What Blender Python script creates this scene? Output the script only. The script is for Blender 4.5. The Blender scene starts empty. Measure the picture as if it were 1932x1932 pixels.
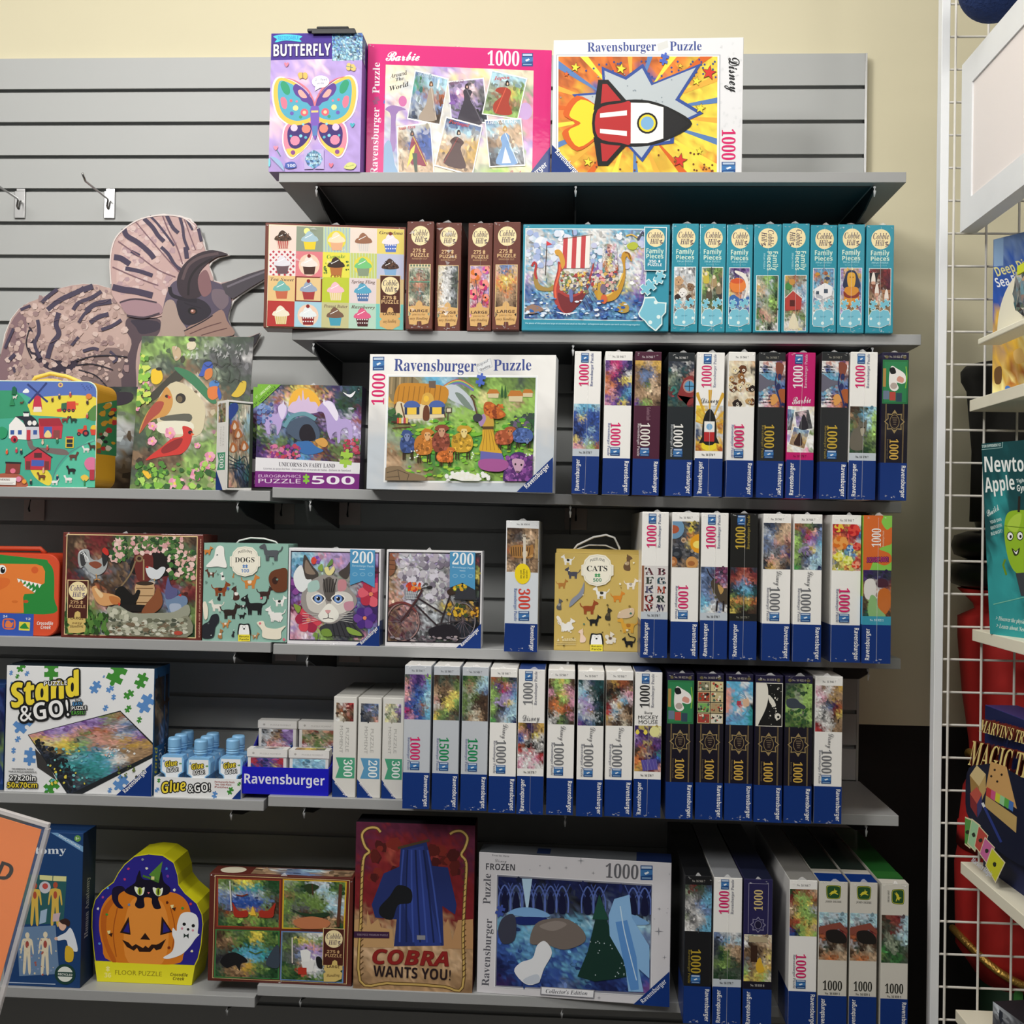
import bpy, bmesh, math, random
import numpy as np
from mathutils import Vector, Matrix

# ---------------------------------------------------------------- camera, world, light, exposure
SC = bpy.context.scene
COL = SC.collection
Z0 = 2.6                                     # height of the slatwall's top edge
CAM = np.array([-0.6379688, -2.378679, -1.0524890 + Z0])
YAW, PITCH, ROLL, FPX = 0.0539427, 0.01314506, 0.01741472, 2019.629
def cam_axes():
    cy, sy, cp, sp = math.cos(YAW), math.sin(YAW), math.cos(PITCH), math.sin(PITCH)
    cr, sr = math.cos(ROLL), math.sin(ROLL)
    f = np.array([-sy*cp, cy*cp, sp]); r = np.array([cy, sy, 0.0]); u = np.cross(r, f)
    return cr*r + sr*u, -sr*r + cr*u, f
CR, CU, CF = cam_axes()
cd = bpy.data.cameras.new('camera'); cam = bpy.data.objects.new('camera', cd); COL.objects.link(cam)
cd.sensor_width = 36.0; cd.lens = FPX/1932*36.0; cd.clip_start = 0.05; cd.clip_end = 50
M = Matrix.Identity(4)
for i in range(3):
    M[i][0], M[i][1], M[i][2], M[i][3] = CR[i], CU[i], -CF[i], CAM[i]
cam.matrix_world = M
SC.camera = cam
W_ = bpy.data.worlds.new('store_ambient'); SC.world = W_; W_.use_nodes = True
W_.node_tree.nodes['Background'].inputs[0].default_value = (1.0, 0.97, 0.92, 1)
W_.node_tree.nodes['Background'].inputs[1].default_value = 0.09
def area(name, loc, target, sx, sy, power, col=(1, 0.98, 0.94)):
    l = bpy.data.lights.new(name, 'AREA'); l.shape = 'RECTANGLE'; l.size = sx; l.size_y = sy; l.energy = power; l.color = col
    o = bpy.data.objects.new(name, l); COL.objects.link(o); o.location = loc
    d = Vector(target) - Vector(loc); o.rotation_euler = d.to_track_quat('-Z', 'Y').to_euler()
    return o
area('ceiling_tube_and_fill_light', (-0.95, -1.25, 3.45), (-0.95, -0.9, 0), 1.5, 0.25, 25)
area('ceiling_tube_and_fill_light', (-2.3, -2.5, 3.4), (-0.9, -0.4, 0.9), 0.6, 1.2, 76)  # fill from the left front, added to brighten the lower box fronts
area('ceiling_tube_and_fill_light', (-0.6, -3.6, 3.45), (-0.7, -0.4, 0.8), 2.4, 0.5, 22)  # front fill, added to lift the lower rows
area('ceiling_tube_and_fill_light', (1.0, -2.4, 3.45), (0.6, -0.6, 1.4), 0.4, 1.2, 14)
SC.view_settings.view_transform = 'Standard'; SC.view_settings.look = 'None'
SC.view_settings.gamma = 1.0; SC.view_settings.use_curve_mapping = False
SC.view_settings.exposure = 0.08
SC.cycles.max_bounces = 6

# ---------------------------------------------------------------- colours
PAL = dict(k='0e0e10', K='2a2a30', w='f4f2ee', W='d8d6d4', g='a0a0a0', G='646468', r='c8262c', R='7a1c22', m='cc0a70', M='5a1e38',
    p='ec9ab8', P='f6d0d8', o='e87c20', O='a8501c', y='f4d83a', Y='d8a828', j='f4e89a', b='2450a8', B='12205c', c='5cb4dc', C='a8d8ec',
    t='2a9a9c', T='12484c', z='6a86b8', Z='3a4a6a', n='8a6a48', N='4a3424', s='dcb890', S='b08c64', e='3a9a3c', E='1c4a24', l='9ccc50',
    L='6a8a3c', v='7a4aa0', V='3c2468', u='b49ad8', i='e8dcc0', a='9aa88c', q='4a5a4a', h='c4ccd4', x='e8a090', d='303848', f='a04838', F='d06a50')
PAL['1'] = '0a327a'      # brand blue
PAL['2'] = 'd81a68'      # number pink
PAL['3'] = '0a8a50'
def lin(c):
    return c/12.92 if c <= 0.04045 else ((c+0.055)/1.055)**2.4
_cc = {}
def C_(c):
    if isinstance(c, tuple): return c
    if c in _cc: return _cc[c]
    h = c[1:] if c[0] == '#' else PAL[c]
    v = tuple(lin(int(h[i:i+2], 16)/255) for i in (0, 2, 4)); _cc[c] = v
    return v

# ---------------------------------------------------------------- materials
def mat(name, col=None, rough=0.5, metal=0.0, coat=0.0, attr=False, bump=0.0, bscale=60, trans=0.0, mottle=0.0, mscale=8, spec=0.5):
    m = bpy.data.materials.new(name); m.use_nodes = True; nt = m.node_tree; b = nt.nodes['Principled BSDF']
    b.inputs['Roughness'].default_value = rough; b.inputs['Metallic'].default_value = metal
    b.inputs['Coat Weight'].default_value = coat; b.inputs['Coat Roughness'].default_value = 0.08
    b.inputs['Transmission Weight'].default_value = trans; b.inputs['Specular IOR Level'].default_value = spec
    src = None
    if attr:
        at = nt.nodes.new('ShaderNodeAttribute'); at.attribute_name = 'Col'; src = at.outputs['Color']
    elif col is not None:
        b.inputs['Base Color'].default_value = (*C_(col), 1)
    if mottle or bump:
        tc = nt.nodes.new('ShaderNodeTexCoord'); nz = nt.nodes.new('ShaderNodeTexNoise'); nt.links.new(tc.outputs['Object'], nz.inputs['Vector'])
    if mottle:
        nz.inputs['Scale'].default_value = mscale; nz.inputs['Detail'].default_value = 5
        mr = nt.nodes.new('ShaderNodeMapRange'); nt.links.new(nz.outputs['Fac'], mr.inputs['Value'])
        mr.inputs['To Min'].default_value = 1-mottle; mr.inputs['To Max'].default_value = 1+mottle
        mx = nt.nodes.new('ShaderNodeVectorMath'); mx.operation = 'SCALE'
        if src: nt.links.new(src, mx.inputs[0])
        else: mx.inputs[0].default_value = C_(col)
        nt.links.new(mr.outputs['Result'], mx.inputs['Scale']); src = mx.outputs['Vector']
    if src: nt.links.new(src, b.inputs['Base Color'])
    if bump:
        n2 = nt.nodes.new('ShaderNodeTexNoise'); nt.links.new(tc.outputs['Object'], n2.inputs['Vector']); n2.inputs['Scale'].default_value = bscale
        n2.inputs['Detail'].default_value = 3
        bp = nt.nodes.new('ShaderNodeBump'); bp.inputs['Strength'].default_value = bump; bp.inputs['Distance'].default_value = 0.004
        nt.links.new(n2.outputs['Fac'], bp.inputs['Height'])
        nt.links.new(bp.outputs['Normal'], b.inputs['Coat Normal'])
        if not coat: nt.links.new(bp.outputs['Normal'], b.inputs['Normal'])
    return m
M_print = mat('printed_card', attr=True, rough=0.55, spec=0.3)
M_wrap = mat('shrink_wrapped_card', attr=True, rough=0.5, coat=0.5, bump=0.10, bscale=28, spec=0.3)
M_wall = mat('cream_wall_paint', '#dad2b4', rough=0.85, mottle=0.03, mscale=3)
M_black = mat('black_wainscot_paint', '#15120f', rough=0.85, mottle=0.25, mscale=120)
M_slat = mat('grey_slatwall_laminate', '#b0b2b1', rough=0.5, mottle=0.02, mscale=5)
M_shelf = mat('grey_shelf_laminate', '#9fa0a0', rough=0.45, mottle=0.03, mscale=9)
M_under = mat('shelf_underside_shade', '#3c4042', rough=0.6, mottle=0.06, mscale=40)
M_metal = mat('brushed_steel', '#b8b8b8', rough=0.28, metal=1.0)
M_bracket = mat('black_bracket_steel', '#1c2022', rough=0.4)
M_white = mat('white_powder_coat', '#eceef0', rough=0.4, mottle=0.03, mscale=20)
M_wire = mat('worn_white_wire', '#dcd8d0', rough=0.45, mottle=0.12, mscale=60)
M_ivory = mat('ivory_shelf_laminate', '#f0ead4', rough=0.5, mottle=0.02)
M_cord = mat('white_cord', '#e0dfdb', rough=0.8)
M_blackp = mat('black_plastic', '#17171a', rough=0.5, mottle=0.1, mscale=50)
def clear(name, col, rough, mixf, gloss=True):
    m = bpy.data.materials.new(name); m.use_nodes = True; nt = m.node_tree; b = nt.nodes['Principled BSDF']; out = nt.nodes['Material Output']
    b.inputs['Base Color'].default_value = (*C_(col), 1); b.inputs['Roughness'].default_value = rough
    t = nt.nodes.new('ShaderNodeBsdfTransparent'); mx = nt.nodes.new('ShaderNodeMixShader'); mx.inputs[0].default_value = mixf
    nt.links.new(t.outputs[0], mx.inputs[1]); nt.links.new(b.outputs[0], mx.inputs[2]); nt.links.new(mx.outputs[0], out.inputs['Surface'])
    return m
M_film = clear('shrink_film', '#ffffff', 0.12, 0.28)
M_acry = clear('clear_acrylic', '#f4efee', 0.08, 0.45)
M_pane = clear('clear_acrylic_pane', '#ffffff', 0.05, 0.04)
M_label = clear('clear_label_plastic', '#d8c8c0', 0.3, 0.8)

# ---------------------------------------------------------------- photo rays: a pixel of the photograph on a plane of the place
def ray(px, py):
    return CF + (px-966)/FPX*CR - (py-966)/FPX*CU
def at_y(px, py, Y):
    d = ray(px, py); return CAM + (Y-CAM[1])/d[1]*d
def at_plane(px, py, p0, n):
    d = ray(px, py); return CAM + np.dot(p0-CAM, n)/np.dot(d, n)*d
CROP = dict(A=(480,40,3.22), B=(1020,40,2.76), C=(480,390,3.7154), D=(970,390,5.3667), E=(1250,390,3.6453), F=(0,300,3.7154), G=(0,620,3.864),
    H=(400,640,2.8412), I=(1060,640,5.3667), J=(1400,640,5.3667), K=(0,960,3.5778), L=(520,960,3.5778), M=(1020,960,5.3667), N=(1360,960,5.0842),
    O=(0,1220,3.864), P=(440,1220,5.3667), Q=(740,1220,5.3667), R=(1060,1220,5.3667), S=(1380,1220,5.0842), T=(0,1520,4.3909), U=(380,1520,3.7154),
    V=(880,1520,4.6), W=(1240,1540,3.864), X1=(1640,0,4.025), X2=(1640,440,4.829), X3=(1640,800,4.39), X4=(1640,1180,4.199), X5=(1640,1560,5.195), PX=(0,0,1))
def px(c, p):
    o = CROP[c]; return o[0]+p[0]/o[2], o[1]+p[1]/o[2]

# ---------------------------------------------------------------- objects
def tag(o, label=None, cat=None, group=None, kind=None):
    if label: o['label'] = label
    if cat: o['category'] = cat
    if group: o['group'] = group
    if kind: o['kind'] = kind
    return o
def link(name, me, m=None, parent=None):
    o = bpy.data.objects.new(name, me); COL.objects.link(o)
    if m and me is not None: me.materials.append(m)
    if parent: o.parent = parent
    return o
def mesh_from(name, verts, faces, m, parent=None, cols=None, smooth=False):
    me = bpy.data.meshes.new(name); me.from_pydata([tuple(v) for v in verts], [], faces)
    if cols is not None:
        ca = me.color_attributes.new('Col', 'FLOAT_COLOR', 'POINT')
        ca.data.foreach_set('color', np.hstack([np.asarray(cols, np.float32), np.ones((len(cols), 1), np.float32)]).ravel())
    if smooth:
        me.polygons.foreach_set('use_smooth', [True]*len(me.polygons))
    return link(name, me, m, parent)
class MB:
    """collects shapes into ONE mesh"""
    def __init__(s): s.bm = bmesh.new()
    def box(s, x0, x1, y0, y1, z0, z1, bev=0.0, mtx=None):
        r = bmesh.ops.create_cube(s.bm, size=1.0, matrix=Matrix.Translation(((x0+x1)/2, (y0+y1)/2, (z0+z1)/2)) @ Matrix.Diagonal((abs(x1-x0), abs(y1-y0), abs(z1-z0), 1)))
        vs = r['verts']
        if bev:
            es = list({e for v in vs for e in v.link_edges}); rr = bmesh.ops.bevel(s.bm, geom=es, offset=bev, segments=2, affect='EDGES', profile=0.5)
            vs = list({v for f in rr['faces'] for v in f.verts} | {v for v in vs if v.is_valid})
        if mtx: bmesh.ops.transform(s.bm, matrix=mtx, verts=vs)
        return s
    def tube(s, pts, r, n=8, caps=True):
        pts = [Vector(p) for p in pts]; rings = []
        for i, p in enumerate(pts):
            t = (pts[min(i+1, len(pts)-1)] - pts[max(i-1, 0)]).normalized()
            a = Vector((0, 0, 1)) if abs(t.z) < 0.9 else Vector((0, 1, 0))
            x = t.cross(a).normalized(); y = t.cross(x).normalized(); rr = r[i] if isinstance(r, (list, tuple)) else r
            rings.append([s.bm.verts.new(p + x*rr*math.cos(2*math.pi*k/n) + y*rr*math.sin(2*math.pi*k/n)) for k in range(n)])
        for a, b in zip(rings, rings[1:]):
            for k in range(n): s.bm.faces.new((a[k], a[(k+1) % n], b[(k+1) % n], b[k]))
        if caps: s.bm.faces.new(rings[0][::-1]); s.bm.faces.new(rings[-1])
        return s
    def prism(s, poly, d0, d1, axis='y', mtx=None):
        """polygon in the two other axes, extruded along axis"""
        def v(p, d): return {'y': (p[0], d, p[1]), 'x': (d, p[0], p[1]), 'z': (p[0], p[1], d)}[axis]
        a = [s.bm.verts.new(v(p, d0)) for p in poly]; b = [s.bm.verts.new(v(p, d1)) for p in poly]; n = len(poly)
        s.bm.faces.new(a); s.bm.faces.new(b[::-1])
        for k in range(n): s.bm.faces.new((a[k], b[k], b[(k+1) % n], a[(k+1) % n]))
        if mtx: bmesh.ops.transform(s.bm, matrix=mtx, verts=a+b)
        return s
    def lathe(s, prof, c=(0, 0, 0), n=28):
        rings = [[s.bm.verts.new((c[0]+r*math.cos(2*math.pi*k/n), c[1]+r*math.sin(2*math.pi*k/n), c[2]+z)) for k in range(n)] for r, z in prof]
        for a, b in zip(rings, rings[1:]):
            for k in range(n): s.bm.faces.new((a[k], a[(k+1) % n], b[(k+1) % n], b[k]))
        s.bm.faces.new(rings[0][::-1]); s.bm.faces.new(rings[-1])
        return s
    def build(s, name, m, parent=None, smooth=False, auto=False):
        bmesh.ops.recalc_face_normals(s.bm, faces=s.bm.faces)
        me = bpy.data.meshes.new(name); s.bm.to_mesh(me); s.bm.free()
        if smooth: me.polygons.foreach_set('use_smooth', [True]*len(me.polygons))
        return link(name, me, m, parent)
def recolor(o, col):
    me = o.data; ca = me.color_attributes.new('Col', 'FLOAT_COLOR', 'POINT'); n = len(me.vertices)
    ca.data.foreach_set('color', np.tile(np.array((*C_(col), 1), np.float32), n)); return o

# ---------------------------------------------------------------- type: glyph outlines, cached
_base = dict(serif=(0x1D400, 0x1D41A, 0x1D7CE), sansb=(0x1D5D4, 0x1D5EE, 0x1D7EC), script=(0x1D4D0, 0x1D4EA, 0), ital=(0x1D468, 0x1D482, 0x1D7CE), sbi=(0x1D63C, 0x1D656, 0x1D7EC))
_glyph = {}
def glyphs(s, font='sans', space=1.0):
    key = (s, font, space)
    if key in _glyph: return _glyph[key]
    b = _base.get(font); t = ''
    for ch in s:
        if b and 'A' <= ch <= 'Z': t += chr(b[0]+ord(ch)-65)
        elif b and 'a' <= ch <= 'z': t += chr(b[1]+ord(ch)-97)
        elif b and b[2] and ch.isdigit(): t += chr(b[2]+ord(ch)-48)
        else: t += ch
    cu = bpy.data.curves.new('type', 'FONT'); cu.body = t; cu.resolution_u = 2; cu.space_character = space
    o = bpy.data.objects.new('type', cu); COL.objects.link(o)
    me = bpy.data.meshes.new_from_object(o.evaluated_get(bpy.context.evaluated_depsgraph_get()))
    n = len(me.vertices); co = np.zeros(n*3); me.vertices.foreach_get('co', co); co = co.reshape(-1, 3)[:, :2]
    fs = [tuple(p.vertices) for p in me.polygons]
    bpy.data.objects.remove(o); bpy.data.curves.remove(cu); bpy.data.meshes.remove(me)
    x0, x1 = co[:, 0].min(), co[:, 0].max(); co[:, 0] = (co[:, 0]-x0)/(x1-x0); co[:, 1] /= 0.70     # cap height = 1
    _glyph[key] = (co, fs, (x1-x0)/0.70)
    return _glyph[key]

# ---------------------------------------------------------------- Art: print on one face of a box, drawn in the coordinates of a view of that face
def homog(q):
    A = []; Bv = []
    for (x, y), (u, v) in zip(q, ((0, 0), (1, 0), (1, 1), (0, 1))):
        A += [[x, y, 1, 0, 0, 0, -u*x, -u*y], [0, 0, 0, x, y, 1, -v*x, -v*y]]; Bv += [u, v]
    h = np.linalg.solve(np.array(A, float), np.array(Bv, float)); return np.append(h, 1).reshape(3, 3)
def inside(x, y, P):
    r = False
    for (x0, y0), (x1, y1) in zip(P, P[1:]+P[:1]):
        if (y0 > y) != (y1 > y) and x < (x1-x0)*(y-y0)/(y1-y0)+x0: r = not r
    return r
EPS = 0.000014
class Art:
    def __init__(s, face, quad, seed=1):
        s.face = face; s.H = homog(quad); s.lv = 2; s.parts = {}; s.cl = []; s.cur = 'cover_print'; s.rnd = random.Random(seed); s.clipq = None; s.held = False
        s.Hi = np.linalg.inv(s.H)
    def part(s, n): s.cur = n; return s
    def hold(s, on=True): s.held = on; s.lv += 1; return s
    def uv(s, pts):
        p = np.asarray(pts, float); h = np.hstack([p, np.ones((len(p), 1))]) @ s.H.T
        return h[:, :2]/h[:, 2:3]
    def put(s, uv, faces, cols):
        """uv n x 2, faces, cols n x 3"""
        V = s.face(uv[:, 0], uv[:, 1], s.lv*EPS); key = s.cur
        if not any(w in key for w in ('pattern', 'picture', 'cover', 'side_print')):
            lo, hi = V.min(axis=0), V.max(axis=0)
            for nm, L, H in s.cl:
                if nm.split('#')[0] == key and (lo-.006 < H).all() and (hi+.006 > L).all():
                    np.minimum(L, lo, out=L); np.maximum(H, hi, out=H); key = nm; break
            else:
                key = f'{key}#{len(s.cl)}'; s.cl.append((key, lo.copy(), hi.copy()))
        P = s.parts.setdefault(key, [[], [], [], 0])
        P[0].append(V); P[2].append(cols)
        k = P[3]; P[1] += [tuple(i+k for i in f) for f in faces]; P[3] += len(uv)
        s.lv += 0.35 if s.held else 1
    def clip(s, q=None):
        s.clipq = None if q is None else s.uv(q if len(q) == 4 and not np.isscalar(q[0]) else [(q[0], q[1]), (q[2], q[1]), (q[2], q[3]), (q[0], q[3])])
        return s
    def _clip(s, uv):
        q = s.clipq if s.clipq is not None else np.array([(0, 0), (1, 0), (1, 1), (0, 1)], float)
        out = [tuple(p) for p in uv]
        for i in range(4):
            a = q[i]; b = q[(i+1) % 4]; e = b-a
            ins = lambda p: e[0]*(p[1]-a[1])-e[1]*(p[0]-a[0]) >= -1e-9
            new = []
            for j in range(len(out)):
                p, r = out[j], out[(j+1) % len(out)]; ip, ir = ins(p), ins(r)
                if ip: new.append(p)
                if ip != ir:
                    dp = e[0]*(p[1]-a[1])-e[1]*(p[0]-a[0]); dr = e[0]*(r[1]-a[1])-e[1]*(r[0]-a[0]); t = dp/(dp-dr)
                    new.append((p[0]+t*(r[0]-p[0]), p[1]+t*(r[1]-p[1])))
            out = new
            if len(out) < 3: return None
        return np.array(out)
    def P(s, col, pts):
        uv = s._clip(s.uv(pts))
        if uv is not None: s.put(uv, [tuple(range(len(uv)))], np.tile(np.array(C_(col)), (len(uv), 1)))
        return s
    def R(s, col, x0, y0, x1, y1): return s.P(col, [(x0, y0), (x1, y0), (x1, y1), (x0, y1)])
    def E(s, col, cx, cy, rx, ry=None, rot=0, n=18, a0=0, a1=360):
        ry = rx if ry is None else ry; c, d = math.cos(math.radians(rot)), math.sin(math.radians(rot)); pts = []
        full = (a1-a0) >= 360
        for k in range(n if full else n+1):
            t = math.radians(a0+(a1-a0)*k/n); x, y = rx*math.cos(t), ry*math.sin(t); pts.append((cx+x*c-y*d, cy+x*d+y*c))
        return s.P(col, pts)
    def L(s, col, pts, w, smooth=False):
        if smooth: pts = s.cat(pts, False)
        p = np.array(pts, float); d = np.diff(p, axis=0); ln = np.hypot(d[:, 0], d[:, 1]); ok = np.append(True, ln > 1e-6); p = p[ok]; d = np.diff(p, axis=0)
        if len(p) < 2: return s
        d /= np.hypot(d[:, 0], d[:, 1])[:, None]; t = np.vstack([d[:1], d[:-1]+d[1:], d[-1:]]); t /= np.maximum(np.hypot(t[:, 0], t[:, 1]), .35)[:, None]
        nrm = np.stack([-t[:, 1], t[:, 0]], 1)*w/2; l, r = p+nrm, p-nrm; n = len(p)
        uv = s.uv(np.vstack([l, r])); lo, hi = (np.zeros(2), np.ones(2)) if s.clipq is None else (s.clipq.min(axis=0), s.clipq.max(axis=0))
        if (uv < lo).any() or (uv > hi).any():
            h, s.held = s.held, True
            for k in range(n-1): s.P(col, [l[k], l[k+1], r[k+1], r[k]])
            s.held = h
        else: s.put(uv, [(k, k+1, n+k+1, n+k) for k in range(n-1)], np.tile(np.array(C_(col)), (2*n, 1)))
        return s
    @staticmethod
    def cat(pts, closed=True, k=4):
        n = len(pts); out = []
        for i in range(n if closed else n-1):
            p = [np.array(pts[(i+j) % n] if closed else pts[min(max(i+j, 0), n-1)], float) for j in (-1, 0, 1, 2)]
            for q in range(k):
                t = q/k
                out.append(tuple(0.5*((2*p[1])+(p[2]-p[0])*t+(2*p[0]-5*p[1]+4*p[2]-p[3])*t*t+(3*p[1]-p[0]-3*p[2]+p[3])*t**3)))
        if not closed: out.append(tuple(pts[-1]))
        return out
    def S(s, col, pts): return s.P(col, s.cat(pts))
    def blob(s, col, cx, cy, r, ry=None, n=9, j=0.25):
        ry = ry or r
        return s.P(col, [(cx+r*math.cos(2*math.pi*k/n)*(1+s.rnd.uniform(-j, j)), cy+ry*math.sin(2*math.pi*k/n)*(1+s.rnd.uniform(-j, j))) for k in range(n)])
    def star(s, col, cx, cy, r, n=5, inner=0.42, rot=-90):
        return s.P(col, [(cx+(r if k % 2 == 0 else r*inner)*math.cos(math.radians(rot+180*k/n)), cy+(r if k % 2 == 0 else r*inner)*math.sin(math.radians(rot+180*k/n))) for k in range(2*n)])
    def spray(s, cols, box, n, r0, r1, k=6, ry=1.0, within=None):
        """n small blobs scattered in a box (x0,y0,x1,y1)"""
        h, s.held = s.held, True
        for _ in range(n):
            c = cols[s.rnd.randrange(len(cols))]; r = s.rnd.uniform(r0, r1); x, y = s.rnd.uniform(box[0], box[2]), s.rnd.uniform(box[1], box[3])
            if within and not inside(x, y, within): continue
            s.blob(c, x, y, r, r*ry, n=k, j=0.3)
        s.held = h; return s
    def puz(s, col, cx, cy, r, rot=0):
        """a jigsaw piece"""
        pts = []
        for side, sg in enumerate((1, -1, 1, -1)):
            a = math.radians(rot+90*side)
            loc = [(-1, -1), (-.25, -1)] + [(0.30*math.cos(t)*1.0, -1-sg*(0.28+0.30*math.sin(t))) for t in (math.radians(v) for v in (205, 160, 120, 90, 60, 20, -25))] + [(.25, -1)]
            for x, y in loc: pts.append((cx+r*.7*(x*math.cos(a)-y*math.sin(a)), cy+r*.7*(x*math.sin(a)+y*math.cos(a))))
        return s.P(col, pts)
    def T(s, t, p0, p1, h, col, font='sansb', space=1.0, shear=0.0, bend=0.0):
        """text on the baseline p0-p1 (it fills that length), capitals h tall"""
        co, fs, _ = glyphs(t, font, space); p0 = np.array(p0, float); p1 = np.array(p1, float); d = p1-p0; n = np.array([d[1], -d[0]])/np.hypot(*d)
        xs = co[:, 0:1]; ys = co[:, 1:2]
        pts = p0 + xs*d + ys*h*n + (ys*shear*h)*(d/np.hypot(*d)) + bend*(4*xs*(1-xs))*n
        uv = s.uv(pts); lo, hi = (np.zeros(2), np.ones(2)) if s.clipq is None else (s.clipq.min(axis=0), s.clipq.max(axis=0))
        if (uv < lo).any() or (uv > hi).any():
            h_, s.held = s.held, True; c = np.array(C_(col))
            for f in fs:
                g = s._clip(uv[list(f)])
                if g is not None: s.put(g, [tuple(range(len(g)))], np.tile(c, (len(g), 1)))
            s.held = h_; s.lv += 0 if h_ else 1
            return s
        s.put(uv, fs, np.tile(np.array(C_(col)), (len(co), 1))); return s
    def TO(s, t, p0, p1, h, col, ocol, ow, font='sansb', n=8, **k):
        """outlined text"""
        for i in range(n):
            a = 2*math.pi*i/n; dx, dy = ow*math.cos(a), ow*math.sin(a)
            s.held = True; s.T(t, (p0[0]+dx, p0[1]+dy), (p1[0]+dx, p1[1]+dy), h, ocol, font, **k)
        s.held = False; s.lv += 2
        return s.T(t, p0, p1, h, col, font, **k)
    def pic(s, q, rows, sub=4, warp=0.35, noise=0.12, seed=0, cells=None, sat=None):
        """a painted picture: rows of palette letters, blended, with brush-like variation"""
        if len(q) == 4 and np.isscalar(q[0]): q = [(q[0], q[1]), (q[2], q[1]), (q[2], q[3]), (q[0], q[3])]
        rows = rows.split('/'); nr, nc = len(rows), len(rows[0]); w = nr*sub if cells is None else cells[1]; c = nc*sub if cells is None else cells[0]
        g = np.array([[C_(rows[r][k]) for k in range(nc)] for r in range(nr)])
        rg = np.random.RandomState(seed+7); uvq = s.uv(q)
        U, V = np.meshgrid(np.arange(c+1)/c, np.arange(w+1)/w)
        fx = U*nc-.5 + rg.normal(0, warp, U.shape); fy = V*nr-.5 + rg.normal(0, warp, U.shape)
        fx = np.clip(fx, 0, nc-1); fy = np.clip(fy, 0, nr-1); ix = np.minimum(fx.astype(int), max(nc-2, 0)); iy = np.minimum(fy.astype(int), max(nr-2, 0))
        tx = (fx-ix)[..., None]; ty = (fy-iy)[..., None]; tx = tx*tx*(3-2*tx); ty = ty*ty*(3-2*ty); jx = np.minimum(ix+1, nc-1); jy = np.minimum(iy+1, nr-1)
        colr = (g[iy, ix]*(1-tx)+g[iy, jx]*tx)*(1-ty)+(g[jy, ix]*(1-tx)+g[jy, jx]*tx)*ty
        colr = np.clip(colr*np.exp(rg.normal(0, noise*1.5, U.shape))[..., None], 0, 1)
        k_ = sat if sat is not None else (0.82 if noise >= .12 else 0.95); lu = (colr*np.array((.25, .6, .15))).sum(axis=2, keepdims=True); colr = (lu+(colr-lu)*k_)*(0.88+.12*(k_ > .9))
        jt = 0.36; U[1:-1, 1:-1] += rg.uniform(-jt, jt, (w-1, c-1))/c; V[1:-1, 1:-1] += rg.uniform(-jt, jt, (w-1, c-1))/w
        a, b, cc, d = [np.array(p) for p in uvq]
        Pt = (a*(1-U[..., None])+b*U[..., None])*(1-V[..., None]) + (d*(1-U[..., None])+cc*U[..., None])*V[..., None]
        st = c+1; fs = [(r*st+k, r*st+k+1, (r+1)*st+k+1, (r+1)*st+k) for r in range(w) for k in range(c)]
        s.put(np.clip(Pt.reshape(-1, 2), 0, 1), fs, colr.reshape(-1, 3))
        if noise >= .12:                                      # small dabs of paint, each near the colour under it
            h, s.held = s.held, True; e1, e2 = (b-a)/c, (d-a)/w
            for _ in range(min(110, c*w//7)):
                r, k = rg.randint(1, w), rg.randint(1, c); z = rg.uniform(.45, 1.25); p = Pt[r, k]; n = rg.randint(5, 8); t0 = rg.uniform(0, 6.3); el = rg.uniform(.5, 1.6)
                t = t0+np.arange(n)*2*np.pi/n; o = (z*el*np.cos(t)*rg.uniform(.7, 1.2, n))[:, None]*e1+(z/el*np.sin(t)*rg.uniform(.7, 1.2, n))[:, None]*e2
                s.put(np.clip(p+o, 0, 1), [tuple(range(n))], np.tile(np.clip(colr[r, k]*rg.choice([.5, .65, .8, 1.25, 1.5]), 0, 1), (n, 1)))
            s.held = h
        return s
    def build(s, parent, m):
        for n, (V, F, Cc, k) in s.parts.items():
            mesh_from(n.split('#')[0], np.vstack(V), F, m, parent, np.vstack(Cc))

# ---------------------------------------------------------------- shelves' tops (a pixel of each front edge, at the front edge's distance)
SHELF_Y = -0.28
def shelf_z(pxx, pyy, Y=SHELF_Y): return float(at_y(pxx, pyy, Y)[2])
Z = {1: shelf_z(1400, 324.5), 2: shelf_z(1400, 628.5), 3: shelf_z(620, 921), 4: shelf_z(700, 1219), 5: shelf_z(1696, 1539), 6: shelf_z(1000, 1880), '3L': shelf_z(250, 922), '4L': shelf_z(250, 1206), '5L': shelf_z(250, 1503), '6L': shelf_z(250, 1872)}

# ---------------------------------------------------------------- boxes
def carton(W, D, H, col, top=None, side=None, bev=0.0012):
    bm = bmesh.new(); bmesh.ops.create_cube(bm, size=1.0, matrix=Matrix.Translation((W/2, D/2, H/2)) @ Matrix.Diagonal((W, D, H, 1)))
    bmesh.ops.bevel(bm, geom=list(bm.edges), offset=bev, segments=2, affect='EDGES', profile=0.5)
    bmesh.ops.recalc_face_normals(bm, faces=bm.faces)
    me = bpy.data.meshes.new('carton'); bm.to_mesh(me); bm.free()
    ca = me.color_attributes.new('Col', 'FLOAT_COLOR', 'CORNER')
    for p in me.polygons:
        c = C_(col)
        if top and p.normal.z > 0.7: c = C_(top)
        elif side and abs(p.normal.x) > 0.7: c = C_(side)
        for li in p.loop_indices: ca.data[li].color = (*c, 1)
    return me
def top_of(z, x):
    return Z[3] - 0.0081*(x+1.23) if z == 'S3' else z
LOG = []
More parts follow.
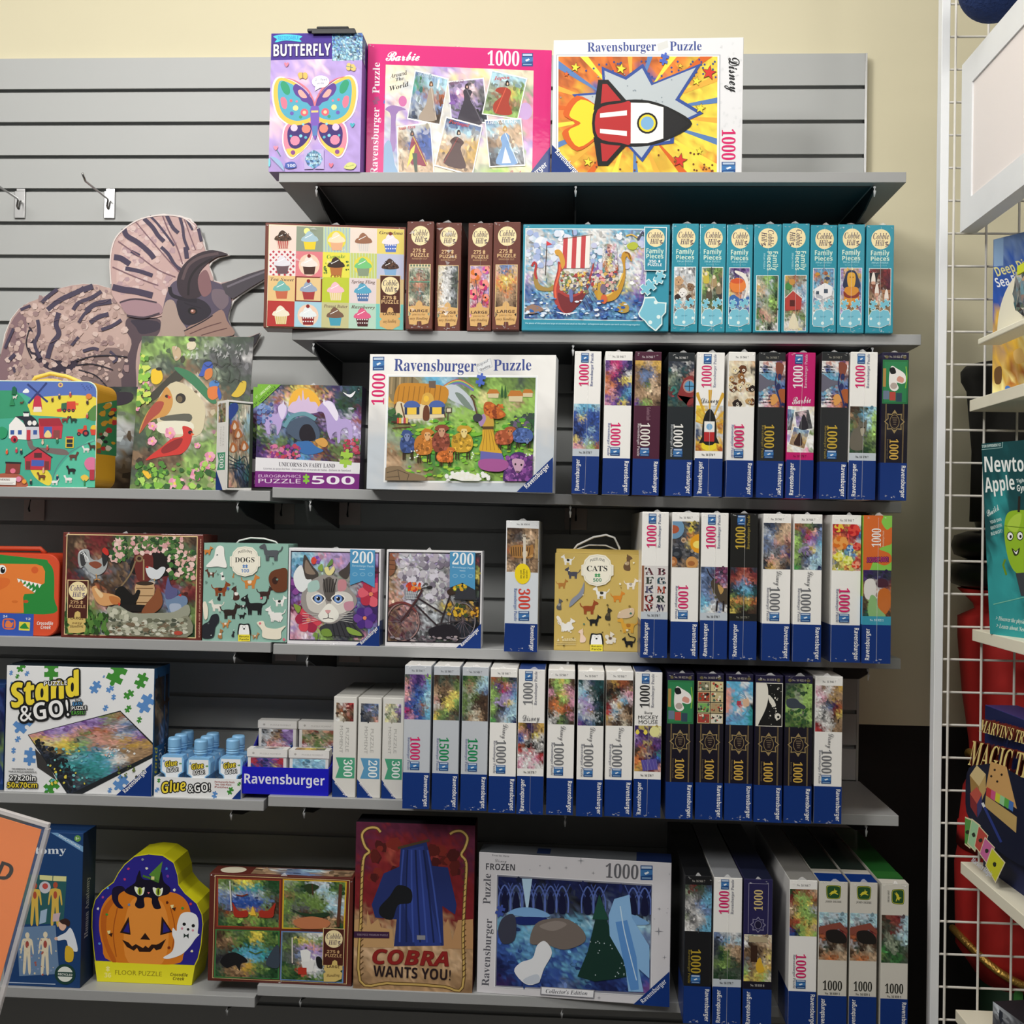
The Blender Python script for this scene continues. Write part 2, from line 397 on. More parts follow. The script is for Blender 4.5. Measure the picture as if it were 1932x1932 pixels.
class Box:
    def __init__(s, crop, quad, z, name, cat, label, group=None, col='w', top=None, side=None, Y=None, H=None, depth=0.05, tilt=0.0, m=None, seed=1, bev=0.0012, mesh=None, W=None):
        TL, TR, BR, BL = [px(crop, p) for p in quad]; s.quad = quad; s.m = m or M_print; s.seed = seed
        if Y is None:                                           # distance from the known height of the box
            zb = top_of(z, float(at_y(*BL, -.37)[0])); num = den = 0
            for p, zc_ in ((TL, zb+H), (TR, zb+H), (BL, zb), (BR, zb)):
                d = ray(*p); num += d[2]/d[1]*(zc_-CAM[2]); den += (zc_-CAM[2])**2
            YL = YR = float(CAM[1]+den/num)
        elif isinstance(Y, tuple): YL, YR = Y
        elif Y == 'top':                                        # distance at which the top corners reach the known height
            f = lambda p: CAM[1] + (z+H-CAM[2])/ray(*p)[2]*ray(*p)[1]
            YL, YR = f(TL), f(TR)
        else: YL = YR = Y
        if Y == 'top': a, b = at_y(*TL, YL), at_y(*TR, YR)
        else: a, b = at_y(*BL, YL), at_y(*BR, YR)
        sl = z == 'S3'
        if sl: z = top_of(z, a[0]) + 0.0002
        depth = min(depth, -max(YL, YR)-0.003)
        LOG.append((name, label[:40], round(float(a[2]-z), 3), round(float(b[2]-z), 3), round(float(YL), 3), round(float(YR), 3)))
        a[2] = b[2] = z
        w = b-a; s.W = float(np.linalg.norm(w))-(.0012 if Y is None else 0) if W is None else W; xx = w/np.linalg.norm(w); yy = np.array([-xx[1], xx[0], 0]); zz = np.array([0, 0, 1.0])
        if sl: xx = xx + np.array([0, 0, -0.0081]); xx /= np.linalg.norm(xx); zz = np.cross(xx, yy)
        ct, st = math.cos(tilt), math.sin(tilt); up = zz*ct + yy*st; back = yy*ct - zz*st
        if H is None:
            n = np.cross(xx, up); hs = [np.dot(at_plane(*TL, a, n)-a, up), np.dot(at_plane(*TR, a, n)-a, up)]; H = float(np.mean(hs))
        s.Hh = H; s.D = depth
        me = mesh(s) if mesh else carton(s.W, depth, H, col, top, side, bev)
        s.o = link(name, me, s.m); tag(s.o, label, cat, group)
        Mx = Matrix.Identity(4)
        for i in range(3): Mx[i][0], Mx[i][1], Mx[i][2], Mx[i][3] = xx[i], back[i], up[i], a[i]
        if tilt: Mx = Matrix.Translation((0, 0, 0)) @ Mx
        s.o.matrix_world = Mx
    def face(s, which='front'):
        W, D, H = s.W, s.D, s.Hh
        def f(u, v, e):
            if which == 'front': return np.stack([u*W, 0*u-e, H*(1-v)], 1)
            if which == 'left': return np.stack([0*u-e, D*(1-u), H*(1-v)], 1)
            if which == 'right': return np.stack([0*u+W+e, D*u, H*(1-v)], 1)
            if which == 'top': return np.stack([u*W, D*(1-v), 0*u+H+e], 1)
        return f
    def art(s, which='front', quad=None): return Art(s.face(which), quad or s.quad, s.seed)
    def done(s, *arts):
        for a in arts: a.build(s.o, s.m)
        return s.o
# ================================================================ THE PLACE
GZ = lambda i: Z0 + 0.0025 - 0.0762*i
def struct(name, mb, m): return tag(mb.build(name, m), kind='structure')
struct('floor', MB().box(-5, 4, -6, 0.12, -0.1, 0.0), mat('store_carpet', '#4a4744', rough=0.95, mottle=0.2, mscale=90))
struct('ceiling', MB().box(-5, 4, -6, 0.12, 3.55, 3.65), mat('ceiling_board', '#d8d5cc', rough=0.9))
struct('wall_back', MB().box(-5, 4, 0.02, 0.12, 1.125, 3.55), M_wall)
struct('trim_1', MB().box(-5, 4, 0.0205, 0.1195, 0.0, 1.125), M_black)
# slatwall: one panel with a T-groove every three inches
mb = MB(); prof = [(0.0195, Z0+0.001)]
prof.append((0.0, Z0+0.001))
for i in range(1, 33):
    z = GZ(i); prof += [(0.0, z+0.0045), (0.0045, z+0.0045), (0.0045, z+0.0075), (0.013, z+0.0075), (0.013, z-0.0075), (0.0045, z-0.0075), (0.0045, z-0.0045), (0.0, z-0.0045)]
prof += [(0.0, 0.1), (0.0195, 0.1)]
mb.prism(prof, -2.45, -0.006, 'x')
panel = mb.build('slatwall_panel', M_slat); tag(panel, 'grey grooved slatwall panel covering the cream wall behind every shelf', 'slatwall panel')
MB().box(-0.0058, -0.001, -0.0008, 0.0195, 0.1, Z0+0.001).build('edge_trim', M_metal, panel)

# ---- shelf boards, brackets
def shelf(row, x0, x1, z, label, t=0.0205):
    o = MB().box(x0, x1, -0.28, -0.0005, z-t, z, bev=0.001).build('shelf_board', M_shelf); tag(o, label, 'shelf', 'grey shelf boards on the slatwall')
    return o
XL, XR = -1.229, 0.001
ROWS = {1: (XL, XR), 2: (-1.196, 0.033), 3: (-1.229, 0.0), 4: (-1.221, 0.002), 5: (-1.225, 0.002), 6: (-1.239, 0.0)}
NM = {1: 'topmost grey shelf board, under the butterfly and postcard boxes', 2: 'grey shelf board under the brown and teal puzzle boxes', 3: 'grey shelf board under the sheep box and eleven upright boxes',
      4: 'grey shelf board under the cat and bicycle boxes', 5: 'grey shelf board under the long row of upright white and navy boxes', 6: 'lowest grey shelf board, under the red poster box and ice palace box'}
for r, (a, b) in ROWS.items():
    o = shelf(r, a, b, Z[r], NM[r])
    if r == 3: o.matrix_world = Matrix.Translation((XL, 0, Z[3])) @ Matrix.Rotation(0.0081, 4, 'Y') @ Matrix.Translation((-XL, 0, -Z[3]))
    MB().box(-1.151, -0.0605, -0.258, -0.002, Z[r]-0.0222, Z[r]-0.0206).build('underside_shade', M_under, o)  # added dark sheet: the shade between the brackets put into its colour
LX = {3: (-2.42, -1.2335), 4: (-2.42, -1.226), 5: (-2.42, -1.2335), 6: (-2.42, -1.2435)}
NL = {3: 'grey shelf board at left under the yellow farm lunchbox', 4: 'grey shelf board at left under the orange dinosaur lunchbox and chickens box', 5: 'grey shelf board at left under the white easel box and glue tray', 6: 'lowest grey shelf board at left, under the pumpkin box'}
for r, (a, b) in LX.items(): shelf(r, a, b, Z[f'{r}L'], NL[r])
def bracket(x, z, label):
    o = MB().prism([(-0.001, z), (-0.266, z), (-0.266, z-0.010), (-0.20, z-0.030), (-0.08, z-0.046), (-0.001, z-0.058)], x-0.0016, x+0.0016, 'x').build('shelf_bracket', M_bracket)
    tag(o, label, 'shelf bracket', 'black brackets under the shelves')
    MB().tube([(x, -0.262, z-0.0005), (x, -0.2685, z-0.004), (x, -0.2705, z-0.012), (x, -0.268, z-0.023)], [0.0016, 0.0026, 0.0024, 0.001], n=8).build('bracket_tip', M_white, o, smooth=True)
BN = {1: 'the topmost shelf', 2: 'the shelf of brown and teal boxes', 3: 'the shelf of the sheep box', 4: 'the shelf of the cat and bicycle boxes', 5: 'the shelf of nine white and five navy boxes', 6: 'the lowest shelf'}
for r in ROWS:
    for x, w in ((-1.155, 'left end'), (-0.637, 'middle'), (-0.056, 'right end')):
        bracket(x, (top_of('S3', x) if r == 3 else Z[r])-0.0222, f'black bracket under the {w} of {BN[r]}')
LB = {3: 'the farm lunchbox shelf', 4: 'the chickens box shelf', 5: 'the glue tray shelf', 6: 'the pumpkin box shelf'}
for r in LX: bracket(-1.302, Z[f'{r}L']-0.0207, f'black bracket under the right end of {LB[r]}')

# ---- steel peg hooks in the slatwall
def hook(pxx, label):
    p = at_y(pxx, 372, 0); x = float(p[0]); z = GZ(4)
    o = MB().box(x-0.0125, x+0.0125, -0.0045, -0.0008, z-0.066, z-0.003, bev=0.0012).build('peg_hook', M_metal)
    tag(o, label, 'peg hook', 'steel peg hooks')
    zz = z-0.030
    MB().tube([(x-0.002, -0.006, zz-0.014), (x-0.002, -0.011, zz-0.010), (x, -0.011, zz+0.003), (x, -0.014, zz+0.006), (x, -0.125, zz+0.010), (x, -0.140, zz+0.022)], 0.0024, n=10).build('peg', M_metal, o, smooth=True)
    MB().box(x-0.010, x+0.010, 0.0002, 0.0035, z-0.004, z+0.0035).build('lip', M_metal, o)
hook(208, 'steel peg hook on the slatwall above the triceratops, the right one')
hook(39, 'steel peg hook on the slatwall at the left edge of the view')
# ---- clear plastic label plates hanging in the grooves below the shelves
def label_plate(px0, px1, py1, gi, label):
    a = at_y(px0, py1, -0.004); b = at_y(px1, py1, -0.004); z = GZ(gi)
    o = MB().box(a[0], b[0], -0.006, -0.003, float(a[2]), z-0.004, bev=0.001).build('label_plate', M_label); tag(o, label, 'label plate', 'clear label plates on the slatwall')
    xm = float(a[0]+b[0])/2
    MB().tube([(xm, -0.0065, z-0.012), (xm, -0.02, z-0.016), (xm, -0.03, z-0.045), (xm, -0.026, z-0.05)], 0.0022, n=8).build('peg', M_bracket, o)
label_plate(516, 555, 989, 13, 'clear brownish label plate below the shelf, left of its twin, under the unicorn box')
label_plate(639, 680, 990, 13, 'clear brownish label plate on the slatwall under the unicorn box right corner')
label_plate(1065, 1107, 999, 13, 'clear brownish label plate above the yellow cats box')
label_plate(45, 84, 982, 13, 'clear brownish label plate above the orange dinosaur lunchbox')
label_plate(519, 559, 1246, 17, 'clear label plate under the shelf below the blue eyed cat box')
label_plate(639, 679, 1249, 17, 'clear label plate under the shelf below the bicycle box')

# ---- white grid panel at the right, its post, shelves and what hangs there
GY = -0.33
def gx(p, y=960): return float(at_y(p, y, GY)[0])
pl = at_y(1766, 960, GY); pr = at_y(1780, 960, GY)
gz = [float(at_y(1830, 7.5 + k*(1925.7-7.5)/31, GY)[2]) for k in range(-3, 36)]
grid = MB().box(float(pl[0])-0.001, float(pr[0])+0.001, GY-0.004, GY+0.018, 0.03, 3.0, bev=0.001).build('wire_grid', M_white)
tag(grid, 'white wire grid display panel with a square post at the right', 'wire grid')
x0 = float(pr[0])
for z in gz[:45]:
    if 0.1 < z < 2.9: MB().tube([(x0, GY, z), (0.62, GY, z)], 0.0022, n=8).build('wire', M_wire, grid)
xw = [gx(1791), gx(1853), gx(1915)]; xw += [xw[-1]+0.0635*k for k in range(1, 6)]
for x in xw: MB().tube([(x, GY-0.0045, 0.06), (x, GY-0.0045, 2.95)], 0.0023, n=8).build('wire', M_wire, grid)
# framed white sign standing out from the grid
sx = 0.082; zt = float(at_y(1800, 120, GY-0.02)[2]); zb = float(at_y(1796, 437, GY-0.02)[2]); ya, yb = GY-0.012, GY-0.75; bw = 0.052
mb = MB().box(sx, sx+0.03, yb, ya, zb, zb+bw).box(sx, sx+0.03, yb, ya, zt-bw, zt).box(sx, sx+0.03, ya-bw, ya, zb+bw, zt-bw).box(sx, sx+0.03, yb, yb+bw, zb+bw, zt-bw)
fr = mb.build('sign_board', M_white); tag(fr, 'white framed blank sign board sticking out at upper right', 'sign board')
MB().box(sx+0.003, sx+0.026, yb+bw-0.004, ya-bw+0.004, zb+bw-0.004, zt-bw+0.004).build('blank_panel', mat('blank_sign_paper', '#f1e9e6', rough=0.7), fr)
# ivory shelves
SZ = {}
for k, (p, lab) in {'A': ((1830, 755), 'ivory shelf slab on the grid, under the blue and yellow box'), 'B': ((1835, 1187), 'ivory shelf slab on the grid, under the green apple box'), 'C': ((1813, 1626), 'white shelf slab on the grid, under the magic box')}.items():
    q = at_y(*p, GY-0.01); SZ[k] = float(q[2])
    tag(MB().box(float(q[0]), float(q[0])+0.34, GY-0.85, GY-0.008, SZ[k]-0.0215, SZ[k], bev=0.001).build('grid_shelf', M_ivory), lab, 'shelf', 'ivory shelves on the grid panel')
# blue knitted ball at the top edge
c = at_y(1878, -28, -0.47); r = 0.062
bmk = bmesh.new(); bmesh.ops.create_icosphere(bmk, subdivisions=4, radius=r)
me = bpy.data.meshes.new('knitted_ball'); bmk.to_mesh(me); bmk.free(); me.polygons.foreach_set('use_smooth', [True]*len(me.polygons))
o = link('knitted_ball', me, mat('navy_knit', '#1d3468', rough=0.9, bump=1.0, bscale=160, mottle=0.25, mscale=120)); o.location = c
tag(o, 'navy blue knitted ball hanging at the top right edge', 'ball')
MB().tube([(0, 0, r*0.98), (0, 0, 0.45)], 0.001, n=6).build('string', M_cord, o)
# ---- decorative soldier statue behind the grid
cx, cy = float(at_y(1925, 1200, -0.16)[0]), -0.15
def zz(y): return float(at_y(1900, y, -0.15)[2])
def rr(x, y): return max(0.02, cx-float(at_y(x, y, -0.15)[0]))
st = bpy.data.objects.new('soldier_statue', None); COL.objects.link(st); st.location = (cx, cy, 0)
tag(st, 'large toy soldier statue in red coat and black hat behind the grid', 'statue')
M_red = mat('red_felt_coat', '#b01c18', rough=0.75, mottle=0.12, mscale=30); M_hat = mat('black_fur_hat', '#16140f', rough=0.9, mottle=0.4, mscale=90); M_hair = mat('black_glossy_hair', '#121214', rough=0.3)
M_gold = mat('gold_braid', '#c8a050', rough=0.35, metal=0.8, bump=0.6, bscale=200); M_green = mat('dark_green_felt', '#0e3018', rough=0.8, mottle=0.1); M_strip = mat('light_green_stripe', '#4c9a48', rough=0.7)
MB().lathe([(rr(1834, 980), zz(985)), (rr(1838, 850), zz(850)), (rr(1829, 730), zz(735)), (rr(1819, 715), zz(716)), (rr(1818, 700), zz(700)), (rr(1826, 690), zz(690)), (0.03, zz(686))]).build('hat', M_hat, st, smooth=True)
mb = MB()
for y, xx in ((980, 1842), (1030, 1800), (1085, 1795)):
    rad = rr(xx, y); mb.lathe([(rad*0.75, zz(y+27)), (rad*0.95, zz(y+18)), (rad, zz(y)), (rad*0.95, zz(y-18)), (rad*0.75, zz(y-27))])
mb.build('hair', M_hair, st, smooth=True)
MB().lathe([(rr(1812, 1110), zz(1112)), (rr(1840, 1140), zz(1140)), (rr(1843, 1150), zz(1150)), (rr(1812, 1165), zz(1166)), (rr(1812, 1205), zz(1205)), (rr(1820, 1310), zz(1310)), (rr(1832, 1400), zz(1400)), (rr(1838, 1470), zz(1470)), (rr(1806, 1640), zz(1640)), (rr(1808, 1790), zz(1790)), (rr(1850, 1850), zz(1850))][::-1]).build('coat', M_red, st, smooth=True)
MB().lathe([(rr(1812, 1540), zz(1560)), (rr(1810, 1560), zz(1600)), (rr(1822, 1480), zz(1492)), (rr(1832, 1470), zz(1472))][::1]).build('belt', M_red, st, smooth=True)
def ring(y0, y1, x, name):
    n = 40; rad = rr(x, (y0+y1)/2)*1.02; z = zz((y0+y1)/2)
    pts = [(rad*math.cos(t), rad*math.sin(t), z+0.03*math.cos(t*2)) for t in (2*math.pi*k/n for k in range(n))]
    MB().tube(pts+[pts[0]], 0.008, n=8).build(name, M_gold, st, smooth=True)
ring(1430, 1470, 1834, 'gold_braid'); ring(1780, 1800, 1806, 'gold_braid')
rl = rr(1850, 1860)
MB().lathe([(rl, zz(1850)), (rl*0.95, zz(1932)), (rl*0.8, 0.01)][::-1]).build('trousers', M_green, st, smooth=True)
MB().box(-0.026, -0.012, -rl-0.004, -rl+0.05, zz(1990), zz(1830)).build('stripe', M_strip, st)
# ================================================================ PRINT TEMPLATES
RW = random.Random(5)
def logo(a, x0, y0, x1, y1):
    a.part('quality_seal').R('#1d4a86', x0, y0, x1, y1); w, h = x1-x0, y1-y0
    a.R('#b9cbe0', x0+w*.08, y0+h*.06, x1-w*.08, y0+h*.22)
    a.P('#3f78b4', [(x0, y0+h*.3), (x1, y0+h*.3), (x1, y0+h*.62), (x0, y0+h*.74)])
    a.P('#e6eef6', [(x0+w*.3, y0+h*.52), (x0+w*.62, y0+h*.4), (x0+w*.72, y0+h*.5), (x0+w*.42, y0+h*.64)])
    a.R('#8fb0d0', x0+w*.12, y0+h*.82, x1-w*.12, y0+h*.9)
def wrap(b, seam=None, top=True, bottom=True, seed=0, glare=0):
    """crinkled clear film at the box's ends"""
    rg = random.Random(seed); W, H = b.W, b.Hh; V = []; F = []
    def tri(c, s, out=0.0022):
        a0 = rg.uniform(0, 6.28); k = len(V)
        for j in range(3):
            t = a0+j*2.1+rg.uniform(-.5, .5); r = s*rg.uniform(.5, 1.2)
            V.append((c[0]+r*1.3*math.cos(t), c[1]-rg.uniform(.0004, out), c[2]+r*.7*math.sin(t)))
        F.append((k, k+1, k+2))
    f = b.face('front')
    if top:
        k = len(V); w = rg.uniform(.005, .009); h = rg.uniform(.003, .006); cx = W*rg.uniform(.42, .58)
        V += [(cx-w, -.001, H), (cx+w, -.001, H), (cx+w*.2, .003, H+h), (cx-w*.3, .004, H+h*.8), (cx, .012, H+.0006)]
        F += [(k, k+1, k+2, k+3), (k+1, k+4, k+2), (k, k+3, k+4)]
        for _ in range(3): tri((rg.choice((.008, W-.008)) + rg.uniform(-.005, .005), 0, H-rg.uniform(.002, .008)), .0024)
    if bottom:
        for _ in range(4): tri((W*rg.uniform(.12, .88), 0, rg.uniform(.002, .009)), .0024)
        for _ in range(3): tri((W*.5+rg.uniform(-.005, .005), 0, rg.uniform(.001, .007)), .0022)
    for _ in range(glare): tri((W*rg.uniform(.15, .7), 0, H*rg.uniform(.1, .97)), .006, .004)
    if seam is not None:
        x = W*seam; k = len(V); V += [(x-.00035, -.0007, .004), (x+.00035, -.0016, .004), (x+.00035+.001, -.0016, H-.004), (x+.0008, -.0007, H-.004)]; F.append((k, k+1, k+2, k+3))
    return mesh_from('shrink_wrap', V, F, M_film, b.o)
SU = [(0, 0), (54, 0), (54, 273), (0, 273)]
def rav_spine(crop, quad, z, kind, label, rows=None, base='w', num='1000', ncol='2', script=None, strip=None, tx='#8a8c98', nocol='K', draw=None, group='upright puzzle boxes', seed=0, name_on=True, depth=0.3725, top=None, side=None, sm=2.6, H=0.273):
    b = Box(crop, quad, z, 'puzzle_box', 'puzzle box', label, group, col=base, H=H, depth=depth, m=M_wrap, seed=seed, top=top, side=side)
    # keep its back clear of the slatwall
    a = b.art(quad=SU); W = 54
    if kind == 'A':
        if strip: a.R(strip, 0, 187, 54, 201)
        a.part('cover_picture')
        if rows: a.pic((.6, 101, 53.4, 187), rows, seed=seed, cells=(20, 32), warp=.3, noise=.13)
        if draw: draw(a, (.6, 101, 53.4, 187))
        logo(a, 13, 3.5, 28.5, 22)
        a.part('piece_count').T(num, (29, 67), (29, 25), 19, ncol, 'serif')
        a.part('lettering').T('Ravensburger Puzzle', (37.5, 67), (37.5, 3.5), 5.6, tx, 'serif')
        a.T('No. 16 578 7', (13, 196), (39, 196), 4, nocol, 'serif')
        if script: a.part('lettering').T(*script[:5], **script[5])
        a.part('brand_band').R('1', 0, 201, 54, 273.5); a.T('Ravensburger', (15, 267), (15, 207), 8.2, 'w', 'sansb')
    else:
        a.part('lettering').T('No. 16 946 7', (14, 12), (40, 12), 4, nocol, 'serif')
        a.part('cover_picture')
        if rows: a.pic((.6, 17, 53.4, 103), rows, seed=seed, cells=(20, 32), warp=.3, noise=.13)
        if draw: draw(a, (.6, 17, 53.4, 103))
        a.part('piece_count').T(num, (14, 136), (14, 180), 19, ncol, 'serif')
        logo(a, 14, 183, 33, 199)
        a.part('lettering').T('Ravensburger Puzzle', (8.5, 137), (8.5, 199), 5.2, tx, 'serif')
        if script: a.T(*script[:5], **script[5])
        a.part('brand_band').R('1', 0, 204, 54, 273.5); a.T('Ravensburger', (43, 209), (43, 268), 8.2, 'w', 'sansb')
    l = b.art('left', SU); l.part('brand_band').R('1', 40, 204, 53.9, 273)
    b.done(a, l); wrap(b, .5 if kind == 'A' else None, seed=seed)
    return b
DIS_B = ('Disney', (27, 106), (25, 133), 12, '#77777a', dict(font='script'))
DIS_A = ('Disney', (10, 97), (44, 95), 11, '#4a4a4e', dict(font='script'))
def navy_spine(crop, quad, z, label, rows=None, draw=None, group='upright puzzle boxes', seed=0):
    b = Box(crop, quad, z, 'puzzle_box', 'puzzle box', label, group, col='#1b1638', H=0.273, depth=0.3725, m=M_wrap, seed=seed)
    a = b.art(quad=SU)
    a.R('#141020', 0, 14, 54, 204); a.part('lettering').T('No. 16 822 8', (14, 10), (40, 10), 3.6, '#b8b0a0', 'serif')
    a.part('ornament')
    for x in (6, 42): a.blob('#6a6240', x+3, 8.5, 4, 3)
    a.part('cover_picture')
    if rows: a.pic((1, 14, 53, 95), rows, seed=seed, cells=(20, 32), warp=.3, noise=.13)
    if draw: draw(a, (1, 14, 53, 95))
    a.part('ornament')
    for x in (8.5, 10, 44, 45.5): a.R('#8a7650', x-.4, 95.5, x+.4, 204)
    a.star('#a08a5c', 27, 128, 21, n=8, inner=.72, rot=-90).star('#141020', 27, 128, 18, n=8, inner=.74)
    a.P('#a08a5c', [(27, 106), (32, 113), (22, 113)]).P('#a08a5c', [(27, 150), (32, 143), (22, 143)])
    a.E('#a08a5c', 27, 128, 10, 13).E('#1c1018', 27, 128, 9, 12)
    for k in range(4): a.R('#6a5c4a', 22+k, 120+4*k, 33-k, 122+4*k)
    a.part('piece_count').T('1000', (18, 160), (18, 198), 17.5, '#d8b050', 'serif')
    a.part('lettering').T('Ravensburger Puzzle', (12.5, 160), (12.5, 197), 3.2, '#6a5c4a', 'serif')
    a.part('brand_band').R('1', 0, 204, 54, 273.5); a.T('Ravensburger', (43, 209), (43, 268), 8.2, 'w', 'sansb')
    l = b.art('left', SU); l.part('brand_band').R('1', 40, 204, 53.9, 273)
    b.done(a, l); wrap(b, None, seed=seed); return b
def hill_logo(a, cx, cy, r, rot=0, dark='#5a4a58'):
    a.part('maker_badge').E('#f4e2b0', cx, cy, r, r, n=28)
    t = math.radians(rot); ex, ey = math.cos(t), math.sin(t)
    def q(x, y): return (cx+r*(x*ex-y*ey), cy+r*(x*ey+y*ex))
    a.T('Cobble', q(-.82, .0), q(.82, .0), r*.62, dark, 'ital').T('Hill', q(-.62, .66), q(.35, .66), r*.58, dark, 'ital')
    a.L(dark, [q(.4, .35), q(.72, .25), q(.5, .5), q(.8, .55), q(.48, .72)], r*.08, smooth=True)
CU_ = [(0, 0), (54, 0), (54, 205), (0, 205)]
def brown_spine(quad, label, rows=None, draw=None, seed=0, Y=-0.29, glare=0):
    b = Box('C', quad, Z[2], 'puzzle_box', 'puzzle box', label, 'brown upright puzzle boxes', col='#6a3a30', Y=Y, depth=0.26, m=M_wrap, seed=seed)
    a = b.art(quad=CU_); hill_logo(a, 27, 27, 18.5)
    a.part('lettering').T('275', (12, 59), (29, 59), 7, '#e0bc88').puz('#e0bc88', 35, 55.5, 4).T('PUZZLE', (8, 67.5), (45, 67.5), 6.5, '#e0bc88').T('RANDOM CUT', (11, 72.5), (42, 72.5), 3, '#b89068')
    a.part('cover_picture').R('#e8c890', 5, 81, 49, 180)
    if rows: a.pic((6, 82, 48, 180), rows, seed=seed, cells=(18, 34), noise=.13)
    if draw: draw(a)
    a.part('size_badge').P('#dcb070', [(6, 162), (20, 160), (21, 155), (27, 150), (33, 155), (34, 160), (48, 162), (49, 172), (44, 176), (49, 181), (46, 194), (33, 197), (32, 190), (24, 190), (23, 197), (8, 196), (6, 182), (11, 176), (6, 171)])
    a.T('LARGE', (9, 173), (45, 173), 5.5, '#4a2a20').T('pieces for', (14, 179), (40, 179), 3.5, '#9a7040', 'sansb').T('easy Handling', (9, 187), (45, 187), 5, '#6a4420', 'ital')
    b.done(a); wrap(b, .5, seed=seed, glare=glare); return b
def teal_spine(quad, label, rows, seed=0, flip=False, Y=-0.29, draw=None):
    b = Box('E', quad, Z[2], 'puzzle_box', 'puzzle box', label, 'teal upright puzzle boxes', col='#2f93a8', Y=Y, depth=0.26, m=M_wrap, seed=seed)
    a = b.art(quad=CU_)
    if not flip:
        hill_logo(a, 28, 27, 19)
        a.part('lettering').T('Family', (8.5, 57.5), (45, 57.5), 9, '#d8ecd8').T('Pieces', (8.5, 68), (45, 68), 8, '#d8ecd8').T('350 pc PUZZLE', (10, 73), (43, 73), 3, '#a8dce4').T('brainy fun', (14, 78), (40, 78), 2.4, '#6cb8c8')
        a.part('cover_picture').R('#eef4f2', 5, 82, 49, 190).pic((6.2, 83.2, 47.8, 189), rows, seed=seed, cells=(18, 36), noise=.13)
    else:
        hill_logo(a, 27, 27, 19, 90)
        a.part('lettering').T('Family', (37, 52), (37, 88), 10, '#d8ecd8').T('Pieces', (26, 52), (26, 88), 9, '#d8ecd8').T('350 pc PUZZLE', (19, 55), (19, 85), 3.2, '#a8dce4')
        a.part('cover_picture').R('#eef4f2', 5, 97, 49, 202).pic((6.2, 98, 47.8, 201), rows, seed=seed, cells=(18, 36), noise=.13)
    if draw: a.part('cover_picture').clip((6.2, 83.2, 47.8, 189) if not flip else (6.2, 98, 47.8, 201)); draw(a); a.clip()
    if not flip:
        a.part('piece_badge')
        for c, d in (('#e6f6f4', 1.0), ('#7cc4d8', 0.0)):
            a.hold(True)
            a.puz(c, 14, 152, 9+d, 20).puz(c, 37, 150, 10+d, 60)
            a.P(c, [(6-d, 184+d), (7-d, 172), (12, 163-d), (23, 161-d), (28, 165-d), (34, 161-d), (44, 163-d), (48+d, 172), (46+d, 188), (30, 194+d), (7, 192+d)])
            a.hold(False)
        a.hold(True); a.E('#e6f6f4', 10, 178, 2.6).E('#e6f6f4', 44, 179, 2.6).E('#e6f6f4', 26, 187, 3.2); a.hold(False)
        a.T('large', (21, 176), (33, 175), 3, '#3a8aa8', 'ital')
    b.done(a); wrap(b, .5, seed=seed); return b
# ================================================================ TOP SHELF
# ---- butterfly box
q = [(112, 68), (658, 78), (641, 912), (86, 905)]
b = Box('A', q, Z[1], 'puzzle_box', 'puzzle box', 'lilac puzzle box with big butterfly and purple title strip, on the top shelf', col='#b9a8dc', side='#5a3a98', Y=-0.283, depth=0.06, seed=3)
a = b.art()
a.pic(q, 'uuWuu/uuPuu/uPuuu/uuuPu/PuPuu/uPuuu/uuuuu', cells=(18, 26), noise=.04)
a.part('title_strip').R('#3d1f8a', 85, 60, 680, 228)
a.part('holographic_patch').pic((476, 70, 662, 240), 'bcbzb/czCbc/bCcCb/cbzcC/CcCbc/zCcCC', cells=(26, 24), noise=.45, warp=.9)
a.S('#45c8dc', [(125, 85), (200, 75), (295, 88), (280, 105), (290, 122), (200, 112), (135, 122), (145, 103)]).T('RECORDABLE', (152, 108), (276, 108), 22, '#2a8ac8')
a.part('lettering').TO('BUTTERFLY', (124, 205), (468, 208), 70, '#f4f0fa', '#281060', 5)
a.part('cover_picture')
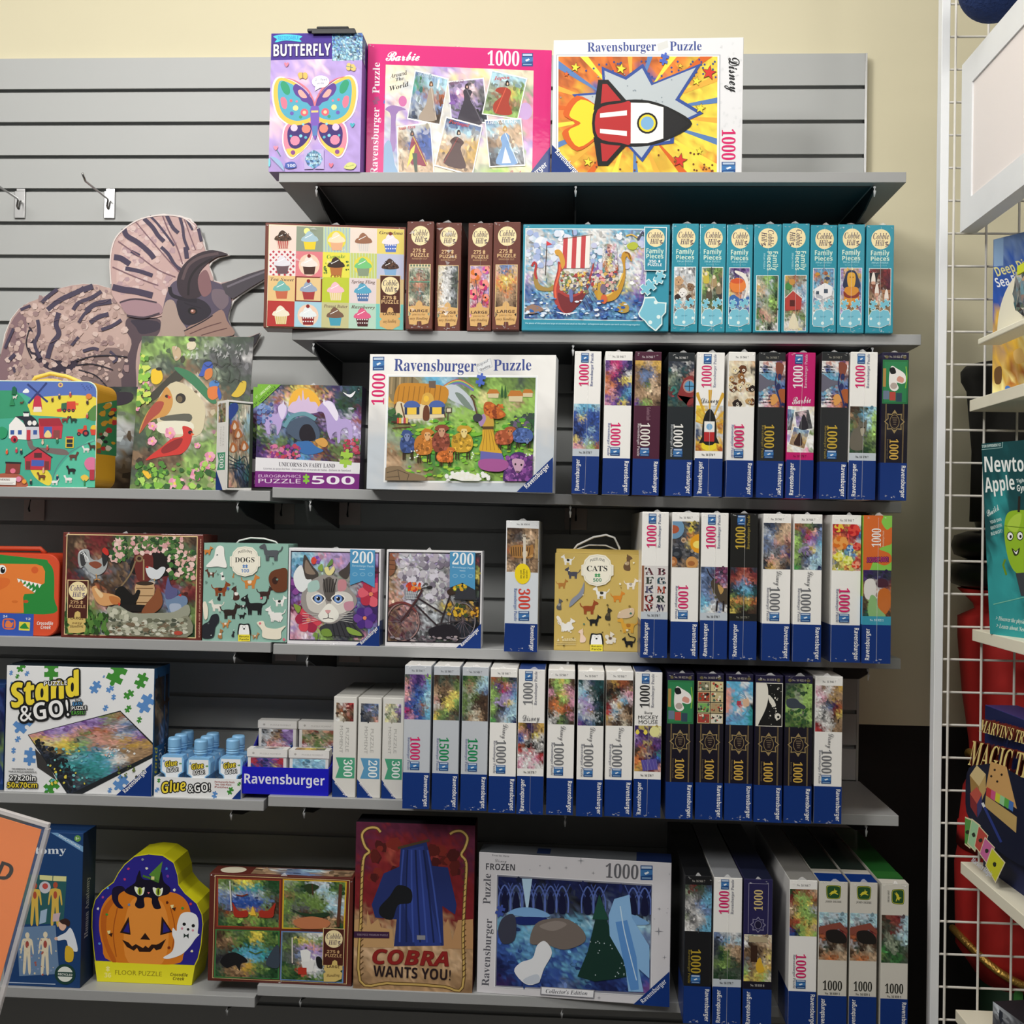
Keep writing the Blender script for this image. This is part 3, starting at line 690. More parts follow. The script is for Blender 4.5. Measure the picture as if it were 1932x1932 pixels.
# butterfly, one half drawn and mirrored about its body
cx0 = 371
def mir(pts, s): return [(cx0+(x-cx0)*s, y) for x, y in pts]
Wu = [(372, 520), (330, 440), (260, 370), (170, 335), (130, 370), (122, 450), (140, 540), (175, 590), (240, 625), (330, 610), (365, 570)]
Wl = [(365, 585), (330, 610), (240, 600), (190, 640), (180, 730), (205, 800), (235, 820), (265, 800), (330, 740), (355, 680)]
for sgn in (1, -1):
    a.S('#f6f0fa', mir([(x+(x-300)*.06, y+(y-480)*.05) for x, y in Wu], sgn)); a.S('#f6f0fa', mir([(x+(x-280)*.08, y+(y-700)*.08) for x, y in Wl], sgn))
for sgn in (1, -1):
    a.S('#e88aa0', mir(Wl, sgn)); a.S('#f2cc5a', mir([(335, 720), (300, 775), (262, 802), (235, 818), (208, 800), (196, 770), (220, 765), (280, 755), (330, 690)], sgn))
    a.S('#3c2470', mir([(350, 620), (300, 605), (240, 612), (205, 660), (212, 740), (250, 768), (300, 745), (340, 690)], sgn))
    a.S('#f0c050', mir(Wu, sgn)); a.S('#52a8c0', mir([(355, 530), (320, 450), (255, 388), (172, 352), (150, 385), (150, 460), (165, 530), (200, 575), (260, 598), (330, 585), (352, 560)], sgn))
    a.S('#e07888', mir([(374, 525), (335, 430), (260, 362), (185, 336), (250, 350), (330, 405), (372, 490)], sgn))
    a.S('#5a3a90', mir([(365, 500), (325, 425), (262, 375), (240, 400), (255, 440), (280, 460), (295, 480), (325, 490), (345, 510)], sgn)); a.S('#f0a8a0', mir([(325, 455), (292, 412), (270, 418), (280, 445), (300, 460)], sgn))
    a.S('#2a9a70', mir([(165, 375), (185, 355), (215, 385), (222, 425), (205, 440), (180, 420)], sgn)); a.S('#e87890', mir([(165, 460), (190, 455), (205, 490), (195, 525), (172, 510)], sgn))
    for (x, y, r, c) in ((308, 548, 24, '#e06070'), (308, 548, 11, '#f8c8a0'), (255, 520, 17, '#f4d890'), (232, 552, 12, '#6a58b0'), (228, 475, 9, '#e06070'), (262, 480, 7, '#e87890'), (285, 575, 10, '#3a9a70'),
                         (245, 640, 22, '#f0c8e0'), (318, 648, 27, '#f08878'), (250, 718, 30, '#f08ca8'), (285, 690, 10, '#8ad0e0'), (225, 690, 8, '#58b0c8'), (315, 700, 9, '#58b0c8'), (300, 620, 8, '#8ad0e0'), (237, 790, 14, '#8a4a90')):
        mx = mir([(x, y)], sgn)[0]; a.E(c, mx[0], mx[1], r, r, n=10)
a.S('#7a58b8', [(345, 525), (371, 510), (398, 525), (392, 640), (371, 715), (350, 640)]).R('#e8c878', 350, 538, 392, 550).R('#5a80b8', 356, 630, 386, 690)
for sgn in (1, -1): a.L('#6a4a90', mir([(365, 510), (355, 470), (338, 450), (342, 435)], sgn), 3, smooth=True)
a.E('#fdfdfd', 407, 365, 52, 37).P('#fdfdfd', [(375, 395), (410, 398), (372, 420)]).T('2½ feet', (375, 362), (445, 360), 15, '#8078a0').T('wide!', (386, 382), (432, 381), 13, '#8078a0')
for x, y, c in ((300, 325, '#e8b860'), (588, 282, '#e8c070')): a.blob(c, x-12, y, 16, 22).blob(c, x+14, y+4, 16, 20).R('#6a4a50', x-2, y-16, x+2, y+18)
for x, y, c in ((203, 258, '#d88098'), (133, 762, '#e890a8'), (597, 630, '#48b0c0'), (468, 872, '#e07890')): a.S(c, [(x, y+14), (x-14, y-6), (x-6, y-14), (x, y-6), (x+6, y-14), (x+14, y-6)])
a.L('#3a8a80', [(560, 275), (600, 285)], 4).L('#3a8a80', [(140, 775), (160, 810)], 4)
a.part('holographic_patch').pic((312, 782, 416, 888), 'zczc/cCbz/bzcC/zcbz', cells=(14, 14), noise=.35, warp=.8)
a.part('cover_picture').P('#bfb0de', [(305, 775), (365, 775), (325, 800), (310, 835), (325, 870), (365, 893), (305, 895)]).P('#bfb0de', [(425, 775), (365, 775), (403, 800), (418, 835), (403, 870), (365, 893), (425, 895)])
a.T('FREE', (342, 815), (388, 815), 14, '#d8f0f8').T('BUTTERFLY', (318, 838), (412, 838), 14, '#d8f0f8').T('poster', (340, 865), (390, 865), 14, '#d8f0f8')
a.part('holographic_patch').E('#9ab8d8', 95, 905, 88, 92, a0=270, a1=360).E('#7fd0e0', 92, 850, 8, 26)
a.part('lettering').blob('#4a60b0', 225, 868, 36, 28).T('100', (200, 880), (252, 880), 18, '#e0e4f4').S('#d8d888', [(548, 880), (580, 855), (620, 870), (600, 898), (555, 895)]).T('Peaceable', (556, 886), (608, 876), 10, '#5a8a40', 'script')
r_ = b.art('right', [(0, 0), (60, 0), (60, 270), (0, 270)]); r_.part('side_print').R('#8a70c0', 0, 55, 60, 270).pic((0, 5, 30, 52), 'bc/cC/zc/bC', cells=(8, 12), noise=.4)
b.done(a, r_)
# dark clip on the box's top edge
mb = MB().box(b.W*.40, b.W*.92, -.006, .012, b.Hh+.0005, b.Hh+.0075, bev=.002).box(b.W*.5, b.W*.85, -.005, .010, b.Hh+.0068, b.Hh+.012, bev=.002).box(b.W*.45, b.W*.93, -.0065, -.0035, b.Hh-.004, b.Hh+.004, bev=.001)
o = mb.build('display_clip', M_blackp); o.matrix_world = b.o.matrix_world; tag(o, 'dark plastic clip sitting on top of the lilac butterfly box', 'clip')

# ---- pink box with postcards
q = [(690, 135), (1815, 176), (1804, 945), (672, 945)]
b = Box('A', q, Z[1], 'puzzle_box', 'puzzle box', 'hot pink puzzle box with six slanted postcards, on the top shelf', col='#d41876', Y='top', H=0.273, depth=0.056, m=M_wrap, seed=4, W=0.373)
a = b.art()
a.part('lettering').T('Barbie', (803, 240), (1012, 238), 62, '#faf4f6', 'script', shear=.15)
for dx in (-2, 2): a.T('Barbie', (803+dx, 240), (1012+dx, 238), 62, '#faf4f6', 'script', shear=.15)
a.part('piece_count').T('1000', (1432, 264), (1622, 268), 84, '#f8f0f2', 'serif'); logo(a, 1638, 193, 1704, 270)
a.part('lettering').T('Ravensburger', (748, 925), (762, 520), 46, '#f4e8ee', 'serif').T('Puzzle', (762, 435), (766, 250), 46, '#f4e8ee', 'serif').puz('#4a68c0', 820, 472, 40, 10).puz('#a04878', 742, 478, 26, 30)
a.part('cover_picture').P('#f2eee8', [(803, 262), (1708, 294), (1700, 918), (786, 918)]).clip([(803, 262), (1708, 294), (1700, 918), (786, 918)])
a.pic([(803, 262), (1708, 294), (1700, 930), (786, 930)], 'iiWuuPjPii/ihWWjPPaaa/PiPWWWPPlp/iuPiWiiPup/huPWWiuilp/uuiWiPihlu/hziiWiijlw/hzPiiialij', cells=(34, 26), noise=.1)
a.S('#9878b0', [(800, 530), (850, 505), (930, 530), (870, 560), (865, 760), (830, 760), (835, 570)]).S('#88a8c8', [(790, 760), (830, 720), (860, 860), (880, 918), (790, 918)]).E('#d070a8', 910, 480, 26, 32).E('#c8a8d8', 1660, 530, 40, 50)
a.T('Around', (832, 345), (940, 320), 26, '#2a2428', 'ital').T('The', (868, 362), (918, 352), 20, '#2a2428', 'ital').T('World', (832, 420), (952, 388), 28, '#2a2428', 'ital')
def card(qd, rows, dress, skin, head, txt=None, tcol='r', seed=0):
    c = np.mean(np.array(qd), axis=0); a.P('#faf8f4', [tuple(c+(np.array(p)-c)*1.06) for p in qd]); a.pic(qd, rows, cells=(16, 16), noise=.12, seed=seed)
    a.S(dress[0], dress[1]); a.L(dress[2], [dress[1][0], dress[1][len(dress[1])//2]], 5); a.E(skin, head[0], head[1]+8, 7, 10).S(head[2], [(head[0]-12, head[1]+18), (head[0]-8, head[1]-8), (head[0]+6, head[1]-10), (head[0]+12, head[1]+16)])
    a.E(skin, head[0]+1, head[1]+8, 5, 8)
    if txt: a.T(txt, *txt_at, 20, tcol, 'ital')
txt_at = ((1005, 330), (1130, 345)); card([(992, 302), (1190, 350), (1138, 612), (944, 580)], 'zCzC/eCCC/tOhO/hzOO/zhhz/hhNN/ZhnN', ('#a89888', [(1088, 395), (1105, 430), (1100, 520), (1120, 590), (1010, 585), (1055, 500), (1070, 430)], '#c8b8a8'), '#d8b090', (1088, 372, '#6a4a30'), 'SCANDINAVIA', '#c8d8e0', 1)
txt_at = ((1205, 385), (1290, 365)); card([(1196, 368), (1405, 344), (1432, 596), (1218, 598)], 'GuGu/uPPG/vpPG/vuuG/GuuK/uvGK/Zuhd', ('#3a3440', [(1305, 405), (1340, 420), (1330, 470), (1400, 605), (1255, 605), (1290, 470), (1285, 420)], '#6a6470'), '#d8b0a0', (1308, 385, '#2a1a1e'), 'IRELAND', '#8a5a80', 2)
txt_at = ((1470, 350), (1565, 345)); card([(1462, 300), (1664, 345), (1612, 572), (1406, 546)], 'CCCC/ChaL/aayl/aOyl/LaOS/aOOL/lLal', ('#a83a28', [(1545, 395), (1575, 420), (1560, 480), (1578, 550), (1480, 545), (1470, 490), (1520, 440), (1480, 415), (1500, 395)], '#d85a40'), '#e8c0a0', (1552, 365, '#1e1818'), 'Japan', '#c83a3a', 3)
txt_at = ((885, 655), (990, 640)); card([(878, 640), (1080, 612), (1102, 905), (885, 905)], 'ihhi/Sibb/nibb/Sbbb/iSbb/sssb/sssS/ssss', ('#8a2040', [(975, 690), (1000, 720), (1040, 800), (1060, 862), (1000, 858), (960, 850), (955, 760)], '#c8b040'), '#a87050', (970, 668, '#2a1a18'), 'South Africa', '#c03848', 4)
a.P('#e8d058', [(960, 770), (990, 735), (975, 820), (935, 880)]).P('#3a4a3a', [(970, 790), (1000, 790), (1002, 900), (985, 900)])
txt_at = ((1195, 605), (1320, 630)); card([(1184, 578), (1396, 628), (1338, 908), (1115, 855)], 'Zbzz/zCCh/ihsY/swsY/sSsY/YsSY/SsYn/sSSs', ('#44201c', [(1255, 690), (1290, 720), (1270, 760), (1300, 872), (1165, 845), (1215, 745), (1205, 715), (1230, 690)], '#8a2a24'), '#e0b898', (1258, 658, '#241414'), 'Portugal', '#c84040', 5)
txt_at = ((1430, 610), (1615, 600)); card([(1422, 592), (1630, 580), (1654, 840), (1450, 855)], 'zCCC/Csss/hsss/nsSs/nnCs/GCCh/dGGh/KGGG', ('#78a0d0', [(1540, 660), (1565, 680), (1565, 740), (1615, 835), (1485, 840), (1520, 740), (1512, 690)], '#d8e4f0'), '#e8c8a8', (1538, 630, '#c8a058'), 'DENMARK', '#eceef2', 6)
a.P('#e4ecf4', [(1540, 740), (1575, 835), (1520, 838)])
a.T('Barbie', (1556, 905), (1658, 908), 34, '#c01868', 'script')
a.clip(); a.part('brand_corner').P('1', [(1664, 920), (1806, 735), (1806, 950), (1650, 950)]).T('Ravensburger', (1602, 1005), (1792, 842), 28, 'w')
b.done(a); wrap(b, seed=4, bottom=False)

# ---- white box with comic burst (its figure replaced by a plain toy rocket)
q = [(68, 98), (1058, 83), (1052, 783), (58, 786)]
b = Box('B', q, Z[1], 'puzzle_box', 'puzzle box', 'white puzzle box with orange comic burst picture, rightmost on the top shelf', col='#e6e6e8', Y='top', H=0.273, depth=0.056, m=M_print, seed=5)
a = b.art()
a.part('lettering').T('Ravensburger', (243, 157), (600, 152), 48, '#3a4c90', 'serif').T('Puzzle', (672, 152), (838, 150), 48, '#3a4c90', 'serif').P('#d8d8d4', [(606, 118), (660, 100), (664, 135), (612, 155)])
for _ in range(26): a.puz('#dfe0e2', a.rnd.uniform(940, 1045), a.rnd.uniform(110, 560), 8, a.rnd.uniform(0, 90))
a.T('Disney', (978, 188), (985, 362), 62, '#1a1a1c', 'script').T('Disney', (981, 190), (988, 364), 62, '#1a1a1c', 'script')
a.part('piece_count').T('1000', (946, 550), (946, 706), 70, '2', 'serif'); logo(a, 946, 716, 1018, 776)
a.part('cover_picture').R('#b0b4bc', 82, 172, 936, 782).R('#f6f4f0', 86, 176, 931, 778).clip((93, 182, 921, 770))
a.pic((93, 182, 921, 770), 'oOoOoOooYy/OooOObooYy/oYboooOyyy/oOooooyYyy/oYooooYyyy/YoyoooyYyy/yYooYyYyyy/yoYyYyYyyo', cells=(34, 24), noise=.07)
for k in range(22):
    t = 2*math.pi*k/22+.1; c = ('#f4b040', '#5a80b8', '#f4e04a', '#d8641e')[k % 4]; r = 620
    a.P(c, [(480+150*math.cos(t), 470+120*math.sin(t)), (480+r*math.cos(t-.045), 470+r*.8*math.sin(t-.045)), (480+r*math.cos(t+.045), 470+r*.8*math.sin(t+.045))])
a.hold(True)
for k in range(70):
    x = a.rnd.choice([a.rnd.uniform(220, 720), a.rnd.uniform(780, 915)]); y = a.rnd.choice([a.rnd.uniform(640, 765), a.rnd.uniform(195, 290)]); a.E('#7a4420' if y > 400 else '#3a4a8a', x, y, 5.5, 5.5, n=8)
a.hold(False)
burst = []
for k, r in enumerate([330, 210, 250, 200, 265, 170, 240, 175, 240, 190, 300, 180, 290, 200, 270, 190, 420, 230]):
    t = 2*math.pi*k/18; burst.append((480+r*1.02*math.cos(t), 470+r*.86*math.sin(t)))
a.P('#34509a', [(480+(x-480)*1.1, 470+(y-470)*1.1) for x, y in burst]).P('#bcc4c8', burst)
a.hold(True)
for k in range(60): a.E('#8f9aa2', 480+a.rnd.gauss(0, 130), 470+a.rnd.gauss(0, 90), 4, 4, n=6)
a.hold(False)
# a plain toy rocket flying to the right
a.S('#d8601c', [(118, 470), (190, 380), (300, 440), (330, 520), (300, 590), (190, 660), (112, 570), (180, 520)]).S('#f2d830', [(150, 480), (210, 400), (310, 450), (320, 520), (300, 575), (200, 640), (146, 560), (210, 520)])
a.P('#141414', [(276, 452), (300, 300), (352, 300), (470, 430)]).P('#141414', [(276, 590), (300, 735), (352, 735), (470, 610)]).P('#b82a2c', [(312, 440), (322, 322), (346, 322), (440, 430)]).P('#b82a2c', [(312, 600), (322, 712), (346, 712), (440, 610)])
a.S('#141414', [(285, 440), (420, 405), (560, 405), (690, 450), (790, 522), (690, 592), (560, 634), (420, 634), (285, 600)]).S('#b82a2c', [(298, 452), (420, 418), (470, 416), (480, 520), (470, 622), (420, 620), (298, 588)])
a.P('#f4f2ee', [(470, 416), (560, 418), (640, 440), (640, 598), (560, 621), (470, 622)]).P('#1c1c1e', [(640, 440), (690, 462), (776, 522), (690, 580), (640, 598)])
a.E('#141414', 556, 520, 54, 54).E('#f4d830', 556, 520, 44, 44).E('#7fb0d8', 556, 520, 34, 34).P('#f4f2ee', [(310, 470), (450, 455), (450, 480), (310, 492)]).P('#f4f2ee', [(310, 548), (450, 560), (450, 585), (310, 570)])
for x, y, r, c in ((181, 238, 24, '#f4e040'), (418, 245, 27, '#f4e040'), (877, 265, 36, '#d8382c'), (812, 308, 24, '#f4e040'), (833, 446, 26, '#f4e040'), (728, 710, 36, '#d8382c'), (248, 716, 24, '#f4e040'), (829, 662, 18, '#f4e040'), (727, 230, 14, '#f4c040'), (135, 272, 14, '#e86a30')):
    a.star('#5a2a18', x, y, r*1.15, rot=-80).star(c, x, y, r, rot=-80)
a.clip(); a.puz('#4a66c0', 643, 195, 30, 15)
a.part('brand_corner').P('1', [(57, 625), (218, 787), (57, 787)]).T('Ravensburger', (76, 668), (190, 788), 27, 'w')
b.done(a)

# ================================================================ SECOND SHELF
q = [(80, 112), (1072, 142), (1050, 862), (62, 842)]
b = Box('C', q, Z[2], 'puzzle_box', 'puzzle box', 'brown-edged puzzle box with a grid of twenty cupcakes, on the second shelf', col='#70382c', Y=(-0.30, -0.268), depth=0.05, m=M_wrap, seed=6)
a = b.art()
a.part('cover_picture').P('#f0e2c0', [(105, 125), (1060, 157), (1046, 858), (85, 838)])
def g4(c, r):                                              # cell corners of the 5 x 4 grid
    def pt(u, v):
        u /= 5; v /= 4; A, B2, C2, D2 = [np.array(p, float) for p in ((112, 132), (1058, 160), (1044, 852), (90, 832))]
        return (A*(1-u)+B2*u)*(1-v)+(D2*(1-u)+C2*u)*v
    return [tuple(pt(c, r)), tuple(pt(c+1, r)), tuple(pt(c+1, r+1)), tuple(pt(c, r+1))]
CK = [('#ecd8cc', 'N', '#b84a48', ''), ('#8f9a86', '#a8c4d0', '#ecd030', 'm'), ('#a8c0c4', '#f0e0c0', '#e8b088', 'ys'), ('#ecdcd0', '#9a6a50', '#d8d0cc', ''), ('#e8d470', '#f2e8ec', '#5878c8', 't'),
      ('#eee4e4', '#e4e0e8', '#6a5058', 'd'), ('#e08088', '#f0e4dc', '#4a2a20', 'c'), ('#e8e050', '#3a2a20', '#b87038', 'g'), ('#c8d070', '#78c880', '#8a9a80', 'ys'), ('#c0c4dc', '#4a342c', '#88b0d8', ''),
      ('#e8c488', '#78b8b0', '#c86848', 't'), ('#e8c89a', '#98a8c0', '#a83838', 'f'), ('#c0cc38', '#f4c0cc', '#e8d090', ''), ('#e4d4d4', '#58a8c8', '#5878a8', 't'), ('#e0c890', '#e8d8b0', '#c08850', ''),
      ('#b83430', '#f0e8d0', '#d8c070', ''), ('#a8d0e0', '#e8eef0', '#8a1c20', 'c'), ('#c8c490', '#7a5a48', '#48a0b8', 't'), ('#b8d8c4', '#e06088', '#4a2020', 't'), ('#78c8c0', '#e8d8b0', '#d8b070', '')]
for k, (bg, ic, cu_, ex) in enumerate(CK):
    c, r = k % 5, k//5; Q = g4(c, r); a.P(bg, Q); m_ = np.mean(np.array(Q), axis=0); x, y = float(m_[0]), float(m_[1])+6
    a.clip(Q)
    if 's' in ex:
        for j in range(9): a.R('#c8d8a8', Q[0][0]+j*21, Q[0][1]-5, Q[0][0]+j*21+9, Q[2][1]+5)
    if 'd' in ex:
        for j in range(9):
            for l in range(9):
                if (j+l) % 2: a.P('#c03848', [(Q[0][0]+j*20+10, Q[0][1]+l*20), (Q[0][0]+j*20+20, Q[0][1]+l*20+10), (Q[0][0]+j*20+10, Q[0][1]+l*20+20), (Q[0][0]+j*20, Q[0][1]+l*20+10)])
    if 'y' in ex: a.E('#e8d84a', x, y-5, 66, 66)
    if 'c' in ex: a.E('#f0d0b8', x, y, 74, 76)
    if 'm' in ex: a.E('#f0ec90', x-20, y-62, 22, 22)
    if 'f' in ex: a.P('#7a2a20', Q).P('#e8c890', [tuple(m_+(np.array(p)-m_)*.9) for p in Q])
    if 'g' in ex: a.T('Cupcake', (x-65, y-50), (x+65, y-54), 26, '#4a8a3a', 'ital').T('CAFE', (x-38, y+84), (x+40, y+82), 20, '#a03828', 'sansb').spray(['L', 'E'], (Q[0][0]+8, y-30, Q[0][0]+24, y+60), 8, 4, 8).spray(['L', 'E'], (Q[1][0]-26, y-30, Q[1][0]-10, y+60), 8, 4, 8)
    a.P(cu_, [(x-46, y+2), (x+46, y+2), (x+36, y+66), (x-34, y+66)])
    if k in (12, 0, 3, 15): [a.L('#f0e4d0', [(x-40+j*16, y+4), (x-31+j*13, y+64)], 4) for j in range(6)]
    if k in (4, 16, 18, 13): [a.E('#f4eeee', x-32+(j % 5)*16, y+18+(j//5)*24, 5, 5, n=8) for j in range(10)]
    a.S(ic, [(x-58, y+6), (x-52, y-18), (x-34, y-28), (x-26, y-46), (x-4, y-62), (x+20, y-48), (x+34, y-30), (x+52, y-18), (x+58, y+6), (x, y+14)])
    a.L('#ffffff', [(x-34, y-14), (x, y-30), (x+18, y-40)], 4, smooth=True)
    if ic == 'N' or k == 9: a.spray(['#2a1a14', '#6a4a38'], (x-44, y-40, x+44, y+4), 26, 4, 8)
    if k in (4, 6, 11, 16): a.E('#8a1c1c', x, y-62, 13, 13)
    if 't' in ex:
        tt = {4: 'Grandma', 10: 'Tea Sweet', 13: 'Spring Fling', 17: 'Peanut Butter', 18: 'Raspberry'}[k]
        a.T(tt, (Q[0][0]+14, Q[0][1]+36), (Q[1][0]-10, Q[1][1]+36), 22, '#6a5048', 'ital')
    a.clip()
a.part('maker_panel').P('#e8d0a0', [(884, 476), (1030, 480), (1026, 740), (882, 738)]).P('#502418', [(888, 480), (1026, 484), (1022, 738), (886, 735)])
hill_logo(a, 957, 550, 62); a.part('lettering').T('275', (903, 642), (968, 643), 22, '#e0bc88').puz('#e0bc88', 988, 633, 14).T('PUZZLE', (894, 672), (1014, 674), 24, '#e0bc88')
a.part('size_badge').P('#dcb070', [(882, 738), (930, 735), (940, 705), (955, 697), (972, 705), (980, 738), (1022, 738), (1024, 765), (1008, 775), (1024, 790), (1018, 825), (985, 840), (972, 850), (930, 850), (905, 838), (882, 830), (880, 795), (896, 780), (880, 765)])
a.T('LARGE', (904, 752), (998, 752), 20, '#4a2a20').T('easy Handling', (905, 806), (996, 802), 22, '#6a4420', 'ital')
l_ = b.art('left', [(0, 0), (50, 0), (50, 205), (0, 205)]); l_.part('side_print').R('#8a4a38', 8, 8, 44, 196)
b.done(a, l_); wrap(b, seed=6, glare=10)
def draw_quilt(a):
    a.R('#d8cca8', 6, 82, 48, 88); a.hold(True)
    for x in range(8, 48, 6): a.R('#4a6a5a', x, 82, x+3, 86)
    a.hold(False); a.R('#5a9a80', 6, 114, 48, 116)
brown_spine([(1075, 101), (1262, 105), (1245, 860), (1058, 858)], 'brown upright puzzle box with village quilt picture, next to the cupcake box', 'iaaai/qafaq/aFsfa/qSFSq/aqtqa/iafai/qfifq/aqaqa', draw_quilt, 1, Y=-.296, glare=8)
brown_spine([(1275, 110), (1452, 112), (1440, 868), (1262, 865)], 'brown upright puzzle box second from the cupcake box, its pale picture lost in glare', 'iiWhG/iWWGq/iwWqG/swwGq/swWhG/iwWqG/sihGq/asqqG', None, 2, Y=-.28, glare=26)
def poppy(a):
    a.clip((6, 82, 48, 160))
    for x, y, r, c in ((18, 98, 12, '#e07828'), (40, 90, 8, '#c858b0'), (36, 118, 11, '#c83070'), (14, 136, 11, '#d83a70'), (40, 142, 8, '#e86838')): [a.E(c if k % 2 else '#f09888', x+r*.5*math.cos(k*1.3), y+r*.5*math.sin(k*1.3), r*.6, r*.5, n=9) for k in range(5)]; a.E('#2a1a24', x, y, r*.25, n=8)
    [a.L('#2a4858', p, 1.2) for p in ([(18, 108), (24, 160)], [(38, 126), (30, 160)], [(10, 118), (14, 126)])]; a.clip()
brown_spine([(1497, 113), (1676, 115), (1660, 872), (1488, 868)], 'brown upright puzzle box with pink and orange poppy picture', 'uPupm/oOouW/ooxmP/Wpmmu/kmmpu/Wpxmm/mmWuo/pmoGx', poppy, 3, Y=-.284)
brown_spine([(1685, 105), (1868, 108), (1855, 878), (1665, 872)], 'brown upright puzzle box with orange sunset marsh picture, beside the viking box', 'szzzs/xYoYs/oyjyo/YoYoS/SSoSn/nSsSn/NnSnN/nNNnN', lambda a: a.E('#f8d860', 26, 108, 4).E('#fff0b0', 26, 108, 2.4), 4, Y=-.296)
# ---- viking ships
q = [(95, 178), (1590, 180), (1562, 1268), (75, 1262)]
b = Box('D', q, Z[2], 'puzzle_box', 'puzzle box', 'teal puzzle box with viking ships on a rough blue sea', col='#3494ac', Y=-0.292, depth=0.05, m=M_wrap, seed=8)
a = b.art(); a.part('cover_picture').P('#e8f0ee', [(116, 218), (1380, 224), (1310, 1165), (96, 1150)])
qq = [(124, 228), (1376, 234), (1300, 1158), (104, 1142)]; a.clip(qq)
a.pic(qq, 'hWccccCwwhccze/WwwWccCwwwchhd/hzwwwwwWCChwly/Wcwwwwwzcwwwxu/hzwCwwwccwuwCw/cwwCwwwwzwwcww/wPhwwwwvuwwwwu/uhawawwuvwaawu/zcalaaachacyau/bcwwwzczcwcbzv/zbczbczbcbzczb/cbwcbzcbzbcbcz/bzcbbcbczbcbcb', cells=(60, 46), noise=.14, warp=.5)
for k in range(5): a.S(['#cfe0ee', '#f0f2f8', '#b8cce4'][k % 3], [(150+k*60, 330+k*30), (220+k*60, 280+k*25), (300+k*60, 330+k*30), (240+k*50, 380+k*30)])
a.hold(True)
for _ in range(90): a.blob(a.rnd.choice(['#f2f4fa', '#dfe6f4', '#c8cce8', '#a8b8e0']), a.rnd.uniform(130, 1330), a.rnd.uniform(260, 620), a.rnd.uniform(14, 38))
a.hold(False)
a.S('#8a68b8', [(785, 720), (800, 650), (835, 640), (848, 570), (865, 640), (895, 660), (905, 740)])
a.L('#a8a0c8', [(1290, 560), (1310, 640), (1290, 740)], 18, smooth=True); a.S('#b8c040', [(1150, 390), (1220, 360), (1265, 400), (1225, 440), (1165, 430)]); a.L('#e0b858', [(1140, 300), (1200, 285), (1260, 320)], 14, smooth=True); a.L('#4a4a60', [(1260, 340), (1310, 260), (1340, 300)], 30)
# left ship
a.S('#a88a48', [(205, 640), (225, 640), (250, 780), (340, 830), (400, 800), (390, 860), (240, 850), (200, 760)]).L('#b83a3c', [(180, 610), (205, 570), (225, 600), (215, 680), (232, 740)], 22, smooth=True).L('#4a3a34', [(335, 360), (318, 700)], 8).P('#d84048', [(330, 350), (390, 385), (332, 400)])
# main ship
for k in range(6):
    x0_, x1_ = 505+k*46, 505+(k+1)*46; f_ = lambda x, y: (x + (y-300)*-.06, y-(x-505)*.13*(1 if y < 400 else .15))
    a.P('#c8484c' if k % 2 == 0 else '#f2ece6', [f_(x0_, 320), f_(x1_, 320), f_(x1_+4, 632), f_(x0_+4, 632)])
a.L('#5a4838', [(596, 240), (602, 300)], 8).L('#5a4838', [(500, 330), (800, 285)], 7)
a.S('#b0403c', [(410, 960), (400, 820), (440, 660), (450, 560), (500, 620), (455, 720), (470, 830), (560, 900), (700, 850), (770, 700), (800, 590), (812, 600), (770, 780), (700, 940), (600, 1060), (530, 1095), (450, 1040)])
a.S('#7a2c30', [(445, 880), (560, 930), (690, 880), (760, 760), (700, 940), (600, 1060), (530, 1090), (470, 1020)]); a.S('#d8a040', [(415, 450), (460, 440), (500, 490), (520, 580), (490, 640), (470, 570), (455, 510), (425, 490)]).L('#e86848', [(425, 940), (420, 830), (458, 690), (470, 590)], 20, smooth=True)
a.spray(['#c8b8a0', '#8a7a68', '#5a5a78', '#e0d8c8', '#b04040', '#7a8a58', '#e8c060'], (480, 660, 760, 880), 120, 8, 22); a.S('#6a78b0', [(560, 860), (590, 850), (598, 960), (570, 970)])
# right ship
a.S('#c89430', [(800, 820), (900, 900), (1020, 860), (1090, 760), (1110, 620), (1090, 520), (1120, 460), (1180, 480), (1200, 560), (1170, 540), (1145, 510), (1130, 560), (1130, 720), (1080, 880), (1000, 960), (860, 960)]); a.L('#7a4a20', [(1130, 470), (1165, 480), (1185, 540)], 12, smooth=True); a.L('#f0c860', [(1105, 680), (1060, 800), (980, 890), (880, 930)], 14, smooth=True)
a.spray(['#c8b8a0', '#8a7a68', '#5a5a78', '#e0d8c8', '#b04040', '#e8a0a0', '#d8b058'], (790, 660, 1060, 860), 100, 9, 22)
a.pic([(900, 380), (1040, 380), (1060, 650), (900, 680)], 'waxwp/wbruw/wiyeu/oSyuw/toiwO', cells=(16, 24), noise=.25)
a.S('#c8a03c', [(850, 800), (880, 790), (900, 930), (850, 960)]).E('#d8683c', 912, 945, 34, 48).E('#7a6a80', 905, 840, 30, 50)
a.S('#b89848', [(1035, 1050), (1060, 1000), (1110, 970), (1160, 1010), (1160, 1070), (1090, 1085)]).S('#9a7a68', [(115, 1040), (190, 1000), (300, 1050), (220, 1090), (130, 1095)])
a.spray(['#e8f0fa', '#88b8e0', '#d0e0f4', '#3468b0', '#5a88c8'], (110, 880, 420, 1130), 50, 8, 26, ry=.5).spray(['#e8f0fa', '#88b8e0', '#2a58a8', '#5a88c8'], (640, 960, 1290, 1140), 70, 8, 30, ry=.5)
for k in range(4): a.L('#2a2a48', [(690+k*30, 960-k*30), (745+k*30, 1060-k*34)], 5)
for k in range(7): a.L('#f0f4fa', [(530, 1095), (430+k*35, 1120-abs(k-3)*14)], 7)
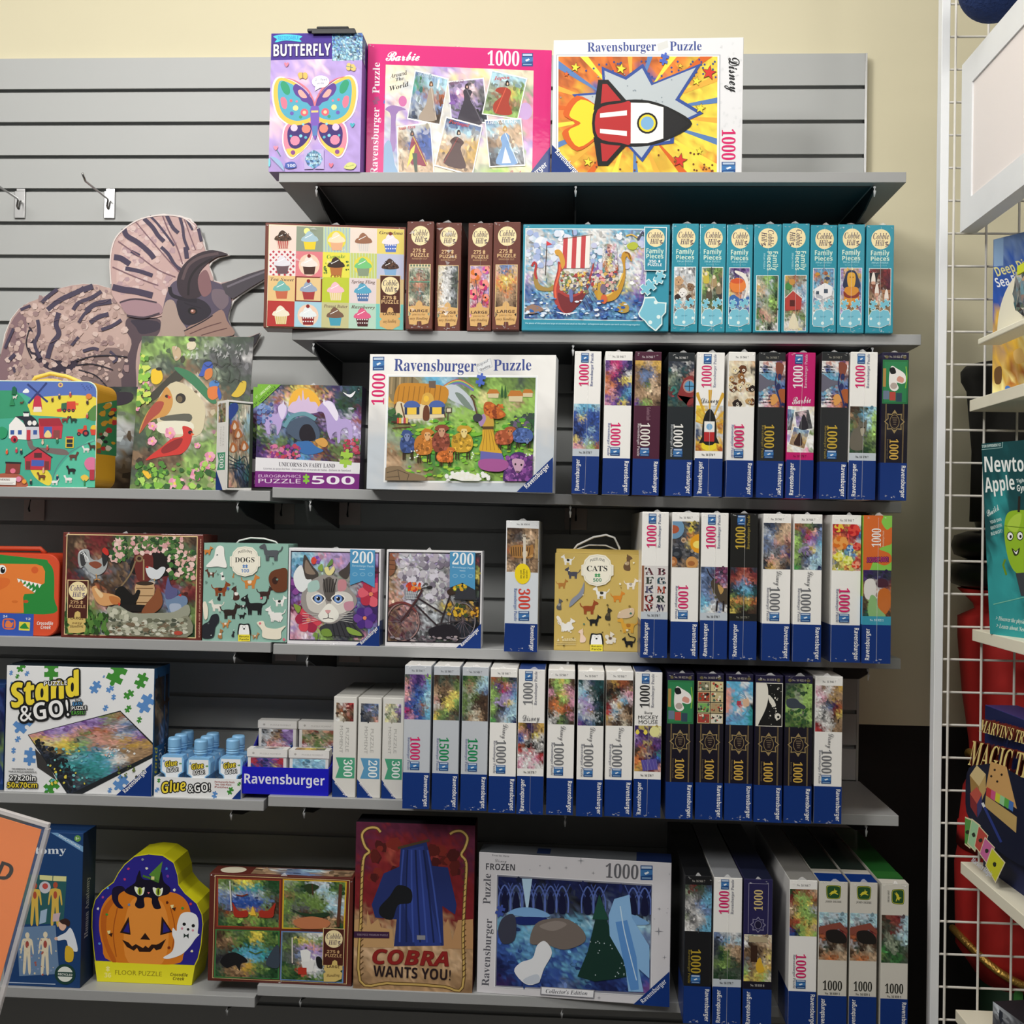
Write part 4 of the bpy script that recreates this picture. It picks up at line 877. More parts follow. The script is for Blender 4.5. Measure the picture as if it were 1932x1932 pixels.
a.clip(); a.part('maker_panel').P('#e6f0f0', [(1326, 208), (1556, 212), (1544, 660), (1322, 655)]).P('#2f8fa8', [(1334, 216), (1548, 220), (1536, 652), (1330, 648)]); hill_logo(a, 1440, 322, 92)
a.part('lettering').T('Family', (1345, 478), (1520, 482), 48, '#d8ecd8').T('Pieces', (1345, 530), (1518, 532), 44, '#d8ecd8').T('350', (1368, 574), (1445, 575), 28, '#f4f8f8').puz('#f4f8f8', 1475, 560, 14).T('PUZZLE', (1358, 608), (1500, 610), 26, '#f4f8f8')
a.T('The pieces of this puzzle are large on one end and small on the other - so beginners and experts can work on this image together', (112, 1200), (1275, 1212), 15, '#b8dce4', 'sansb')
a.part('piece_badge')
for c, d in (('#e6f6f4', 12), ('#7cc4d8', 0)):
    a.hold(True); a.puz(c, 1475, 725, 62+d, 25).puz(c, 1360, 825, 78+d, 50)
    P_ = [(1270, 1090), (1310, 1010), (1330, 940), (1420, 935), (1450, 985), (1530, 990), (1525, 1080), (1490, 1120), (1490, 1190), (1430, 1255), (1360, 1200), (1330, 1160), (1280, 1120)]
    m_ = np.mean(np.array(P_), axis=0); a.P(c, [tuple(m_+(np.array(p)-m_)*(1+d/110)) for p in P_]); a.hold(False)
a.hold(True); a.E('#e6f6f4', 1436, 978, 20).E('#e6f6f4', 1462, 1125, 20).E('#e6f6f4', 1378, 1180, 20); a.hold(False)
b.done(a); wrap(b, seed=8, bottom=False)
TE = ['hWhWG/hhWhh/SshWW/snSww/sSiin/iwwNs/wwWkN/NSnSw/hhwNn/LSaSN', 'aLqlL/ylqLn/aslLq/lqsLN/LEaqd/qLEqN/LqLLE/aLSqL/ESLnq/SLnSq', 'vVvVv/hVvvw/Oihvw/FOohw/yFoOw/hyxhz/czbhw/BczBb/bzBzB/dBzMB',
      'aLleq/ialhL/YsaeL/ishaE/LqalE/haLlL/qsaLL/LxsaN/eExsa/hLaqL/LWEkW', 'YSOaS/SsOSh/eahch/aehhz/FffhC/OfFFz/fFfFh/aLSLa/LihLL/wwiha/iwwjz', 'zczcz/oScYc/czOYz/cWwhc/whwwh/zwhWW/hzwhz/wwwhC/tbwhb/caSca', 'uYsYu/uYdYY/hdydz/uyYyz/uYoYz/iOROu/YoOoN/uYNYu/hxYYu/uSYsu', 'RRNRR/wnRRM/nwnRM/RNRNM/nswnN/nxiSN/NSsnn/LNSnS/LLeLS/NLnLS']
TL_ = ['teal upright box with puppies and white kitten picture, first after the viking box', 'teal upright box with monkeys in green jungle picture, second after the viking box', 'teal upright box with orange sunset and white curve picture, third after the viking box',
       'teal upright box with sideways lettering and leafy garden animals picture', 'teal upright box with sideways lettering and red barn picture', 'teal upright box with white boat on blue water picture', 'teal upright box with golden pharaoh picture', 'teal upright box with brown cows picture, rightmost on its shelf']
TQ = [[(78, 115), (258, 117), (240, 863), (57, 860)], [(265, 117), (443, 118), (428, 863), (247, 862)], [(450, 122), (627, 122), (613, 863), (434, 862)], [(640, 118), (825, 120), (810, 864), (622, 862)], [(835, 115), (1018, 116), (1003, 866), (817, 864)], [(1025, 125), (1203, 126), (1193, 866), (1012, 866)], [(1212, 122), (1397, 120), (1384, 868), (1200, 867)], [(1408, 126), (1592, 126), (1585, 868), (1396, 868)]]
def pups(a): [a.blob(c, x, y, r).E('#1a1412', x-r*.35, y-r*.1, .9).E('#1a1412', x+r*.35, y-r*.1, .9).E('#1a1412', x, y+r*.35, 1.3, 1) for x, y, r, c in ((14, 108, 9, '#c8a078'), (38, 120, 8, '#8a6a50'), (22, 132, 9, '#eeeae6'), (12, 140, 6, '#3a2a24'), (36, 140, 7, '#5a4438'))]
def monks(a): [a.S(c, [(x-5, y+14), (x-4, y), (x, y-8), (x+5, y-1), (x+6, y+14)]).E('#e8dcc0', x, y-3, 3, 3.6) for x, y, c in ((14, 98, '#c8b848'), (30, 104, '#a89068'), (40, 118, '#8a7a60'), (20, 128, '#5a5040'))]
def wave(a): a.E('#e8843c', 24, 116, 17, 14).E('#d85a30', 22, 108, 13, 5).S('#f0eae0', [(20, 88), (40, 96), (46, 118), (40, 142), (34, 146), (41, 124), (36, 104), (18, 92)]).S('#3a6ab0', [(6, 140), (16, 134), (30, 142), (48, 138), (48, 152), (6, 152)])
def barn(a): a.P('#b8443c', [(7, 140), (22, 126), (40, 140), (38, 162), (7, 164)]).L('#e8e0d8', [(7, 140), (22, 126), (40, 140)], 1.4).R('#5a2420', 16, 144, 26, 156).S('#e8e0c0', [(14, 196), (24, 168), (34, 196)]).E('#4a8a4a', 13, 118, 7).E('#c89048', 20, 110, 6)
def boat(a): a.P('#f0f0f2', [(8, 122), (30, 110), (46, 118), (44, 134), (20, 144), (9, 138)]).P('#b8bcc4', [(10, 128), (26, 136), (26, 142), (12, 138)]).R('#4a5868', 28, 122, 36, 130).R('#4a5868', 12, 126, 18, 132); [a.S(c, [(x-5, y), (x, y-4), (x+6, y), (x, y+3)]) for x, y, c in ((14, 94, '#c8903c'), (30, 92, '#a8603c'), (34, 102, '#3a4a6a'))]
def phar(a): a.S('#2a3450', [(14, 100), (20, 88), (34, 88), (41, 100), (44, 120), (12, 120)]).S('#e0a838', [(19, 102), (22, 92), (33, 92), (36, 102), (34, 116), (28, 122), (21, 116)]).L('#5a2a1a', [(28, 118), (28, 130)], 3).S('#d89030', [(14, 122), (27, 118), (42, 122), (40, 150), (16, 150)]).S('#8a3428', [(12, 126), (22, 134), (34, 134), (44, 126), (40, 138), (16, 138)]).L('#3a2418', [(24, 100), (26, 100)], 1.6).L('#3a2418', [(30, 100), (32, 100)], 1.6)
def cows(a): [a.S(c, [(x-9, y-6), (x-13, y-9), (x-4, y-9), (x+4, y-9), (x+13, y-9), (x+9, y-5), (x+6, y+9), (x, y+13), (x-6, y+9)]).S('#f0e6dc', [(x-2, y-8), (x+2, y-8), (x+4, y+9), (x-4, y+9)]).E('#d8a890', x, y+10, 4.5, 3).E('#14100e', x-5, y-2, 1).E('#14100e', x+5, y-2, 1) for x, y, c in ((14, 100, '#2a2224'), (21, 122, '#7a4430'), (40, 132, '#a8785a'))]
TD = [pups, monks, wave, None, barn, boat, phar, cows]
for k in range(8): teal_spine(TQ[k], TL_[k], TE[k], seed=20+k, flip=k in (3, 4), Y=-.290, draw=TD[k])
# ================================================================ THIRD SHELF
# ---- triceratops floor puzzle board standing against the slatwall
q = [(-60, 380), (1960, 380), (1960, 2310), (-60, 2310)]
OUT = [(-60, 1560), (0, 1400), (30, 1230), (75, 1120), (130, 1050), (200, 1005), (260, 985), (330, 950), (420, 905), (500, 885), (580, 875), (680, 878), (780, 908), (792, 890), (775, 800), (785, 720), (790, 650), (805, 590), (830, 540), (860, 525), (890, 480), (925, 460), (960, 430), (1005, 415), (1050, 397), (1100, 390), (1150, 383), (1200, 395), (1260, 395), (1300, 408), (1340, 418), (1370, 460), (1400, 500), (1430, 570), (1445, 640), (1490, 640), (1540, 645), (1580, 655), (1612, 675), (1540, 692), (1490, 722), (1470, 755), (1490, 800), (1500, 850), (1560, 868), (1640, 850), (1730, 812), (1850, 772), (1950, 745), (1930, 800), (1850, 855), (1760, 910), (1690, 955), (1640, 1000), (1612, 1060), (1602, 1120), (1622, 1180), (1645, 1240), (1700, 1258), (1770, 1247), (1830, 1222), (1800, 1290), (1770, 1340), (1700, 1440), (1560, 1500), (1480, 1640), (1420, 1800), (1380, 2000), (1500, 2310), (-60, 2310)]
zb_ = Z['3L']; yb_ = -0.012
pts = []
for p in OUT:
    w = at_y(*px('F', p), yb_); pts.append((float(w[0]), max(zb_+0.0005, float(w[2]))))
dino = MB().prism(pts, yb_, yb_+0.005).build('dinosaur_puzzle', mat('white_puzzle_edge', '#e6e0dc', rough=0.6)); tag(dino, 'assembled triceratops floor puzzle standing against the grey slatwall', 'dinosaur puzzle')
def dface(u, v, e):
    tl, tr, br, bl = [at_y(*px('F', p), yb_) for p in q]
    P = (np.outer((1-u)*(1-v), tl)+np.outer(u*(1-v), tr)+np.outer(u*v, br)+np.outer((1-u)*v, bl)); P[:, 1] = yb_-e; P[:, 2] = np.maximum(P[:, 2], zb_+0.0007); return P
a = Art(dface, q, 9); a.part('dinosaur_picture')
cen = np.array((1000, 1000)); inset = [tuple(np.array(p)+(cen-np.array(p))/np.linalg.norm(cen-np.array(p))*9) for p in OUT]
BODY = '#b09088'
a.P('#b89c98', inset)
def stripes(col, L_):
    for w, pp in L_: a.L(col, pp, w, smooth=True)
# body
BD = [(0, 1400), (80, 1140), (200, 1020), (300, 970), (480, 900), (640, 885), (790, 920), (900, 1010), (1150, 1100), (1000, 1250), (950, 1500), (700, 1560), (400, 1600), (30, 1560)]
a.S('#bda29a', [(0, 1400), (80, 1140), (200, 1020), (300, 970), (480, 900), (640, 885), (790, 920), (900, 1010), (1150, 1100), (1000, 1250), (950, 1500), (700, 1560), (400, 1600), (30, 1560)])
a.S('#8a6e74', [(0, 1400), (80, 1150), (170, 1060), (190, 1200), (150, 1400), (60, 1540), (-50, 1560)]); a.S('#c6aaa2', [(250, 1150), (420, 1050), (700, 1020), (850, 1100), (900, 1300), (700, 1400), (560, 1380), (300, 1300)])
a.S('#3a3040', [(180, 1120), (210, 1200), (190, 1300), (260, 1420), (380, 1490), (520, 1500), (560, 1400), (500, 1420), (360, 1400), (260, 1300), (230, 1200)]); a.S('#86706e', [(560, 1420), (720, 1330), (900, 1350), (960, 1500), (900, 1640), (700, 1640), (560, 1540)])
a.S('#5a4a52', [(900, 1120), (1000, 1110), (1130, 1130), (1110, 1240), (1000, 1270), (960, 1420), (960, 1620), (880, 1700), (860, 1500), (930, 1300), (890, 1200)]); a.S('#3c3442', [(930, 1130), (1110, 1140), (1120, 1200), (1000, 1230), (960, 1180)])
a.spray(['#d0b4ac', '#ab8f8a', '#9f8484', '#c8aca4', '#d8c0b8', '#b49890'], (60, 900, 900, 1620), 420, 10, 26, within=BD)
stripes('#4a4258', [(26, [(300, 1010), (350, 960), (410, 915)]), (34, [(340, 1060), (430, 990), (560, 930), (600, 905)]), (40, [(590, 920), (660, 895)]), (26, [(520, 1060), (560, 1010), (650, 975), (720, 930)]), (36, [(610, 1070), (680, 1020), (790, 1000)]), (22, [(560, 1150), (600, 1090), (640, 1060)]),
    (34, [(420, 1080), (400, 1160), (420, 1230), (370, 1300), (340, 1400)]), (24, [(270, 1130), (280, 1220), (250, 1300), (290, 1400)]), (30, [(640, 1150), (700, 1110), (770, 1090)]), (24, [(720, 1200), (800, 1170), (860, 1130)]), (20, [(100, 1190), (60, 1280), (40, 1330)]), (26, [(110, 1370), (70, 1410)]), (20, [(510, 1310), (560, 1250)]), (22, [(590, 1350), (660, 1330), (700, 1340)]), (18, [(780, 1350), (830, 1400), (800, 1430)]), (20, [(150, 1060), (220, 1030)]), (16, [(100, 1460), (110, 1500)])])
stripes('#2c2632', [(10, [(540, 1420), (640, 1390), (760, 1380), (900, 1390)]), (9, [(540, 1450), (660, 1440), (800, 1480)]), (9, [(560, 1480), (680, 1520), (760, 1600)]), (8, [(210, 1200), (190, 1300), (230, 1400)])])
# frill
FR = [(792, 880), (785, 720), (815, 570), (890, 485), (1000, 418), (1150, 392), (1290, 408), (1380, 480), (1440, 620), (1480, 780), (1490, 870), (1300, 960), (1150, 1100), (1000, 1110), (880, 1060), (800, 960)]
a.S('#c8a8a4', FR); a.S('#d4b6b0', [(830, 880), (840, 700), (900, 560), (1050, 470), (1180, 440), (1200, 560), (1120, 700), (1000, 800), (900, 880)]); a.spray(['#d8bcb8', '#b89aa0', '#dcc4c0', '#c8a8a8'], (850, 440, 1420, 950), 170, 10, 26, within=FR)
stripes('#463c54', [(36, [(880, 490), (900, 540), (980, 590), (1060, 660), (1090, 700)]), (30, [(1020, 420), (1080, 480), (1120, 540), (1160, 580)]), (16, [(1060, 400), (1110, 450), (1180, 540), (1230, 610)]), (26, [(1180, 400), (1220, 480), (1260, 520)]), (20, [(1270, 410), (1290, 480), (1300, 560), (1330, 640)]), (40, [(810, 690), (860, 700), (920, 740)]), (24, [(930, 650), (990, 680)]), (28, [(890, 770), (990, 790), (1080, 820)]), (24, [(1140, 620), (1190, 670), (1240, 750), (1300, 790)]), (44, [(800, 900), (880, 920), (960, 930), (1080, 960)]), (22, [(1400, 490), (1420, 580)]), (16, [(1320, 430), (1360, 500)]), (30, [(1310, 620), (1320, 700)])])
stripes('#80606a', [(9, [(1150, 400), (1190, 500), (1250, 620), (1290, 740)]), (8, [(960, 440), (1060, 560), (1180, 700), (1270, 800)]), (8, [(840, 580), (980, 680), (1120, 780), (1240, 830)]), (8, [(800, 760), (960, 830), (1120, 890)]), (7, [(1300, 420), (1350, 560), (1380, 640)])])
stripes('#e8dcd8', [(9, [(790, 880), (783, 720), (812, 575), (888, 488), (1000, 422), (1150, 396), (1290, 412), (1376, 478)])])
a.S('#a88890', [(860, 1000), (1000, 980), (1130, 1020), (1140, 1090), (1000, 1110), (900, 1090)]); stripes('#4a3c48', [(12, [(850, 1010), (960, 985), (1110, 1010)]), (14, [(900, 1100), (1020, 1115), (1130, 1085)])])
# face
a.S('#5a5064', [(1200, 900), (1260, 850), (1400, 830), (1500, 860), (1580, 900), (1630, 1000), (1605, 1120), (1640, 1240), (1400, 1260), (1200, 1250), (1150, 1150), (1160, 1020)])
a.S('#b09a90', [(1170, 1010), (1230, 1000), (1270, 1120), (1320, 1200), (1290, 1250), (1150, 1250), (1140, 1150)]); a.S('#a48478', [(1330, 1180), (1460, 1120), (1560, 1060), (1600, 1140), (1640, 1240), (1330, 1250)])
a.S('#2e2834', [(1250, 1000), (1330, 970), (1440, 1000), (1490, 1070), (1440, 1130), (1330, 1170), (1270, 1120)]); a.E('#181418', 1360, 1070, 34, 26, 10).E('#8a5a4a', 1362, 1072, 18, 15).E('#e0b8b0', 1358, 1068, 8, 8)
stripes('#241e2a', [(26, [(1200, 900), (1220, 960), (1320, 990), (1390, 1000)]), (8, [(1300, 1010), (1350, 1030), (1420, 1050)]), (8, [(1300, 1210), (1420, 1150), (1500, 1100)])]); stripes('#6a4a48', [(7, [(1340, 1230), (1460, 1180), (1560, 1150)]), (7, [(1420, 1240), (1520, 1210), (1600, 1190)])])
a.S('#7a6a74', [(1500, 920), (1590, 930), (1610, 1010), (1560, 1060), (1500, 1000)])
# horns
HRN = [(1250, 870), (1270, 790), (1320, 720), (1400, 665), (1500, 642), (1608, 672), (1530, 690), (1460, 740), (1410, 800), (1400, 870), (1420, 960), (1330, 985), (1270, 950)]
a.S('#3a2e36', HRN); a.L('#5e4c50', [(1290, 850), (1330, 750), (1420, 690), (1540, 665)], 20, smooth=True); a.L('#221a20', [(1330, 960), (1340, 850), (1400, 760), (1500, 700)], 16, smooth=True)
a.S('#8a6468', [(1400, 830), (1450, 780), (1480, 840), (1490, 930), (1440, 970), (1405, 920)])
a.P('#4c464e', [(1560, 880), (1650, 850), (1740, 812), (1950, 748), (1930, 800), (1850, 850), (1760, 905), (1640, 985), (1590, 950)]); a.L('#77707a', [(1600, 900), (1740, 840), (1900, 780)], 14, smooth=True); a.P('#2e2a32', [(1690, 1270), (1770, 1247), (1830, 1222), (1800, 1290), (1760, 1345)])
# ground: logs and grass under its chest
a.pic([(-60, 1600), (1500, 1600), (1500, 2310), (-60, 2310)], 'NNddqdNN/dNqLlLqN/nLLlLLqq/NNSnWgNN/nNSWhnNn/nGnWhSNN/NNSnnGNN/NnNSnNNN/kNNnNNkk', cells=(40, 22), noise=.12)
a.S('#38303a', [(20, 1560), (400, 1620), (700, 1640), (930, 1640), (900, 1720), (600, 1740), (0, 1700)])
# jigsaw cut lines
for k in range(9):
    y0 = 480+k*140
    a.L('#7c6468', [(300+((k*37) % 90), y0+520 if y0 < 800 else y0+100)] + [(300+j*60, (y0+520 if y0 < 800 else y0+100)+(12 if j % 2 else -12)) for j in range(1, 9)], 2.2, smooth=True)
a.build(dino, M_print)

# ---- yellow and green farm lunchbox
q = [(-300, 372), (700, 385), (695, 1158), (-300, 1146)]
def round_box(rf, col, side):
    def f(s):
        W, D, H = s.W, s.D, s.Hh; r = H*rf; bm = bmesh.new(); P = []
        for cx, cz, a0 in ((W-r, H-r, 0), (r, H-r, 90), (r, r, 180), (W-r, r, 270)):
            for k in range(9): t = math.radians(a0+90*k/8); P.append((cx+r*math.cos(t), cz+r*math.sin(t)))
        n = len(P); rings = []
        for y, ins in ((0.0, .0015), (.0015, 0), (D-.003, 0), (D, .003)):
            rings.append([bm.verts.new((W/2+(x-W/2)*(1-2*ins/W), y, H/2+(z-H/2)*(1-2*ins/H))) for x, z in P])
        for A, B in zip(rings, rings[1:]):
            for k in range(n): bm.faces.new((A[k], A[(k+1) % n], B[(k+1) % n], B[k]))
        bm.faces.new(rings[0]); bm.faces.new(rings[-1][::-1]); bmesh.ops.recalc_face_normals(bm, faces=bm.faces)
        me = bpy.data.meshes.new('case'); bm.to_mesh(me); bm.free(); ca = me.color_attributes.new('Col', 'FLOAT_COLOR', 'CORNER')
        for p in me.polygons:
            c = C_(col if abs(p.normal.y) > .8 else side)
            for li in p.loop_indices: ca.data[li].color = (*c, 1)
        return me
    return f
b = Box('G', q, Z['3L'], 'lunchbox_puzzle', 'lunchbox', 'yellow lunchbox case printed with a green farm scene, at the left edge', col='#46a48a', Y=-0.272, depth=0.095, seed=10, mesh=round_box(.1, '#48ad92', '#d8a028'))
a = b.art(); a.part('cover_print')
r_ = 80
RQ = [(-300, 1146), (-300, 372), (628, 384)] + [(628+68*math.sin(math.radians(t)), 452-68*math.cos(math.radians(t))) for t in (20, 45, 70)] + [(697, 455), (694, 1080)] + [(626+66*math.cos(math.radians(t)), 1086+66*math.sin(math.radians(t))) for t in (20, 45, 70)] + [(630, 1156)]
a.P('#eef0e8', RQ)
cc = np.array((200, 765)); a.P('#4aae94', [tuple(cc+(np.array(p)-cc)*np.array((.988, .985))) for p in RQ])
a.clip((-300, 378, 692, 1152))
a.P('#5a74bc', [(-300, 380), (628, 392), (668, 410), (688, 440), (692, 520), (500, 485), (220, 510), (150, 470), (-300, 470)])
a.S('#ecd84a', [(190, 560), (260, 505), (500, 486), (660, 495), (698, 520), (698, 580), (640, 640), (560, 655), (380, 640), (200, 625)]); a.S('#3a9a72', [(-300, 480), (60, 450), (130, 480), (190, 560), (210, 640), (120, 650), (-300, 650)]); a.S('#5cc4a4', [(380, 1160), (440, 1000), (560, 880), (694, 820), (694, 1160)])
for y0 in (830, 1000): a.L('#5a8a8a', [(385, 1100), (420, 1000), (520, 890), (690, 815)], 7, smooth=True)
a.S('#7a6a68', [(195, 815), (230, 815), (250, 860), (380, 870), (470, 880), (500, 915), (440, 920), (350, 905), (240, 890), (205, 860)]); a.S('#ecd84a', [(228, 1015), (330, 1020), (380, 1085), (360, 1140), (290, 1110), (240, 1060)]); a.S('#b0604a', [(-60, 1080), (40, 1050), (140, 1060), (185, 1100), (190, 1152), (-60, 1152)]); a.S('#5a8a4a', [(640, 600), (694, 560), (694, 670), (620, 650)])
# windmill
a.P('#c8344c', [(240, 490), (285, 490), (300, 590), (228, 590)]).P('#f0e4d8', [(238, 570), (292, 570), (296, 608), (234, 608)]).E('#8a2440', 263, 488, 24, 18, a0=180, a1=360)
for t in (40, 130, 220, 310): a.P('#33407a', [(263+8*math.cos(math.radians(t+90)), 470+8*math.sin(math.radians(t+90))), (263+100*math.cos(math.radians(t))+9*math.cos(math.radians(t+90)), 470+100*math.sin(math.radians(t))+9*math.sin(math.radians(t+90))), (263+100*math.cos(math.radians(t))-6*math.cos(math.radians(t+90)), 470+100*math.sin(math.radians(t))-6*math.sin(math.radians(t+90))), (263-4*math.cos(math.radians(t+90)), 470-4*math.sin(math.radians(t+90)))])
a.S('#f2f4f4', [(155, 458), (180, 436), (200, 452), (195, 468), (160, 468)]).E('#e8c870', 430, 411, 18).E('#8a5a90', 430, 411, 9)
for k in range(9): a.P('#33407a', [(580+k*9, 408+(k*13) % 40), (590+k*9, 404+(k*13) % 40), (586+k*9, 412+(k*13) % 40)])
# harvester, tractor
a.P('#d84838', [(478, 532), (540, 530), (545, 590), (476, 592)]).P('#3a6a50', [(440, 545), (478, 540), (478, 595), (436, 598)]).P('#e8803a', [(540, 540), (565, 545), (560, 560), (542, 556)]).P('#d84838', [(405, 590), (440, 580), (440, 606), (410, 606)])
for x, r in ((462, 14), (495, 12), (525, 12)): a.E('#22303a', x, 597, r).E('#c04040', x, 597, r*.4)
a.P('#d84838', [(560, 735), (600, 730), (605, 705), (625, 705), (630, 760), (562, 768)]).E('#22303a', 620, 762, 24).E('#c04040', 620, 762, 12).E('#22303a', 570, 768, 14).E('#c04040', 570, 768, 6).S('#ecc83a', [(655, 730), (665, 706), (690, 706), (697, 735)]).P('#d84838', [(650, 735), (698, 735), (690, 775), (660, 775)])
# white barn with black roof and red barn
a.P('#f2efec', [(60, 700), (110, 640), (165, 690), (185, 715), (185, 810), (60, 800)]).P('#d0d0d8', [(185, 715), (285, 715), (285, 800), (185, 810)]).P('#2a2e38', [(100, 640), (220, 632), (255, 660), (285, 716), (180, 716), (160, 670)]).P('#f2efec', [(160, 615), (205, 615), (203, 640), (165, 640)]).P('#22303a', [(160, 605), (208, 605), (200, 618), (166, 618)])
for x in (210, 245): a.E('#f2efec', x, 688, 16, 18)
for x in (85, 140, 252): a.R('#3a5aa0', x-14, 740, x+14, 772)
a.R('#c83848', 190, 738, 218, 812).P('#c83848', [(275, 660), (430, 655), (452, 705), (445, 800), (285, 800)]).P('#a82c3c', [(275, 655), (425, 652), (455, 708), (290, 712)]).P('#4a64b8', [(315, 715), (375, 715), (375, 790), (315, 790)]).S('#f0d890', [(320, 770), (345, 740), (370, 770), (365, 792), (325, 792)]).R('#8a4a48', 385, 740, 432, 798).E('#c03a48', 100, 805, 26, 26).E('#3a1a28', 104, 812, 10, 14)
# red stable
a.P('#c83848', [(180, 935), (275, 872), (372, 935), (368, 1028), (185, 1025)]).L('#3a2a30', [(172, 938), (275, 868), (380, 938)], 9).P('#4a64b8', [(230, 955), (322, 958), (320, 1002), (228, 1000)]).R('#5a3034', 248, 905, 304, 940).R('#7a3a3c', 190, 965, 222, 1022).R('#7a3a3c', 325, 965, 358, 1025).P('#8a4038', [(45, 970), (150, 975), (145, 1055), (40, 1050)]).P('#2a2428', [(38, 968), (155, 972), (152, 985), (40, 982)]).E('#e87890', 95, 1035, 20, 18)
a.R('#ecc83a', 475, 790, 535, 868).R('#c03848', 480, 785, 530, 800).R('#22303a', 483, 806, 527, 832).R('#22303a', 483, 838, 527, 862)
# animals and trees
def beast(x, y, s, c, dirx=1, legs=True):
    a.S(c, [(x-30*s*dirx, y-8*s), (x-10*s*dirx, y-14*s), (x+14*s*dirx, y-13*s), (x+24*s*dirx, y-34*s), (x+38*s*dirx, y-30*s), (x+36*s*dirx, y-22*s), (x+26*s*dirx, y-6*s), (x+18*s*dirx, y+8*s), (x-26*s*dirx, y+8*s)])
    a.hold(True)
    for lx in (-24, -14, 12, 20): a.R(c, x+lx*s*dirx-2.5*s, y+4*s, x+lx*s*dirx+2.5*s, y+28*s)
    a.hold(False)
for x, y, s, c, d in ((535, 930, 1, '#6a4038', 1), (520, 1030, 1, '#2a2428', -1), (625, 880, .8, '#e8e4e0', -1), (672, 860, .9, '#4a342c', -1), (500, 1095, .9, '#f0ece8', -1), (305, 1075, .9, '#7a4a30', -1), (530, 665, .8, '#2e4038', -1), (470, 665, .8, '#8a3a38', 1), (405, 1115, .8, '#f4f0ee', 1), (100, 500, .5, '#e8e0d8', 1), (150, 540, .4, '#6a4a3a', 1)): beast(x, y, s, c, d)
a.S('#e07aa0', [(615, 980), (640, 940), (694, 945), (694, 1030), (640, 1025)]).R('#b83848', 655, 1025, 690, 1100).S('#f0c850', [(590, 1080), (620, 1060), (650, 1085), (620, 1110)]).R('#3a8a50', 614, 1100, 624, 1140).S('#2e9a6a', [(-20, 740), (10, 715), (50, 740), (40, 790), (0, 800)]).P('#1e6a4a', [(75, 480), (80, 430), (95, 420), (110, 435), (110, 480)]).P('#2e8a5a', [(60, 560), (80, 490), (100, 560)]).E('#e08040', 640, 495, 22, 20).E('#e890b0', 140, 1095, 20).E('#f0a040', 182, 1112, 16)
for x, y, c in ((375, 520, '#5a4030'), (425, 500, '#3a3a50'), (505, 485, '#c04848'), (630, 540, '#3a2a30'), (630, 640, '#c04848'), (415, 820, '#2a7a5a'), (345, 870, '#c04848'), (310, 830, '#e8c8b0'), (120, 890, '#c83a50'), (155, 900, '#2a3a4a'), (50, 900, '#e8603a'), (230, 1120, '#2a3038'), (422, 1085, '#2a3a5a'), (320, 1035, '#e8b090')): a.E(c, x, y, 9, 16, n=8).E('#e0b090', x, y-18, 7, 7, n=8)
a.P('#f4f2ee', [(-60, 1085), (124, 1085), (120, 1138), (-60, 1134)]).T('WARNING', (-8, 1105), (76, 1106), 15, '#6a3a30').R('#b0aaa8', 0, 1118, 110, 1121).R('#b0aaa8', 0, 1127, 100, 1130)
a.clip()
rr_ = b.art('right', [(700, 400), (805, 480), (800, 1120), (695, 1150)]); rr_.part('side_print')
rr_.clip((700, 560, 803, 910)); rr_.R('#3a8a5a', 700, 560, 803, 910).spray(['#c03838', '#e8c040', '#2a2a30', '#d8a030', '#e8e0d0', '#8a4a38'], (705, 570, 800, 905), 26, 8, 26); rr_.clip()
b.done(a, rr_)
MB().tube([(b.W-.16, .045, b.Hh-.001), (b.W-.152, .045, b.Hh+.012), (b.W-.12, .045, b.Hh+.021), (b.W-.085, .045, b.Hh+.015), (b.W-.055, .045, b.Hh+.003), (b.W-.045, .045, b.Hh-.001)], .0042, n=10).build('handle', mat('yellow_strap', '#e6d264', rough=.6), b.o, smooth=True)
MB().prism([(b.W-.12+.035*math.cos(t), b.Hh-.002+.012*math.sin(t)) for t in [math.pi*k/10 for k in range(11)]], .04, .055).build('handle_tab', mat('yellow_tab', '#e2cf5c', rough=.6), b.o)

# ---- birds tray puzzle, leaning back
q = [(1065, 55), (1845, 60), (1778, 1168), (945, 1160)]
b = Box('G', q, Z['3L'], 'tray_puzzle', 'tray puzzle', 'tray puzzle of red cardinals and songbirds at a birdhouse, leaning upright', col='#d8d8d4', Y=-0.19, depth=0.004, tilt=0.14, m=M_print, seed=11)
a = b.art(); a.part('cover_picture')
a.pic(q, 'qLlLlqLaqqq/LllLLLaqGqG/lLqLlaqGqGW/LaqqnqqGqGG/laqqnnqaqqG/LqnnniSqqqq/pLnSiiSnqqG/LnSiiiiSnqq/nLSiiiiSanL/NLaSiiiSLaL/LNLSSiSaLlL/qLLiiiiLpLl/qELaiiaLLlL/qEqLpaLlLpl/nNnnNLLlLlL/nNnNnlLlLpp/qLqnLlLlppp/qLLlLLLlplL/LqlLpplLlLa', cells=(40, 50), noise=.12)
a.S('#3c3a30', [(1045, 480), (1100, 470), (1290, 300), (1310, 290), (1350, 340), (1280, 400), (1110, 520)]).S('#3a7a54', [(1290, 285), (1330, 275), (1440, 330), (1580, 500), (1540, 520), (1420, 400)]).S('#cfc4a4', [(1160, 520), (1300, 370), (1480, 500), (1500, 640), (1440, 760), (1200, 740)]).E('#2a2420', 1330, 490, 36, 36).E('#6a5a40', 1322, 496, 20, 24).S('#5a5a50', [(1200, 620), (1390, 600), (1385, 660), (1200, 650)]).S('#e0dcc8', [(1170, 660), (1400, 660), (1390, 740), (1180, 740)])
